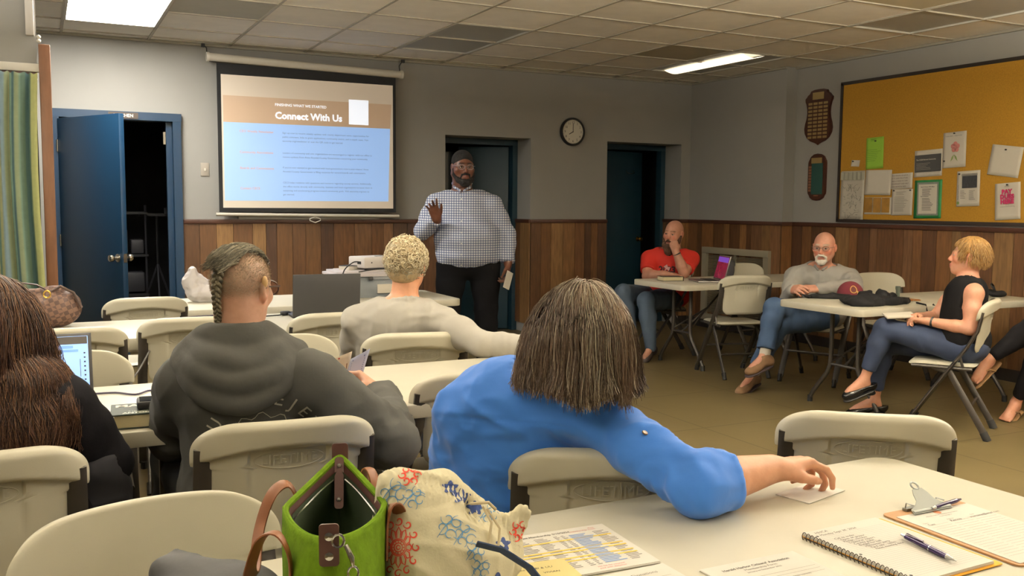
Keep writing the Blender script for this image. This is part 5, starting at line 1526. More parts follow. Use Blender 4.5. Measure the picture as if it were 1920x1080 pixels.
def laptop_woman():
    H = headframe((-.142, 2.640, 1.072), 8, -6, 0)
    S = dict(yaw=2, head=H, pel=(-.10, 2.70, .55), chest=(-.12, 2.62, .83), neck=(-.14, 2.62, .970), nr=.052,
             shL=(-.295, 2.64, .875), elL=(-.36, 2.76, .66), wrL=(-.20, 3.0, .79), shR=(.030, 2.60, .870), elR=(.135, 2.63, .705), wrR=(.03, 2.93, .79),
             hpL=(-.14, 2.80, .53), knL=(-.16, 3.2, .54), anL=(-.16, 3.14, .11), toL=(-.17, 3.32, .05), hpR=(.05, 2.80, .53), knR=(.06, 3.2, .54), anR=(.06, 3.12, .11), toR=(.07, 3.3, .05),
             w=(.18, .16, .165, .145), d=(.13, .12, .115), handR=dict(fdir=(-.2, .95, -.1), back=(0, 0, 1), side=-1, curl=(.4, .45, .5, .5)), handL=dict(fdir=(.2, .95, -.1), back=(0, 0, 1), side=1, curl=(.4, .45, .5, .5)))
    P = Person('person in black top with very long brown hair, typing at the laptop on the left', (-.05, 2.70, 0), S)
    P.body(skinmat('light warm skin', .5), (206, 150, 120), fine=.007)
    F = Field(); P.trunk(F, .010); P.arms(F, .016, 'LR', .97); F.ell((-.05, 2.68, .55), (.20, .16, .13), Frame((0, 0, 0), P.fwd).m(), .06)
    cutball(F, V3(*S['neck']) + V3(0, 0, .008), (0, 0, 1), .11)
    finish('top', F, .0085, mat('black knit', (17, 16, 21), .9, spec=.15, noise=.1, nscale=30, bump=.3, bscale=120), P.e, None, amp=.012, dirs=[((.2, 0, 1), 18, 4, .5), ((1, .2, .3), 12, 4, .4)], seed=41)
    F = Field(); P.legs(F, .008); F.ell(S['pel'], (.18, .14, .12), Frame((0, 0, 0), P.fwd).m(), .05); finish('trousers', F, .014, MATS['dark trousers'], P.e, None)
    F = Field()
    for q in 'LR': shoe(F, S['an' + q], S['to' + q])
    finish('shoes', F, .01, MATS['black leather'], P.e, None)
    F = Field(); F.ell((.115, 2.66, .58), (.075, .07, .14), None, .02); F.cone((.12, 2.60, .70), (.17, 2.70, .40), .05, .035, .04)
    finish('cardigan_hem', F, .010, mat('black cotton drape', (28, 28, 36), .85), P.e, None, amp=.012, dirs=[((1, 0, .1), 22, 3, 1)], seed=5)
    g = np.random.default_rng(6); F = Field(); Mx = H.m()
    F.ell(H.p(0, -.018, .032), (.088, .108, .098), Mx, 0); F.ell(H.p(-.01, -.052, -.07), (.080, .058, .11), Mx, .05); F.ell(H.p(.0, -.095, -.15), (.085, .040, .08), Mx, .05); F.ell(H.p(0, .12, -.05), (.062, .09, .12), Mx, .03, 's')
    finish('hair', F, .008, mat('dark brown hair base', (42, 27, 22), .6, noise=.3, nscale=20), P.e, None)
    W, N, L = scalp_roots(H, 7500, g, lambda L, d: (d[:, 2] > -.35) & ((L[:, 1] < .05) | (L[:, 2] > .09)))
    side = np.sign(L[:, 0:1] + g.normal(0, .003, (len(L), 1))); fb = np.clip((L[:, 1:2] + .05) / .07, .0, 1); part = side * H.r * (.7 * fb + .03) + N * .2 - H.f * .4 * (L[:, 2:3] > .06) - H.u * (1 - fb) * .6
    ex = [SKULL(H), (H, (0, -.02, -.07), (.070, .064, .10)), (Frame(S['chest'], P.fwd), (0, 0, -.02), (.185, .15, .18)), (Frame(S['chest'], P.fwd), (0, -.005, .085), (.155, .120, .10)), (Frame(S['shR'], P.fwd), (-.02, 0, -.01), (.07, .075, .07))]
    off = g.uniform(.005, .026, len(W)); K = 27
    pth = grow(W, part, K, .0150, H, ex, .20, off, .08, 7)
    pth = trim(pth, 1.075 - .265 + g.normal(0, .024, len(W)) - .02 * (L[:, 0] > 0))
    cl = pick([(74, 50, 40), (56, 38, 32), (92, 62, 46), (46, 30, 28)], len(W), g)
    # sun-lightened lower lengths: a share of strands is lighter brown
    m = g.random(len(W)) < .3; cl[m] = pick([(104, 74, 54), (120, 86, 60)], int(m.sum()), g)
    tt_ = np.linspace(0, 1, pth.shape[1])[None, :, None]; pz = vnoise(L * 22, 31)[:, None, None] * 16; pth = pth + (H.r * np.sin(tt_ * 14 + pz) + H.f * np.cos(tt_ * 12 + pz)) * .009 * tt_
    pth = clump(pth, 420, .5, g)
    strands('hair_strands', pth, g.uniform(.0006, .0012, len(W)), M_hair, P.e, cl, .6)
    adopt(P.e); return P

def check_material():
    m = mat('blue check cotton', (210, 214, 226), .8, bump=.15, bscale=50)
    nt = m.node_tree; b = nt.nodes['Principled BSDF']; tc = nt.nodes.new('ShaderNodeTexCoord'); mp = nt.nodes.new('ShaderNodeMapping'); mp.inputs['Rotation'].default_value = (0, 0, math.radians(24))
    nt.links.new(tc.outputs['Object'], mp.inputs[0]); sp = nt.nodes.new('ShaderNodeSeparateXYZ'); nt.links.new(mp.outputs[0], sp.inputs[0])
    outs = []
    for ax in (0, 2):
        a = nt.nodes.new('ShaderNodeMath'); a.operation = 'MULTIPLY'; a.inputs[1].default_value = 1 / .0205; nt.links.new(sp.outputs[ax], a.inputs[0])
        f = nt.nodes.new('ShaderNodeMath'); f.operation = 'FRACT'; nt.links.new(a.outputs[0], f.inputs[0])
        c = nt.nodes.new('ShaderNodeMath'); c.operation = 'LESS_THAN'; c.inputs[1].default_value = .36; nt.links.new(f.outputs[0], c.inputs[0]); outs.append(c)
    s = nt.nodes.new('ShaderNodeMath'); s.operation = 'ADD'; nt.links.new(outs[0].outputs[0], s.inputs[0]); nt.links.new(outs[1].outputs[0], s.inputs[1])
    d = nt.nodes.new('ShaderNodeMath'); d.operation = 'DIVIDE'; d.inputs[1].default_value = 1.25; d.use_clamp = True; nt.links.new(s.outputs[0], d.inputs[0])
    x = nt.nodes.new('ShaderNodeMix'); x.data_type = 'RGBA'; x.inputs[6].default_value = lin((212, 216, 224)) + (1,); x.inputs[7].default_value = lin((66, 82, 128)) + (1,)
    nt.links.new(d.outputs[0], x.inputs[0]); nt.links.new(x.outputs[2], b.inputs['Base Color'])
    return m

def standing_man():
    H = headframe((3.200, 7.300, 1.702), 190, -2, 0, 1.13)
    S = dict(yaw=203, head=H, pel=(3.25, 7.30, .93), chest=(3.24, 7.34, 1.30), neck=(3.21, 7.34, 1.535), nr=.078, fat=.012,
             shR=(3.015, 7.43, 1.395), elR=(2.865, 7.38, 1.165), wrR=(2.905, 7.16, 1.275), shL=(3.445, 7.24, 1.385), elL=(3.575, 7.20, 1.135), wrL=(3.535, 7.10, .885),
             hpR=(3.13, 7.36, .90), knR=(3.10, 7.37, .50), anR=(3.08, 7.40, .10), toR=(3.01, 7.22, .05), hpL=(3.38, 7.24, .90), knL=(3.40, 7.25, .50), anL=(3.42, 7.28, .10), toL=(3.38, 7.10, .05),
             w=(.235, .26, .235, .175), d=(.17, .19, .16), belly=.035, armr=(.066, .056, .052, .036), legr=(.125, .088, .074, .056),
             handR=dict(fdir=(-.42, -.30, .80), back=(.30, .85, .40), side=-1, curl=(.20, .34, .42, .30), thumb=-.3, spread=.15), handL=dict(fdir=(-.08, -.12, -.95), back=(.85, -.35, 0), side=1, curl=(.6, .7, .8, .8), thumb=.7))
    P = Person('tall bearded person standing and speaking in blue checked shirt and black trousers', (3.25, 7.30, 0), S)
    P.body(skinmat('deep brown skin', .42), (98, 60, 44), fine=.005, scale=1.15, lips=(112, 62, 56), brow=(24, 18, 16), blush=3, jaw=.006)
    eyes(H, P.e, (40, 26, 20)); glasses(H, P.e, (150, 150, 158), .026, .017, (200, 205, 210), .04, th=.0014)
    F = Field(); P.trunk(F, .018); P.arms(F, .016, 'LR', .96, k=.04, ks=.06); F.ell((3.25, 7.29, .98), (.275, .215, .14), Frame((0, 0, 0), P.fwd).m(), .06)
    F.ell((3.24, 7.26, 1.10), (.25, .20, .17), Frame((0, 0, 0), P.fwd).m(), .06)
    for q in 'LR':
        wr, el = V3(*S['wr' + q]), V3(*S['el' + q]); d = nrm(wr - el); cutball(F, wr - d * .018, d, .10); ringband(F, wr - d * .034, d, .050, .011, .008)
    F.plane((3.25, 7.3, .845), (0, 0, -1)); cutball(F, V3(*S['neck']) + V3(0, 0, .01), (0, 0, 1), .14)
    post = lambda V, Q: folds(V, vert_normals(V, Q), .014, [((.9, -.3, -.2), 9, 2.5, .5), ((.3, .1, 1), 14, 5, .35)], 51)
    sh = finish('shirt', F, .010, check_material(), P.e, None, post=post)
    F = Field(); c = V3(*S['neck']); f = P.fwd; r = np.cross(f, (0, 0, 1))
    for q in (-1, 1):
        F.chain([c - f * .07 + V3(0, 0, .035), c + r * q * .075 - f * .02 + V3(0, 0, .035), c + r * q * .062 + f * .06 + V3(0, 0, .0), c + r * q * .016 + f * .104 - V3(0, 0, .028), c + r * q * .038 + f * .118 - V3(0, 0, .085)], [.013, .014, .012, .009, .006], .01)
    finish('collar', F, .007, MATS['blue check cotton'], P.e, None)
    F = Field(); fr = Frame(c, f)
    pts = [fr.p(0, y, z) for y, z in ((.16, -.10), (.205, -.22), (.235, -.36), (.235, -.5))]; 
    pl = MB()
    for k in range(6):
        t = k / 5; pass
    from mathutils.bvhtree import BVHTree
    bv = BVHTree.FromPolygons([v.co for v in sh.data.vertices], [tuple(p.vertices) for p in sh.data.polygons]); bt = MB()
    for k in range(7):
        o = Vector(fr.p(0.005, .6, -.10 - k * .092)); hit = bv.ray_cast(o, Vector(-f), 1.)
        if hit[0] is not None: bt.lathe([(0, 0), (.0065, 0), (.006, .003), (0, .003)], 10, Matrix.Translation(hit[0]) @ hit[1].to_track_quat('Z', 'Y').to_matrix().to_4x4())
    bt.build('buttons', mat('pearl button', (210, 210, 205), .3), P.e)
    F = Field(); P.legs(F, .012); F.ell(V3(*S['pel']) - V3(0, 0, .02), (.235, .175, .15), Frame((0, 0, 0), P.fwd).m(), .06); F.plane((3.25, 7.3, .90), (0, 0, 1))
    for q in 'LR': F.cone(V3(*S['kn' + q]), V3(*S['an' + q]) + V3(0, 0, -.02), .098, .088, .02)
    finish('trousers', F, .013, mat('black trousers', (10, 10, 13), .9, spec=.12), P.e, None, amp=.012, dirs=[((1, 0, .2), 10, 3, .5)], seed=3)
    F = Field()
    for q in 'LR': shoe(F, S['an' + q], S['to' + q], .052)
    finish('shoes', F, .01, MATS['black leather'], P.e, None)
    Mx = H.m(); s = H.s; F = Field()
    F.ell(H.p(0, -.020, .045), [a * s for a in (.081, .100, .088)], Mx, 0); F.ell(H.p(0, .125, -.008), [a * s for a in (.10, .090, .082)], Mx, .010, 's'); F.ell(H.p(0, -.02, -.09), [a * s for a in (.11, .12, .085)], Mx, .01, 's')
    finish('hair', F, .006, mat('black hair', (18, 15, 15), .9, noise=.2, bump=1., bscale=160, bdist=.004), P.e, None)
    F = Field()
    for q in (-1, 1): F.chain([H.p(q * .076, .010, -.010), H.p(q * .070, .028, -.052), H.p(q * .048, .062, -.092), H.p(q * .018, .084, -.108)], [.008 * s, .015 * s, .020 * s, .023 * s], .012)
    F.ell(H.p(0, .074, -.112), [a * s for a in (.040, .030, .032)], Mx, .02); F.chain([H.p(-.036, .080, -.078), H.p(-.028, .092, -.052), H.p(0, .102, -.046), H.p(.028, .092, -.052), H.p(.036, .080, -.078)], [.006 * s] * 5, .006)
    finish('beard', F, .005, MATS['black hair'], P.e, None, amp=.003, dirs=[((0, 0, 1), 60, 60, 1)])
    adopt(P.e)
    m = MB(); M = Matrix.Translation((3.505, 7.035, .755)) @ Matrix.Rotation(math.radians(24), 4, 'Z') @ Matrix.Rotation(math.radians(22), 4, 'Y')
    m.box((0, 0, 0), (.085, .0012, .15)); m.xf(M); o = m.build('paper_slip', mat('bright white paper', (214, 210, 202), .8)); tag(o, 'small white paper slip hanging from the standing speaker\'s hand', 'paper')
    return P
def man_in_red():
    H = headframe((5.228, 7.055, 1.135), 243, -4, -6, 1.04)
    S = dict(yaw=226, head=H, pel=(5.27, 7.20, .55), chest=(5.26, 7.13, .82), neck=(5.24, 7.09, .985), nr=.064, fat=.004,
             shR=(5.075, 7.215, .895), elR=(4.975, 7.10, .745), wrR=(5.03, 6.90, .778), shL=(5.41, 7.02, .895), elL=(5.215, 6.865, .785), wrL=(5.135, 6.895, .985),
             hpR=(5.16, 7.26, .53), knR=(4.70, 7.08, .600), anR=(4.775, 7.02, .13), toR=(4.66, 6.93, .06), hpL=(5.26, 7.08, .53), knL=(4.80, 6.86, .545), anL=(4.86, 6.86, .12), toL=(4.72, 6.80, .05),
             w=(.19, .19, .185, .16), d=(.15, .15, .13), belly=.02, armr=(.060, .048, .046, .030), legr=(.095, .070, .060, .040),
             handL=dict(fdir=(.12, .45, .62), back=(-.5, -.8, .35), side=1, curl=(.9, 1.1, 1.2, 1.3), thumb=.6), handR=dict(fdir=(.6, -.7, -.05), back=(0, 0, 1), side=-1, curl=(.3, .3, .4, .5)))
    P = Person('bald bearded person in red T-shirt resting chin on fist behind the far table', (5.27, 7.20, 0), S)
    P.body(skinmat('light warm skin', .5), (182, 132, 110), h=.0055, fine=.0055, lips=(150, 88, 80), brow=(110, 78, 56), blush=8, scale=1.05)
    eyes(H, P.e)
    F = Field(); P.trunk(F, .012)
    for q in 'LR':
        sh, el = V3(*S['sh' + q]), V3(*S['el' + q]); d = nrm(el - sh)
        F.cone(V3(*S['neck']) * .35 + sh * .65, sh, .066, .074, .05); F.cone(sh, sh + (el - sh) * .72, .076, .072, .03); cutball(F, sh + (el - sh) * .70, d, .10)
    F.ell((5.26, 7.17, .58), (.215, .18, .14), Frame((0, 0, 0), P.fwd).m(), .06); cutball(F, V3(*S['neck']) + V3(0, 0, .006), (0, 0, 1), .12)
    sh = finish('t_shirt', F, .009, mat('red jersey', (196, 42, 30), .8, noise=.05, nscale=8, wr=(.010, 6, (1, 1, 1.8), (.3, .4, .2))), P.e, None, amp=.010, dirs=[((.8, .2, -.5), 11, 3, .5), ((0, .2, 1), 14, 5, .3)], seed=61)
    X = []
    for t, sz, y, b in (('2023', .078, -.03, .004), ('OWLRUN', .046, -.085, .003)):
        vs, fs = text_geo(t, sz, bold=b); w = max(v.x for v in vs); X.append(([Vector((v.x - w / 2, v.y + y, 0)) for v in vs], fs))
    # front prints read from the viewer's side, so the frame looks from the front
    fr = Frame(V3(*S['chest']) + V3(-.035, -.02, -.01), -P.fwd)
    project_print('shirt_print', X, fr, -P.fwd, sh, mat('dark maroon print', (54, 14, 20), .8), P.e)
    X = []
    st = [(math.cos(k * PI / 5 + .3) * (.034 if k % 2 == 0 else .012), .03 + math.sin(k * PI / 5 + .3) * (.034 if k % 2 == 0 else .012)) for k in range(10)]
    X.append(([Vector((x, y - .02, 0)) for x, y in st], [tuple(range(10))])); project_print('shirt_star', X, fr, -P.fwd, sh, mat('pale pink print', (206, 160, 158), .8), P.e, .004)
    F = Field(); P.legs(F, .010); F.ell(S['pel'], (.19, .15, .12), Frame((0, 0, 0), P.fwd).m(), .05)
    finish('jeans', F, .011, mat('faded blue jeans', (72, 88, 108), .85, noise=.15, nscale=9, bump=.2, bscale=90), P.e, None, amp=.008, dirs=[((0, 0, 1), 18, 6, .6)])
    F = Field()
    for q in 'LR': shoe(F, S['an' + q], S['to' + q])
    finish('shoes', F, .01, mat('dark shoe', (40, 30, 28), .6), P.e, None)
    Mx = H.m(); F = Field()
    for q in (-1, 1): F.chain([H.p(q * .078, .006, -.012), H.p(q * .070, .028, -.055), H.p(q * .044, .066, -.098)], [.008, .018, .026], .014)
    F.ell(H.p(0, .072, -.118), (.048, .036, .045), Mx, .03); F.ell(H.p(0, .066, -.155), (.040, .032, .045), Mx, .03); F.chain([H.p(-.034, .080, -.075), H.p(0, .102, -.048), H.p(.034, .080, -.075)], [.008, .008, .008], .006)
    finish('beard', F, .006, mat('brown beard', (74, 50, 34), .85, noise=.4, nscale=70, bump=1., bscale=140, bdist=.005), P.e, None, amp=.005, dirs=[((1, 0, 0), 50, 10, 1)])
    g = MB(); w = V3(*S['wrL']); d = nrm(w - V3(*S['elL'])); c = w - d * .03
    a = nrm(np.cross(d, (0, 0, 1))); b = np.cross(d, a)
    g.tube([c + a * .036 * math.cos(t) + b * .030 * math.sin(t) for t in np.linspace(0, 2 * PI, 20)], .006, 8, cap=False, sq=(1, 1.4)); g.build('wristwatch', mat('steel watch', (60, 60, 62), .3, .8), P.e)
    adopt(P.e); return P

def bearded_man():
    H = headframe((5.372, 5.325, 1.078), 238, -3, 0, 1.03)
    S = dict(yaw=236, head=H, pel=(5.54, 5.52, .54), chest=(5.455, 5.42, .79), neck=(5.41, 5.375, .93), nr=.056,
             shR=(5.265, 5.515, .845), elR=(5.115, 5.42, .675), wrR=(4.985, 5.245, .775), shL=(5.565, 5.245, .845), elL=(5.43, 5.06, .795), wrL=(5.115, 5.115, .788),
             hpR=(5.46, 5.60, .53), knR=(4.845, 5.275, .640), anR=(4.705, 5.215, .290), toR=(4.545, 5.23, .235), hpL=(5.48, 5.38, .53), knL=(4.98, 5.36, .500), anL=(4.80, 5.43, .115), toL=(4.585, 5.36, .055),
             w=(.18, .175, .17, .15), d=(.14, .14, .12), belly=.02, legr=(.092, .066, .056, .040),
             handR=dict(fdir=(-.25, -.85, .12), back=(-.75, .1, .6), side=-1, curl=(.7, .8, .8, .9), thumb=.5), handL=dict(fdir=(-.95, .18, .02), back=(-.1, -.5, .8), side=1, curl=(.5, .6, .7, .8), thumb=.5))
    P = Person('person with white goatee, glasses and grey shirt, hands folded and legs crossed', (5.54, 5.52, 0), S)
    P.body(skinmat('light warm skin', .5), (196, 142, 120), fine=.005, lips=(168, 112, 98), brow=(170, 156, 140), blush=12, scale=1.04)
    eyes(H, P.e); glasses(H, P.e, (90, 76, 66), .026, .017, (150, 140, 130), .3, th=.0014)
    F = Field(); P.trunk(F, .012); P.arms(F, .018, 'LR', .95); F.ell((5.52, 5.50, .57), (.21, .17, .13), Frame((0, 0, 0), P.fwd).m(), .06); cutball(F, V3(*S['neck']) + V3(0, 0, .006), (0, 0, 1), .11)
    sh = finish('shirt', F, .009, mat('grey cotton shirt', (146, 143, 138), .85, noise=.04, wr=(.012, 6, (1, 1, 1.8), (.3, .6, .2))), P.e, None, amp=.013, dirs=[((.6, .3, -.6), 13, 3.5, .5), ((.1, .1, 1), 20, 5, .35)], seed=71)
    F = Field(); c = V3(*S['neck']); f = P.fwd; r = np.cross(f, (0, 0, 1))
    for q in (-1, 1): F.chain([c - f * .055 + V3(0, 0, .025), c + r * q * .062 + V3(0, 0, .020), c + r * q * .040 + f * .052 + V3(0, 0, .004), c + r * q * .016 + f * .074 - V3(0, 0, .022)], [.011, .012, .012, .010], .01)
    finish('collar', F, .007, MATS['grey cotton shirt'], P.e, None)
    F = Field(); P.legs(F, .010, upto=.86); F.ell(S['pel'], (.19, .15, .12), Frame((0, 0, 0), P.fwd).m(), .05)
    for q in 'LR':
        kn, an = V3(*S['kn' + q]), V3(*S['an' + q]); F.cone(kn * .4 + an * .6, kn * .14 + an * .86, .062, .066, .02); cutball(F, kn * .16 + an * .84, nrm(an - kn), .10)
    finish('jeans', F, .010, mat('blue denim', (52, 74, 106), .85, noise=.18, nscale=9, bump=.25, bscale=90, wr=(.010, 6, (1, 1, 1), (0, 0, 0))), P.e, None, amp=.010, dirs=[((.3, .2, 1), 16, 5, .6)], seed=9)
    F = Field()
    for q in 'LR': F.cone(V3(*S['kn' + q]) * .3 + V3(*S['an' + q]) * .7, V3(*S['an' + q]) + V3(0, 0, -.01), .042, .040, .01)
    finish('socks', F, .008, mat('white sock', (196, 190, 178), .9, bump=.5, bscale=200), P.e, None)
    Ms = mat('tan suede', (120, 92, 66), .95, noise=.15, nscale=20, bump=.3, bscale=200)
    for q in 'LR':
        F = Field(); ff, sd, up = shoe(F, S['an' + q], S['to' + q], .048, high=.006)
        F.ops.append(('f', (lambda p, n: (lambda X, Y, Z: (X - p[0]) * n[0] + (Y - p[1]) * n[1] + (Z - p[2]) * n[2]))(V3(*S['an' + q]) + up * .022, up), 0, 'cut', None, None))
        o = finish('shoe', F, .006, Ms, P.e, None)
        F = Field(); an = V3(*S['an' + q]); to = V3(*S['to' + q]); L = np.linalg.norm(to - an)
        F.cone(an - up * .083 - ff * .012, an - up * .083 + ff * L * .84, .046, .050, .0, sq=(up, .26)); finish('sole', F, .006, mat('dark shoe sole', (46, 34, 38), .8), o, None)
    Mx = H.m(); F = Field()
    F.ell(H.p(0, .078, -.098), (.034, .026, .030), Mx, .0); F.chain([H.p(-.036, .080, -.090), H.p(-.033, .088, -.062), H.p(-.015, .100, -.047), H.p(.015, .100, -.047), H.p(.033, .088, -.062), H.p(.036, .080, -.090)], [.010, .008, .0085, .0085, .008, .010], .008)
    finish('goatee', F, .005, mat('white beard', (214, 206, 194), .9, noise=.12, nscale=90, bump=1., bscale=150, bdist=.004), P.e, None, amp=.004, dirs=[((1, 0, 0), 60, 12, 1)])
    g = MB(); c = V3(*S['wrL']) - nrm(V3(*S['wrL']) - V3(*S['elL'])) * .012; a = V3(0, 0, 1); b = V3(.17, .98, 0)
    g.tube([c + a * .030 * math.cos(t) + b * .036 * math.sin(t) for t in np.linspace(0, 2 * PI, 20)], .005, 8, cap=False, sq=(1, 1.5)); g.build('wristwatch', mat('gold watch', (170, 140, 80), .3, .8), P.e)
    adopt(P.e); return P

def blonde_woman():
    H = headframe((5.158, 3.905, 1.088), -34, 6, 0, .99)
    S = dict(yaw=-31, head=H, pel=(5.10, 3.86, .54), chest=(5.115, 3.885, .80), neck=(5.145, 3.895, .945), nr=.050,
             shL=(5.045, 3.765, .875), elL=(4.985, 3.745, .665), wrL=(4.890, 3.965, .690), shR=(5.245, 4.035, .875), elR=(5.145, 4.125, .680), wrR=(4.965, 4.105, .700),
             hpL=(5.04, 3.80, .53), knL=(4.800, 4.215, .620), anL=(4.735, 4.305, .275), toL=(4.600, 4.360, .215), hpR=(5.18, 3.93, .53), knR=(4.90, 4.315, .500), anR=(4.915, 4.370, .110), toR=(4.80, 4.53, .05),
             w=(.165, .145, .150, .125), d=(.125, .11, .115), armr=(.046, .040, .037, .025), legr=(.085, .058, .050, .034), belly=.01,
             handL=dict(fdir=(-.30, .90, .05), back=(.1, .1, .95), side=1, curl=(.6, .7, .8, .9)), handR=dict(fdir=(-.85, -.25, .10), back=(-.2, .3, .9), side=-1, curl=(.5, .6, .7, .8)))
    P = Person('person with short blonde hair in sleeveless black top, sitting cross-legged with a notepad', (5.10, 3.86, 0), S)
    P.body(skinmat('light warm skin', .5), (206, 150, 124), h=.0055, fine=.0055, lips=(180, 98, 92), brow=(150, 112, 78), blush=10, scale=.94)
    eyes(H, P.e, (60, 80, 96))
    F = Field(); P.trunk(F, .008); c = V3(*S['neck']); r = np.cross(P.fwd, (0, 0, 1))
    for q, sg in (('L', -1), ('R', 1)): F.cone(c + r * sg * .06 + V3(0, 0, -.005), V3(*S['sh' + q]) * .8 + c * .2 + V3(0, 0, .004), .040, .046, .04)
    F.ell(c + P.fwd * .085 + V3(0, 0, -.015), (.072, .065, .070), Frame((0, 0, 0), P.fwd).m(), .015, 's')
    for q in 'LR':
        s_ = V3(*S['sh' + q]); o_ = nrm(s_ - (V3(*S['chest']) + V3(0, 0, .07))); cutball(F, s_ - o_ * .012, o_, .12)
    cutball(F, c + V3(0, 0, .016), (0, 0, 1), .09); F.ell((5.10, 3.87, .58), (.185, .15, .12), Frame((0, 0, 0), P.fwd).m(), .05)
    finish('sleeveless_top', F, .008, mat('black jersey', (11, 10, 12), .9, spec=.12), P.e, None, amp=.009, dirs=[((.2, .1, 1), 17, 5, .5)], seed=81)
    F = Field(); P.legs(F, .008, upto=.86); F.ell(S['pel'], (.185, .145, .11), Frame((0, 0, 0), P.fwd).m(), .05)
    for q in 'LR':
        kn, an = V3(*S['kn' + q]), V3(*S['an' + q]); cutball(F, kn * .2 + an * .8, nrm(an - kn), .10)
    finish('jeans', F, .009, mat('dark blue denim', (34, 46, 72), .85, noise=.15, nscale=9, bump=.2, bscale=90, wr=(.010, 7, (1, 1, 1), (0, 0, 0))), P.e, None, amp=.008, dirs=[((.3, .2, 1), 18, 5, .6)], seed=12)
    for q in 'LR':
        F = Field(); ff, sd, up = shoe(F, S['an' + q], S['to' + q], .040)
        an = V3(*S['an' + q]); p0 = an - up * .040
        F.plane(p0, nrm(up * 1. - ff * .10)); o = finish('loafer', F, .005, mat('glossy black leather', (18, 17, 18), .18), P.e, None)
        F = Field(); L = np.linalg.norm(V3(*S['to' + q]) - an); F.cone(an - up * .086 - ff * .008, an - up * .084 + ff * L * .86, .036, .041, .0, sq=(up, .28)); F.ell(an - up * .096 - ff * .010, (.034, .034, .018), None, .01)
        finish('sole', F, .005, M_black, o, None)
    g = np.random.default_rng(12); F = Field(); Mx = H.m()
    F.ell(H.p(0, -.020, .040), (.086, .104, .094), Mx, 0); F.ell(H.p(0, -.066, -.010), (.068, .046, .055), Mx, .03); F.ell(H.p(0, .120, -.012), (.10, .085, .085), Mx, .015, 's'); F.ell(H.p(0, -.0, -.10), (.12, .075, .09), Mx, .015, 's')
    for q in (-1, 1): F.ell(H.p(q * .085, .0, -.02), (.02, .035, .045), Mx, .01, 's')
    finish('hair', F, .006, mat('blonde hair base', (156, 116, 60), .6, noise=.3, nscale=60), P.e, None)
    W, N, L = scalp_roots(H, 2400, g, lambda L, d: ((L[:, 1] < .045) | (L[:, 2] > .085)) & (L[:, 2] > -.03 + .5 * np.clip(L[:, 1] + .02, 0, .1)))
    D = N * .25 - H.u * .4 + H.f * np.where(L[:, 1:2] > .0, .5, -.3) + H.r * np.sign(L[:, 0:1]) * .3
    pth = grow(W, D, 6, .0074, H, [(H, (0, -.016, .034), (.084, .104, .092))], .22, g.uniform(.0, .010, len(W)), .06, 13)
    strands('hair_strands', pth, g.uniform(.0010, .0018, len(W)), M_hair, P.e, pick([(190, 150, 92), (164, 124, 70), (206, 172, 118), (128, 94, 56)], len(W), g), .4)
    g2 = MB(); c = V3(*S['wrL']) - nrm(V3(*S['wrL']) - V3(*S['elL'])) * .028; d = nrm(V3(*S['wrL']) - V3(*S['elL'])); a = nrm(np.cross(d, (0, 0, 1))); b = np.cross(d, a)
    g2.tube([c + a * .0275 * math.cos(t) + b * .0265 * math.sin(t) for t in np.linspace(0, 2 * PI, 18)], .007, 8, cap=False, sq=(.7, 1.5)); g2.build('wristwatch', M_black, P.e)
    adopt(P.e)
    m = MB(); M = Matrix.Translation((4.835, 4.135, .712)) @ Matrix.Rotation(math.radians(58), 4, 'Z') @ Matrix.Rotation(math.radians(-4), 4, 'X') @ Matrix.Rotation(math.radians(-9), 4, 'Y')
    m.box((0, 0, 0), (.11, .18, .010), bev=.002); m.xf(M); o = m.build('notepad', MATS['white paper']); tag(o, 'small white notepad in the lap of the blonde woman', 'notepad')
    return P

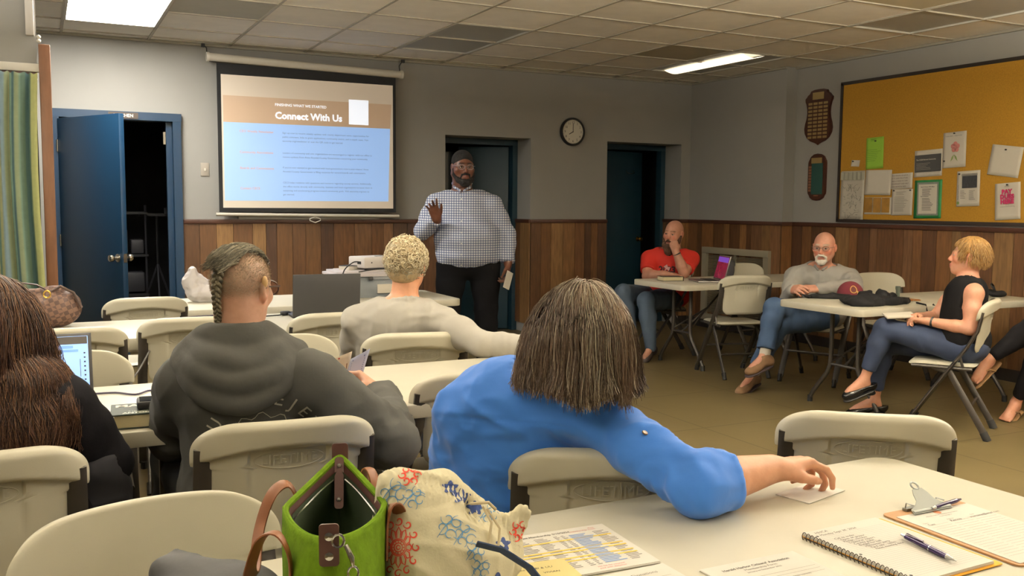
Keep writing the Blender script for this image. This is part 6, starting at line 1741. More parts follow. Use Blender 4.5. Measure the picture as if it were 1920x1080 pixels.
def edge_person():
    H = headframe((6.16, 3.78, 1.10), -80, 0, 0, 1.0)
    S = dict(yaw=-85, head=H, pel=(6.20, 3.75, .54), chest=(6.20, 3.77, .80), neck=(6.18, 3.78, .955), nr=.052,
             shL=(6.16, 3.60, .88), elL=(5.98, 3.56, .66), wrL=(5.735, 3.70, .705), shR=(6.17, 3.95, .88), elR=(6.02, 4.0, .68), wrR=(5.80, 3.86, .70),
             hpL=(6.14, 3.66, .53), knL=(5.73, 3.76, .500), anL=(5.735, 3.935, .105), toL=(5.56, 3.90, .05), hpR=(6.14, 3.85, .53), knR=(5.78, 3.86, .630), anR=(5.555, 4.02, .395), toR=(5.43, 4.06, .275),
             w=(.17, .155, .155, .13), d=(.13, .12, .115), legr=(.088, .060, .052, .034), bareL=True, bareR=True,
             handL=dict(fdir=(-.8, .3, .0), back=(0, -.1, 1), side=1, curl=(.4, .5, .5, .6)), handR=dict(fdir=(-.8, -.3, .0), back=(0, .1, 1), side=-1, curl=(.4, .5, .5, .6)))
    P = Person('person at the right edge, only legs in dark trousers and a teal sleeve showing', (6.20, 3.75, 0), S)
    P.body(skinmat('light warm skin', .5), (206, 148, 120), h=.006, fine=.006)
    eyes(H, P.e)
    F = Field(); P.trunk(F, .010); P.arms(F, .014, 'LR', .92); F.ell((6.2, 3.77, .57), (.19, .15, .12), Frame((0, 0, 0), P.fwd).m(), .05); cutball(F, V3(*S['neck']) + V3(0, 0, .006), (0, 0, 1), .10)
    finish('top', F, .012, mat('teal knit', (60, 96, 84), .85), P.e, None, amp=.010, dirs=[((.2, .1, 1), 15, 5, .5)])
    F = Field(); P.legs(F, .012, upto=.82); F.ell(S['pel'], (.18, .14, .11), Frame((0, 0, 0), P.fwd).m(), .05)
    finish('trousers', F, .009, mat('near-black leggings', (19, 18, 21), .9, spec=.12), P.e, None, amp=.007, dirs=[((.3, .2, 1), 16, 5, .6)])
    g = np.random.default_rng(3); F = Field(); F.ell(H.p(0, -.02, .036), (.086, .106, .095), H.m(), 0); F.ell(H.p(0, -.05, -.06), (.085, .06, .09), H.m(), .04); F.ell(H.p(0, .12, -.03), (.075, .09, .11), H.m(), .02, 's')
    finish('hair', F, .009, MATS['dark brown hair base'], P.e, None)
    for q in 'LR':
        an, to = V3(*S['an' + q]), V3(*S['to' + q]); f = nrm(to - an); up = nrm(V3(0, 0, 1) - f * f[2]) if q == 'L' else nrm(np.cross(np.cross(f, (0, 0, 1)), f)); sd = np.cross(f, up)
        F = Field(); L = np.linalg.norm(to - an); F.cone(an - up * (.078 if q == 'L' else .072) - f * .02, an + f * L * .93 - up * (.088 if q == 'L' else .074), .036, .044, .0, sq=(up, .22)); so = finish('flip_flop', F, .005, mat('tan sandal', (146, 112, 74), .7), P.e, None)
        m = MB()
        for s in (-1, 1): m.tube([an + f * L * .78 - up * .050, an + f * L * .58 - up * .012 + sd * s * .018, an + f * L * .25 - up * .040 + sd * s * .040, an + f * L * .15 - up * .072 + sd * s * .040], .005, 6)
        m.build('strap', MATS['tan sandal'], so)
    adopt(P.e); return P

woman_in_blue(); man_in_hood(); man_in_grey(); laptop_woman(); standing_man(); man_in_red(); bearded_man(); blonde_woman(); edge_person()
# ---------------------------------------------------------------- curtain
def curtain():
    m = MB(); g = random.Random(5); n = 260
    STR = [(84, 112, 102), (128, 138, 108), (66, 98, 108), (146, 144, 106), (56, 84, 88), (104, 128, 114), (112, 132, 140), (138, 138, 98), (78, 100, 86), (132, 144, 138)]
    seq = []; 
    while len(seq) < n:
        c = STR[g.randrange(len(STR))]; seq += [c] * g.choice([1, 1, 2, 2, 3])
    X0, X1 = -1.93, -.005
    rows_ = [2.225, 2.20, 2.17, 2.12, 1.9, 1.6, 1.3, 1.0, .7, .46]
    ph = [0.]
    for i in range(n): ph.append(ph[-1] + g.uniform(.30, .62))
    for j, z in enumerate(rows_):
        for i in range(n):
            u = i / (n - 1); a = .008 if j < 1 else .011 if j < 3 else .018 + .014 * (2.2 - z)
            y = YW - .055 + a * math.sin(ph[i]) + .010 * math.sin(ph[i] * .37 + z * 1.3)
            m.cur = seq[i] if i < n - 5 else (176, 178, 118)
            m.add([(X0 + u * (X1 - X0) + .006 * math.cos(ph[i]) + (.012 * math.sin(z * 3) if i > n - 30 else 0), y, z + (.006 * math.sin(ph[i] * 2.3) if j == 0 else 0))], [])
    m.cur = None
    m.f = [(j * n + i, j * n + i + 1, (j + 1) * n + i + 1, (j + 1) * n + i) for j in range(len(rows_) - 1) for i in range(n - 1)]; m.mi = [0] * len(m.f)
    cu = empty('curtain', (-.95, YW - .05, 2.2), 0, 'gathered curtain in green, teal and yellow vertical stripes', 'curtain')
    o = m.build('curtain_panel', mat('striped cotton', (120, 130, 100), .9, attr=True, noise=.06, nscale=30, bump=.2, bscale=200), cu, smooth=80)
    sm = o.modifiers.new('thickness', 'SOLIDIFY'); sm.thickness = .002
    r = MB(); r.cyl((-1.97, YW - .031, 2.19), (.0, YW - .031, 2.19), .005, 10); r.build('curtain_rod', M_white, cu)
    adopt(cu)
curtain()

# ---------------------------------------------------------------- loose cloth helper
def cloth_heap(name, F, h, m, label, cat, amp, dirs, seed=0, it=2):
    V, Q = F.surface(h); V = relax(V, Q, it, .5); V = folds(V, vert_normals(V, Q), amp, dirs, seed)
    V[:, 2] = np.maximum(V[:, 2], .7412)
    o = np_mesh(name, V, Q, m); tag(o, label, cat); return o

# ---------------------------------------------------------------- left rows: laptop, book, cables, handbag
def laptop(loc, rz, tilt, w, d, label, body, screen_m, lidback=None):
    """hinge centre at loc; rz turns it; keyboard lies towards local -Y and the screen faces it"""
    t = empty('laptop', loc, rz, label, 'laptop')
    m = MB(); m.box((0, -d / 2, .008), (w, d, .014), bev=.004); m.build('base', body, t)
    k = MB()
    for i in range(13):
        for j in range(5): k.box(((i - 6) * w * .066, -d * .18 - j * d * .088, .0165), (w * .056, d * .074, .003))
    k.build('keyboard', M_black, t)
    k = MB(); k.box((0, -d * .80, .0155), (w * .28, d * .28, .0015)); k.build('touchpad', mat('touchpad', (60, 60, 64), .3), t)
    R = Matrix.Translation((0, .002, .012)) @ Matrix.Rotation(-math.radians(tilt), 4, 'X')
    lid = MB(); lid.box((0, 0, d * .49), (w, .009, d * .98), bev=.003); lid.xf(R); lo_ = lid.build('lid', lidback or body, t)
    s = MB(); s.box((0, -.0052, d * .50), (w * .94, .0012, d * .86)); s.xf(R); s.build('screen', screen_m, lo_)
    return t, lo_, R
M_lapgrey = mat('graphite laptop shell', (56, 56, 58), .35, .5)
t, lid, R = laptop((-.050, 3.30, .74), 0, 24, .362, .225, 'open grey laptop with a lit blue-white screen at the left edge', M_lapgrey, mat('lit screen', (150, 185, 235), .2, emit=.62, emitc=(150, 190, 255)))
def scr(x0, x1, z0, z1, y=-.0062): return [R @ Vector(p) for p in ((x0, y, z0), (x1, y, z0), (x1, y, z1), (x0, y, z1))]
m = MB(); m.add(scr(-.168, .168, .182, .208), [(0, 1, 2, 3)]); m.build('browser_bar', mat('screen dark bar', (60, 56, 54), .3, emit=.12, emitc=(120, 110, 100)), lid, smooth=0)
m = MB()
for k in range(11): m.add(scr(-.16 + k * .022, -.142 + k * .022, .199, .205, -.0066), [(0, 1, 2, 3)])
m.add(scr(.07, .125, .168, .177, -.0066), [(0, 1, 2, 3)]); m.add(scr(-.12, .14, .156, .1635, -.0066), [(0, 1, 2, 3)])
m.build('browser_tabs', mat('screen tab blue', (110, 150, 215), .3, emit=.5, emitc=(120, 170, 240)), lid, smooth=0)
m = MB()
for k in range(8): m.add(scr(.156, .161, .148 - k * .015, .153 - k * .015, -.0066), [(0, 1, 2, 3)])
m.add(scr(.144, .1455, .07, .13, -.0066), [(0, 1, 2, 3)]); m.build('side_icons', M_ink, lid, smooth=0)
# thick book with the black box on top
bk = empty('book', (.275, 2.905, .7405), math.radians(-4), 'thick hardback book with MARYLAND on its dark green cover, under a black device', 'book')
m = MB(); m.box((0, 0, .022), (.215, .142, .036)); m.build('page_block', mat('cream pages', (206, 194, 156), .9, noise=.08, nscale=300, stretch=(1, 1, 30)), bk)
m = MB(); m.box((0, .002, .0415), (.232, .152, .004)); m.box((0, .002, .002), (.232, .152, .004)); m.box((-.114, .002, .022), (.006, .152, .041), bev=.002)
m.build('cover', mat('dark green dust jacket', (44, 52, 42), .6, noise=.4, nscale=22), bk)
m = MB(); put_text(m, 'MARYLAND', .046, -.105, .030, None, z=.0438, bold=.002); put_text(m, 'ANTONIO BLY', .021, -.085, -.062, None, z=.0438, bold=.0008); put_text(m, 'A HISTORY', .011, -.07, -.035, None, z=.0438); m.build('cover_title', mat('pale title', (200, 196, 180), .5), bk)
dv = empty('battery_pack', (.305, 2.915, .7845), math.radians(-4), 'black rectangular device lying on top of the thick book', 'device')
m = MB(); m.box((0, 0, .012), (.15, .082, .024), bev=.007); m.build('case', M_black, dv); m = MB(); m.box((0, 0, .0245), (.135, .07, .001)); m.build('glossy_top', mat('gloss black', (8, 8, 10), .1), dv)
M_cab = mat('purple-black cable', (48, 40, 66), .45); M_cabg = mat('grey cable', (66, 64, 62), .5); M_cabk = mat('black cable', (18, 18, 20), .5)
cable('cable', [(.125, 3.40, .7445), (.20, 3.39, .7445), (.26, 3.33, .7445), (.31, 3.38, .7445), (.345, 3.30, .7445), (.35, 3.12, .7445)], .0034, M_cab, 'thin purple cable on the table between laptop and book')
cable('cable', [(.10, 3.18, .745), (.15, 3.10, .745), (.175, 3.03, .746), (.20, 2.985, .748)], .0044, M_cabg, 'short thick grey cable touching the spine of the thick book')
cable('cable', [(.93, 5.52, .7445), (.84, 5.50, .7445), (.70, 5.36, .7445), (.56, 5.02, .7445), (.50, 4.80, .7465), (.46, 4.735, .72), (.38, 4.66, .60), (.26, 4.52, .47), (.16, 4.35, .33), (.10, 4.2, .18)], .0046, M_cabg, 'grey cable drooping off the front edge of the middle table')
cable('cable', [(.68, 5.46, .745), (.78, 5.54 - .05, .745), (.90, 5.50, .745), (1.05, 5.46, .745)], .0052, M_cab, 'dark purple cable lying on the table left of the shaved head')
cable('cable', [(1.10, 5.36, .745), (1.19, 5.34, .750), (1.235, 5.40, .748), (1.30, 5.44, .748), (1.36, 5.38, .747), (1.40, 5.44, .747)], .0038, M_cabk, 'black adapter cable beside the black laptop')
m = MB(); m.box((1.245, 5.405, .752), (.055, .04, .022), bev=.005); m.box((1.275, 5.43, .749), (.03, .05, .014), rotm(0, 0, .7)); o = m.build('video_adapter', M_cabk); tag(o, 'small black video adapter on the table by the black laptop', 'adapter')
# checked handbag on the left table
hb = empty('handbag', (.015, 5.36, .7405), math.radians(-6), 'brown checkerboard handbag with gold ring on the left table', 'handbag')
M_chk = mat('brown check canvas', (92, 68, 56), .6)
nt = M_chk.node_tree; ck_ = nt.nodes.new('ShaderNodeTexChecker'); ck_.inputs['Scale'].default_value = 46; ck_.inputs['Color1'].default_value = lin((104, 78, 64)) + (1,); ck_.inputs['Color2'].default_value = lin((66, 44, 38)) + (1,)
tc_ = nt.nodes.new('ShaderNodeTexCoord'); mp_ = nt.nodes.new('ShaderNodeMapping'); mp_.inputs['Rotation'].default_value = (0, .35, 0); mp_.inputs['Location'].default_value = (.013, .007, .011); nt.links.new(tc_.outputs['Object'], mp_.inputs[0]); nt.links.new(mp_.outputs[0], ck_.inputs['Vector']); nt.links.new(ck_.outputs['Color'], nt.nodes['Principled BSDF'].inputs['Base Color'])
F = Field(); F.ell((0, 0, .075), (.145, .075, .078), None, 0); F.ell((.03, 0, .13), (.115, .055, .062), None, .05); F.ell((-.09, 0, .135), (.055, .045, .06), None, .04); F.cone((-.10, 0, .17), (.05, 0, .20), .022, .018, .03); F.plane((0, 0, 0), (0, 0, -1))
V, Q = F.surface(.007); V = relax(V, Q, 2); V = folds(V, vert_normals(V, Q), .014, [((.7, 0, .7), 14, 4, .6)], 3); V[:, 2] = np.maximum(V[:, 2], 0); np_mesh('bag_body', V, Q, M_chk, hb)
m = MB(); m.tube([(-.11, -.03, .16), (-.135, -.045, .205), (-.11, -.05, .235), (-.05, -.05, .225), (-.01, -.045, .20)], .009, 8, sq=(1, .5)); m.tube([(.02, -.04, .19), (.06, -.05, .215), (.12, -.05, .18), (.155, -.04, .10)], .008, 8, sq=(1, .5)); m.build('handle', mat('dark brown leather', (54, 36, 30), .45), hb)
m = MB(); m.tube([(.0 + .016 * math.cos(a), -.082, .178 + .018 * math.sin(a)) for a in np.linspace(0, 2 * PI, 18)], .0042, 8, cap=False); m.build('gold_ring', mat('gold', (220, 180, 90), .2, 1.), hb)
# white plastic carrier bag behind the empty chair
M_plas = mat('white carrier plastic', (212, 206, 206), .4, trans=.12, bump=.4, bscale=30, bdist=.004)
F = Field(); F.ell((.95, 6.36, .80), (.125, .09, .075), None, 0); F.ell((.87, 6.36, .87), (.075, .05, .055), None, .04); F.cone((.85, 6.35, .88), (.86, 6.34, .950), .036, .024, .03); F.ell((1.05, 6.36, .86), (.075, .05, .05), None, .03); F.ell((.995, 6.32, .885), (.020, .05, .024), None, .006, 's')
cloth_heap('plastic_bag', F, .007, M_plas, 'knotted white plastic carrier bag behind the empty chair by the kitchen door', 'plastic bag', .018, [((.3, .2, .9), 22, 6, .6), ((.9, 0, .2), 26, 8, .5)], 14)

# black laptop seen from behind, storage box, projector
laptop((1.435, 5.21, .74), math.radians(180 - 4), 6, .385, .245, 'black laptop with its closed back side facing the camera', M_lapgrey, mat('lit screen b', (150, 185, 235), .2, emit=.3, emitc=(190, 205, 255)), mat('matt black lid', (44, 44, 46), .45))
bx = empty('storage_box', (2.09, 6.36, .7405), math.radians(-3), 'clear grey plastic storage box with white lid under the projector', 'storage box')
M_clear = mat('translucent grey plastic', (150, 156, 162), .25, alpha=.72, noise=.1, nscale=6)
m = MB(); W_, D_, H_ = .62, .38, .155
vs = []; fs = []
o_ = rounded(W_ * .93, D_ * .9, .03, 4); p_ = rounded(W_, D_, .03, 4); n = len(o_)
vs = [Vector((x, y, 0)) for x, y in o_] + [Vector((x, y, H_)) for x, y in p_]
m.add(vs, [(i, (i + 1) % n, n + (i + 1) % n, n + i) for i in range(n)] + [tuple(range(n))[::-1]])
o = m.build('box_body', M_clear, bx); sm = o.modifiers.new('thickness', 'SOLIDIFY'); sm.thickness = .003
m = MB(); m.prism(rounded(W_ + .03, D_ + .03, .035, 5), .150, .166); m.prism(rounded(W_ - .02, D_ - .02, .03, 5), .166, .182); m.prism(rounded(W_ - .10, D_ - .10, .03, 5), .182, .188); m.build('lid', mat('white box lid', (196, 190, 192), .35), bx)
for x in (-.07, .24):
    m = MB(); m.box((x, -D_ / 2 - .012, .135), (.085 if x > 0 else .03, .014, .022), bev=.003); m.build('latch', M_black, bx)
m = MB(); m.box((.03, -D_ / 2 + .004, .142), (.17, .02, .03), bev=.004); m.build('front_tab', mat('grey tab', (146, 150, 156), .4), bx)
m = MB(); m.box((.035, -D_ / 2 + .006, .062), (.105, .004, .062), rotm(-.11, 0, 0)); lb = m.build('paper_label', M_paper, bx)
m = MB(); m.box((.035, -D_ / 2 + .0045, .040), (.104, .003, .018), rotm(-.11, 0, 0)); MM = plane_m((0, -D_ / 2 + .0035, 0), (1, 0, 0), (0, .11, 1))
for k in range(4): lines(MM, -.008, .083 - k * .010, .05, 1, .010, z=.0006, t=.35, mb=m)
m.build('label_print', M_ink, lb)
F = Field(); F.ell((0, 0, .05), (.22, .13, .045), None, 0)
V, Q = F.surface(.012); V = folds(V, vert_normals(V, Q), .02, [((1, 0, .3), 12, 8, 1)], 5); np_mesh('contents', V, Q, mat('box contents', (110, 112, 120), .7, noise=.4, nscale=20), bx)
pb = empty('book', (1.935, 6.36, .9285), math.radians(28), 'small white-edged book lying beside and under the projector', 'book')
m = MB(); m.box((0, 0, .014), (.15, .10, .026)); m.build('page_block', M_paper, pb); m = MB(); m.box((0, 0, .0285), (.154, .104, .003)); m.build('cover', M_cabk, pb)
pj = empty('projector', (2.085, 6.36, .9285), math.radians(14), 'white portable projector standing on the storage box lid', 'projector')
m = MB(); m.box((0, 0, .052), (.26, .215, .078), bev=.010); m.build('casing', mat('white projector plastic', (204, 198, 194), .35), pj)
m = MB(); m.lathe([(0, 0), (.026, 0), (.026, .012), (.020, .014), (0, .008)], 20, Matrix.Translation((.05, .106, .055)) @ Matrix.Rotation(-PI / 2, 4, 'X')); m.build('lens', mat('gloss black', (8, 8, 10)), pj)
m = MB(); m.box((.04, -.02, .0915), (.05, .028, .003), bev=.001); m.build('focus_window', M_black, pj)
m = MB(); m.box((-.07, -.1085, .052), (.008, .002, .008)); m.box((-.129, -.04, .05), (.003, .05, .02)); m.build('sockets', M_black, pj)
m = MB()
for x in (-.1, .1):
    for y in (-.08, .08): m.cyl((x, y, 0), (x, y, .016), .012, 10)
m.build('feet', M_black, pj)
cable('cable', [(1.955, 6.30, .985), (1.90, 6.22, .985), (1.82, 6.14, .945), (1.79, 6.10, .88), (1.785, 6.08, .745)], .0042, M_cabk, 'black cable hanging from the projector down over the box')
cable('cable', [(1.90, 6.08, .95 - .02), (2.02, 6.11, .942), (2.16, 6.14, .950), (2.30, 6.2, .962)], .0040, M_cabk, 'black cable lying along the front of the white box lid')
F = Field(); F.ell((2.40, 6.52, .765), (.055, .05, .03), None, 0); F.ell((2.43, 6.48, .775), (.03, .03, .03), None, .02)
cloth_heap('plastic_wrap', F, .006, mat('clear film', (190, 190, 196), .15, alpha=.6), 'crumpled clear plastic wrap at the end of the projector table', 'plastic wrap', .014, [((.3, .5, .8), 40, 20, 1)], 4)
m = MB(); m.box((1.80, 6.02, .757), (.13, .075, .032), bev=.008); o = m.build('power_brick', M_cabk); tag(o, 'black power brick in front of the storage box', 'power adapter')
# phone beneath the sleeve and leaflets in the hand
ph = empty('phone', (1.815, 3.515, .7405), math.radians(-12), 'dark phone lying by the grey sleeve on the table', 'phone')
m = MB(); m.box((0, 0, .005), (.15, .075, .009), bev=.003); m.build('case', M_black, ph); m = MB(); m.box((0, 0, .0100), (.14, .067, .0008)); m.build('glass', mat('gloss black', (8, 8, 10)), ph)
def leaflet(name, q, m_, label, marks):
    """a sheet through four corner points, lower left first, counter-clockwise"""
    A, B, C, D = [Vector(p) for p in q]; g = MB()
    nn = (B - A).cross(D - A).normalized()
    def fn(u, v): return (A * (1 - u) + B * u) * (1 - v) + (D * (1 - u) + C * u) * v + nn * .004 * math.sin(PI * u)
    g.grid(fn, 8, 6); o = g.build(name, m_); sm = o.modifiers.new('thickness', 'SOLIDIFY'); sm.thickness = .0008; tag(o, label, 'leaflet')
    for nm, mt, rects in marks:
        g = MB()
        for (u0, u1, v0, v1) in rects: g.add([fn(u, v) + s_ * nn * .0012 for s_ in (1, -1) for u, v in ((u0, v0), (u1, v0), (u1, v1), (u0, v1))], [(0, 1, 2, 3), (7, 6, 5, 4)])
        g.build(nm, mt, o, smooth=0)
    return o
leaflet('leaflet', [(.852, 2.875, .835), (.902, 2.862, .835), (.928, 2.856, .926), (.868, 2.872, .893)], mat('pale blue paper', (176, 180, 204), .8), 'white-blue folded letter held in the hooded man\'s hand', [('printed_text', mat('blue ink', (70, 78, 140), .8), [(.15, .8, .80, .86)] + [(.12, .85, .70 - k * .08, .725 - k * .08) for k in range(7)])])
leaflet('leaflet', [(.820, 2.895, .835), (.862, 2.885, .838), (.876, 2.880, .917), (.800, 2.905, .886)], mat('cream leaflet', (206, 190, 168), .8), 'cream and brown photo leaflet held beside the letter', [('red_stripe', mat('red print', (178, 52, 40), .7), [(.05, .5, .86, .93)]), ('brown_photo', mat('brown photo', (112, 78, 62), .6, noise=.4, nscale=60), [(.1, .85, .15, .55)])])

# ---------------------------------------------------------------- right tables
cp = empty('baseball_cap', (5.215, 4.90, .7405), math.radians(150), 'burgundy cap with gold ringed emblem on the right table', 'cap')
F = Field(); F.ell((0, 0, .02), (.092, .105, .098), None, 0); F.plane((0, 0, .012), (0, 0, -1)); F.ell((0, 0, -.01), (.080, .092, .10), None, .004, 's')
V, Q = F.surface(.005); V = relax(V, Q, 1)
np_mesh('crown', V, Q, mat('burgundy wool', (92, 24, 36), .9, bump=.3, bscale=250), cp)
m = MB()
def brim(u, v):
    a = (u - .5) * 2.2; r = .098 + .068 * v * math.cos(a * .9); return Vector((math.sin(a) * (.085 + .012 * v), math.cos(a) * r * (1 if v > 0 else .98) + .0, .018 - .018 * v * abs(math.sin(a)) * 1.2 - .004 * v))
m.grid(brim, 18, 6); o = m.build('brim', mat('gold cap brim', (176, 138, 52), .8), cp); sm = o.modifiers.new('thickness', 'SOLIDIFY'); sm.thickness = .004
def on_cap(y, z, off=.003):     # point on the camera-facing side of the crown; y sideways, z up
    zz = (z - .02) / .098; R2 = max(0, 1 - zz * zz - (y / .105) ** 2); return Vector((0, 0, 0)), R2
vd = Vector((-math.sin(math.radians(205)) * 0 + 1, 0, 0))
a0 = math.radians(4)           # emblem sits a little off the cap's front, towards the camera
def capP(s, z, off=.002):
    """s = arc position round the crown from the emblem's centre, z = height"""
    th = a0 + s / .098; zz = min(.99, max(-.99, (z - .02) / .098)); k = math.sqrt(1 - zz * zz)
    return Vector((math.sin(th) * (.092 * k + off), math.cos(th) * (.105 * k + off), z))
m = MB(); m.tube([capP(.026 * math.cos(a), .066 + .024 * math.sin(a)) for a in np.linspace(0, 2 * PI, 24)], .0032, 6, cap=False)
m.tube([capP(-.024, .055, .003), capP(-.036, .045, .003), capP(-.038, .03, .003)], [.004, .005, .002], 6); m.tube([capP(-.028, .050, .003), capP(-.030, .036, .003), capP(-.029, .026, .003)], [.003, .004, .002], 6)
m.build('emblem_ring', mat('gold embroidery', (206, 172, 96), .7), cp)
m = MB(); m.add([capP(x, z, .0035) for x, z in ((-.008, .048), (.006, .048), (.010, .056), (.015, .060), (.010, .068), (.012, .078), (.002, .083), (-.010, .078), (-.012, .062))], [tuple(range(9))]); m.build('emblem_profile', mat('dark embroidery', (78, 34, 26), .8), cp)
F = Field(); F.cone((4.80, 4.43, .760), (5.10, 4.60, .762), .032, .030, 0); F.ell((5.02, 4.54, .760), (.20, .11, .030), rot_ := Frame((0, 0, 0), (.55, .83, 0)).m(), .04); F.ell((4.90, 4.48, .760), (.14, .12, .034), None, .05)
F.cone((5.22, 4.62, .775), (5.40, 4.66, .765), .032, .018, .04); F.cone((5.14, 4.72, .765), (5.24, 4.74, .79), .034, .012, .04); F.cone((5.20, 4.60, .78), (5.24, 4.66, .815), .03, .010, .03); F.cone((5.05, 4.40, .76), (5.25, 4.42, .758), .030, .016, .03)
M_jk = mat('black nylon', (15, 15, 17), .85, spec=.2, bump=.2, bscale=60, wr=(.010, 9, (1, 1, 1), (0, 0, 0)))
cloth_heap('jacket', F, .008, M_jk, 'crumpled black jacket lying beside the burgundy cap', 'jacket', .020, [((.6, .5, .3), 18, 5, .6), ((.2, .8, .4), 26, 8, .4)], 17)
m = MB(); m.tube([(5.28, 4.38, .75), (5.24, 4.27, .748), (5.22, 4.245, .72), (5.23, 4.24, .685), (5.265, 4.24, .672), (5.30, 4.24, .69), (5.31, 4.245, .725), (5.32, 4.28, .748)], .0065, 8, sq=(1, .4)); o = m.build('strap_loop', M_jk); tag(o, 'black strap loop hanging off the front edge of the right table', 'strap')
F = Field(); F.cone((4.90, 4.97, .752), (5.02, 4.88, .752), .020, .026, 0); F.cone((5.02, 4.88, .752), (5.10, 4.80, .752), .026, .024, .02); F.cone((4.87, 4.96, .752), (4.84, 4.99, .770), .014, .006, .02)
cloth_heap('neck_gaiter', F, .007, M_jk, 'flat black cloth in front of the bearded man\'s folded hands', 'cloth', .012, [((.8, -.5, .2), 22, 7, .6)], 19)
m = MB(); m.lathe([(0, 0), (.014, 0), (.0145, .004), (.0145, .062), (.018, .068), (.018, .088), (.015, .090), (0, .089)], 18, Matrix.Translation((5.47, 4.70, .7405))); o = m.build('flashlight', mat('grey-green metal', (84, 92, 84), .4, .3)); tag(o, 'small grey-green flashlight standing upright on the right table', 'flashlight')
m = MB()
for c in ((5.36, 4.50), (5.42, 4.49)): m.tube([(c[0] + .024 * math.cos(a), c[1] + .018 * math.sin(a), .752) for a in np.linspace(0, 2 * PI, 16)], .004, 6, cap=False)
m.tube([(5.33, 4.50, .752), (5.28, 4.60, .755)], .003, 6); m.tube([(5.446, 4.49, .752), (5.44, 4.60, .752)], .003, 6); o = m.build('eyeglasses', mat('tortoiseshell', (140, 88, 40), .3)); tag(o, 'folded tortoiseshell eyeglasses at the end of the black jacket', 'eyeglasses')
m = MB(); m.box((5.36, 4.60, .757), (.16, .07, .010), rotm(0, 0, .1), bev=.002); o = m.build('phone', M_black); tag(o, 'black phone between the flashlight and the tortoiseshell glasses', 'phone')
tb = empty('book', (4.895, 6.64, .7405), math.radians(-12), 'thick cream-paged book at the corner of the far table', 'book')
m = MB(); m.box((0, 0, .020), (.185, .125, .032)); m.build('page_block', mat('cream pages', (206, 194, 156)), tb); m = MB(); m.box((0, 0, .0375), (.195, .135, .003)); m.box((0, 0, .0015), (.195, .135, .003)); m.box((.096, 0, .019), (.004, .135, .038)); m.build('cover', mat('olive cover', (52, 48, 36), .5), tb)
t, lid, R = laptop((5.235, 6.40, .74), math.radians(-112), 14, .31, .225, 'open laptop with a maroon and purple screen on the far table', mat('silver laptop', (150, 146, 142), .3, .7), mat('maroon screen', (120, 30, 60), .25, emit=.12, emitc=(170, 50, 90), noise=.5, nscale=18))
m = MB(); m.add(scr(-.14, .14, .16, .205), [(0, 1, 2, 3)]); m.build('purple_banner', mat('purple screen', (90, 60, 150), .3, emit=.3, emitc=(140, 90, 220)), lid, smooth=0)
F = Field(); F.cone((5.93, 7.09, .835), (5.84, 7.09, .80), .045, .035, 0); F.cone((5.90, 7.05, .82), (5.87, 7.03, .62), .04, .05, .04); F.cone((5.90, 7.12, .82), (5.88, 7.18, .62), .04, .05, .04)
V, Q = F.surface(.01); V = relax(V, Q, 2); V = folds(V, vert_normals(V, Q), .016, [((.8, .2, .1), 16, 4, 1)], 8); o = np_mesh('coat', V, Q, mat('dark grey coat', (46, 46, 50), .85)); tag(o, 'dark grey coat draped over the corner of the far chair behind the maroon-screened laptop', 'coat')
F = Field(); F.ell((6.31, 4.52, .762), (.085, .05, .022), None, 0); F.ell((6.26, 4.54, .775), (.03, .03, .02), None, .02)
pu = cloth_heap('pouch', F, .007, M_jk, 'small black pouch with a looped strap at the right end of the right table', 'pouch', .008, [((.8, .2, .1), 30, 10, 1)], 6)
m = MB(); m.tube([(6.27, 4.50, .77), (6.235, 4.50, .80), (6.23, 4.52, .83), (6.26, 4.54, .84), (6.30, 4.55, .82), (6.31, 4.54, .775)], .006, 8, sq=(1, .4)); m.build('strap', M_jk, pu)

# ---------------------------------------------------------------- foreground table: papers, notebook, clipboard, pens
Z0 = .7406
def flat_sheet(name, cx, cy, w, h, rot, m_, label, z=Z0, cat='paper', t=.0006, n=1):
    o = empty(name, (cx, cy, z), math.radians(rot), label, cat)
    g = MB()
    for k in range(n): g.box((.0008 * math.sin(k * 2.3), .0008 * math.cos(k * 1.7), t * (k + .5)), (w, h, t * .9), rotm(0, 0, .006 * math.sin(k * 1.9)))
    g.build('sheet', m_, o, smooth=0); return o, t * n + .0003
M_sheet = mat('bright white paper', (214, 210, 202), .8)
def flines(g, x0, y0, w, n, dy, z, t=.0006, rag=0.):
    for k in range(n):
        L = w * (1 - rag * rnd.random()); y = y0 - k * dy; g.add([Vector(p) for p in ((x0, y, z), (x0 + L, y, z), (x0 + L, y + t, z), (x0, y + t, z))], [(0, 1, 2, 3)])
o, z = flat_sheet('roster', .852, 1.462, .279, .216, -3, M_sheet, 'stack of white roster printouts with yellow highlighted rows beside the floral bag', t=.0009, n=5)
g = MB(); put_text(g, 'Association Current Membership 9/15/2024', .0095, -.115, .088, None, z=z, bold=.0004); 
for x, n_, w_ in ((-.12, 24, .028), (-.075, 24, .034), (-.03, 24, .030), (.012, 24, .012), (.028, 24, .010), (.098, 24, .030)): flines(g, x, .074, w_, n_, .0066, z, .0028, .45)
g.build('printed_text', mat('grey print', (120, 116, 112), .8), o, smooth=0)
g = MB()
flines(g, .044, .070, .048, 23, .0066, z + .0002, .0034, .4); g.build('blue_column', mat('blue print', (120, 148, 196), .8), o, smooth=0)
g = MB()
for y in (.050, .0045, -.0085, -.035, -.049): g.add([Vector(p) for p in ((-.125, y, z + .0001), (.128, y, z + .0001), (.128, y + .0055, z + .0001), (-.125, y + .0055, z + .0001))], [(0, 1, 2, 3)])
g.build('yellow_highlight', mat('yellow highlighter', (222, 192, 92), .8), o, smooth=0)
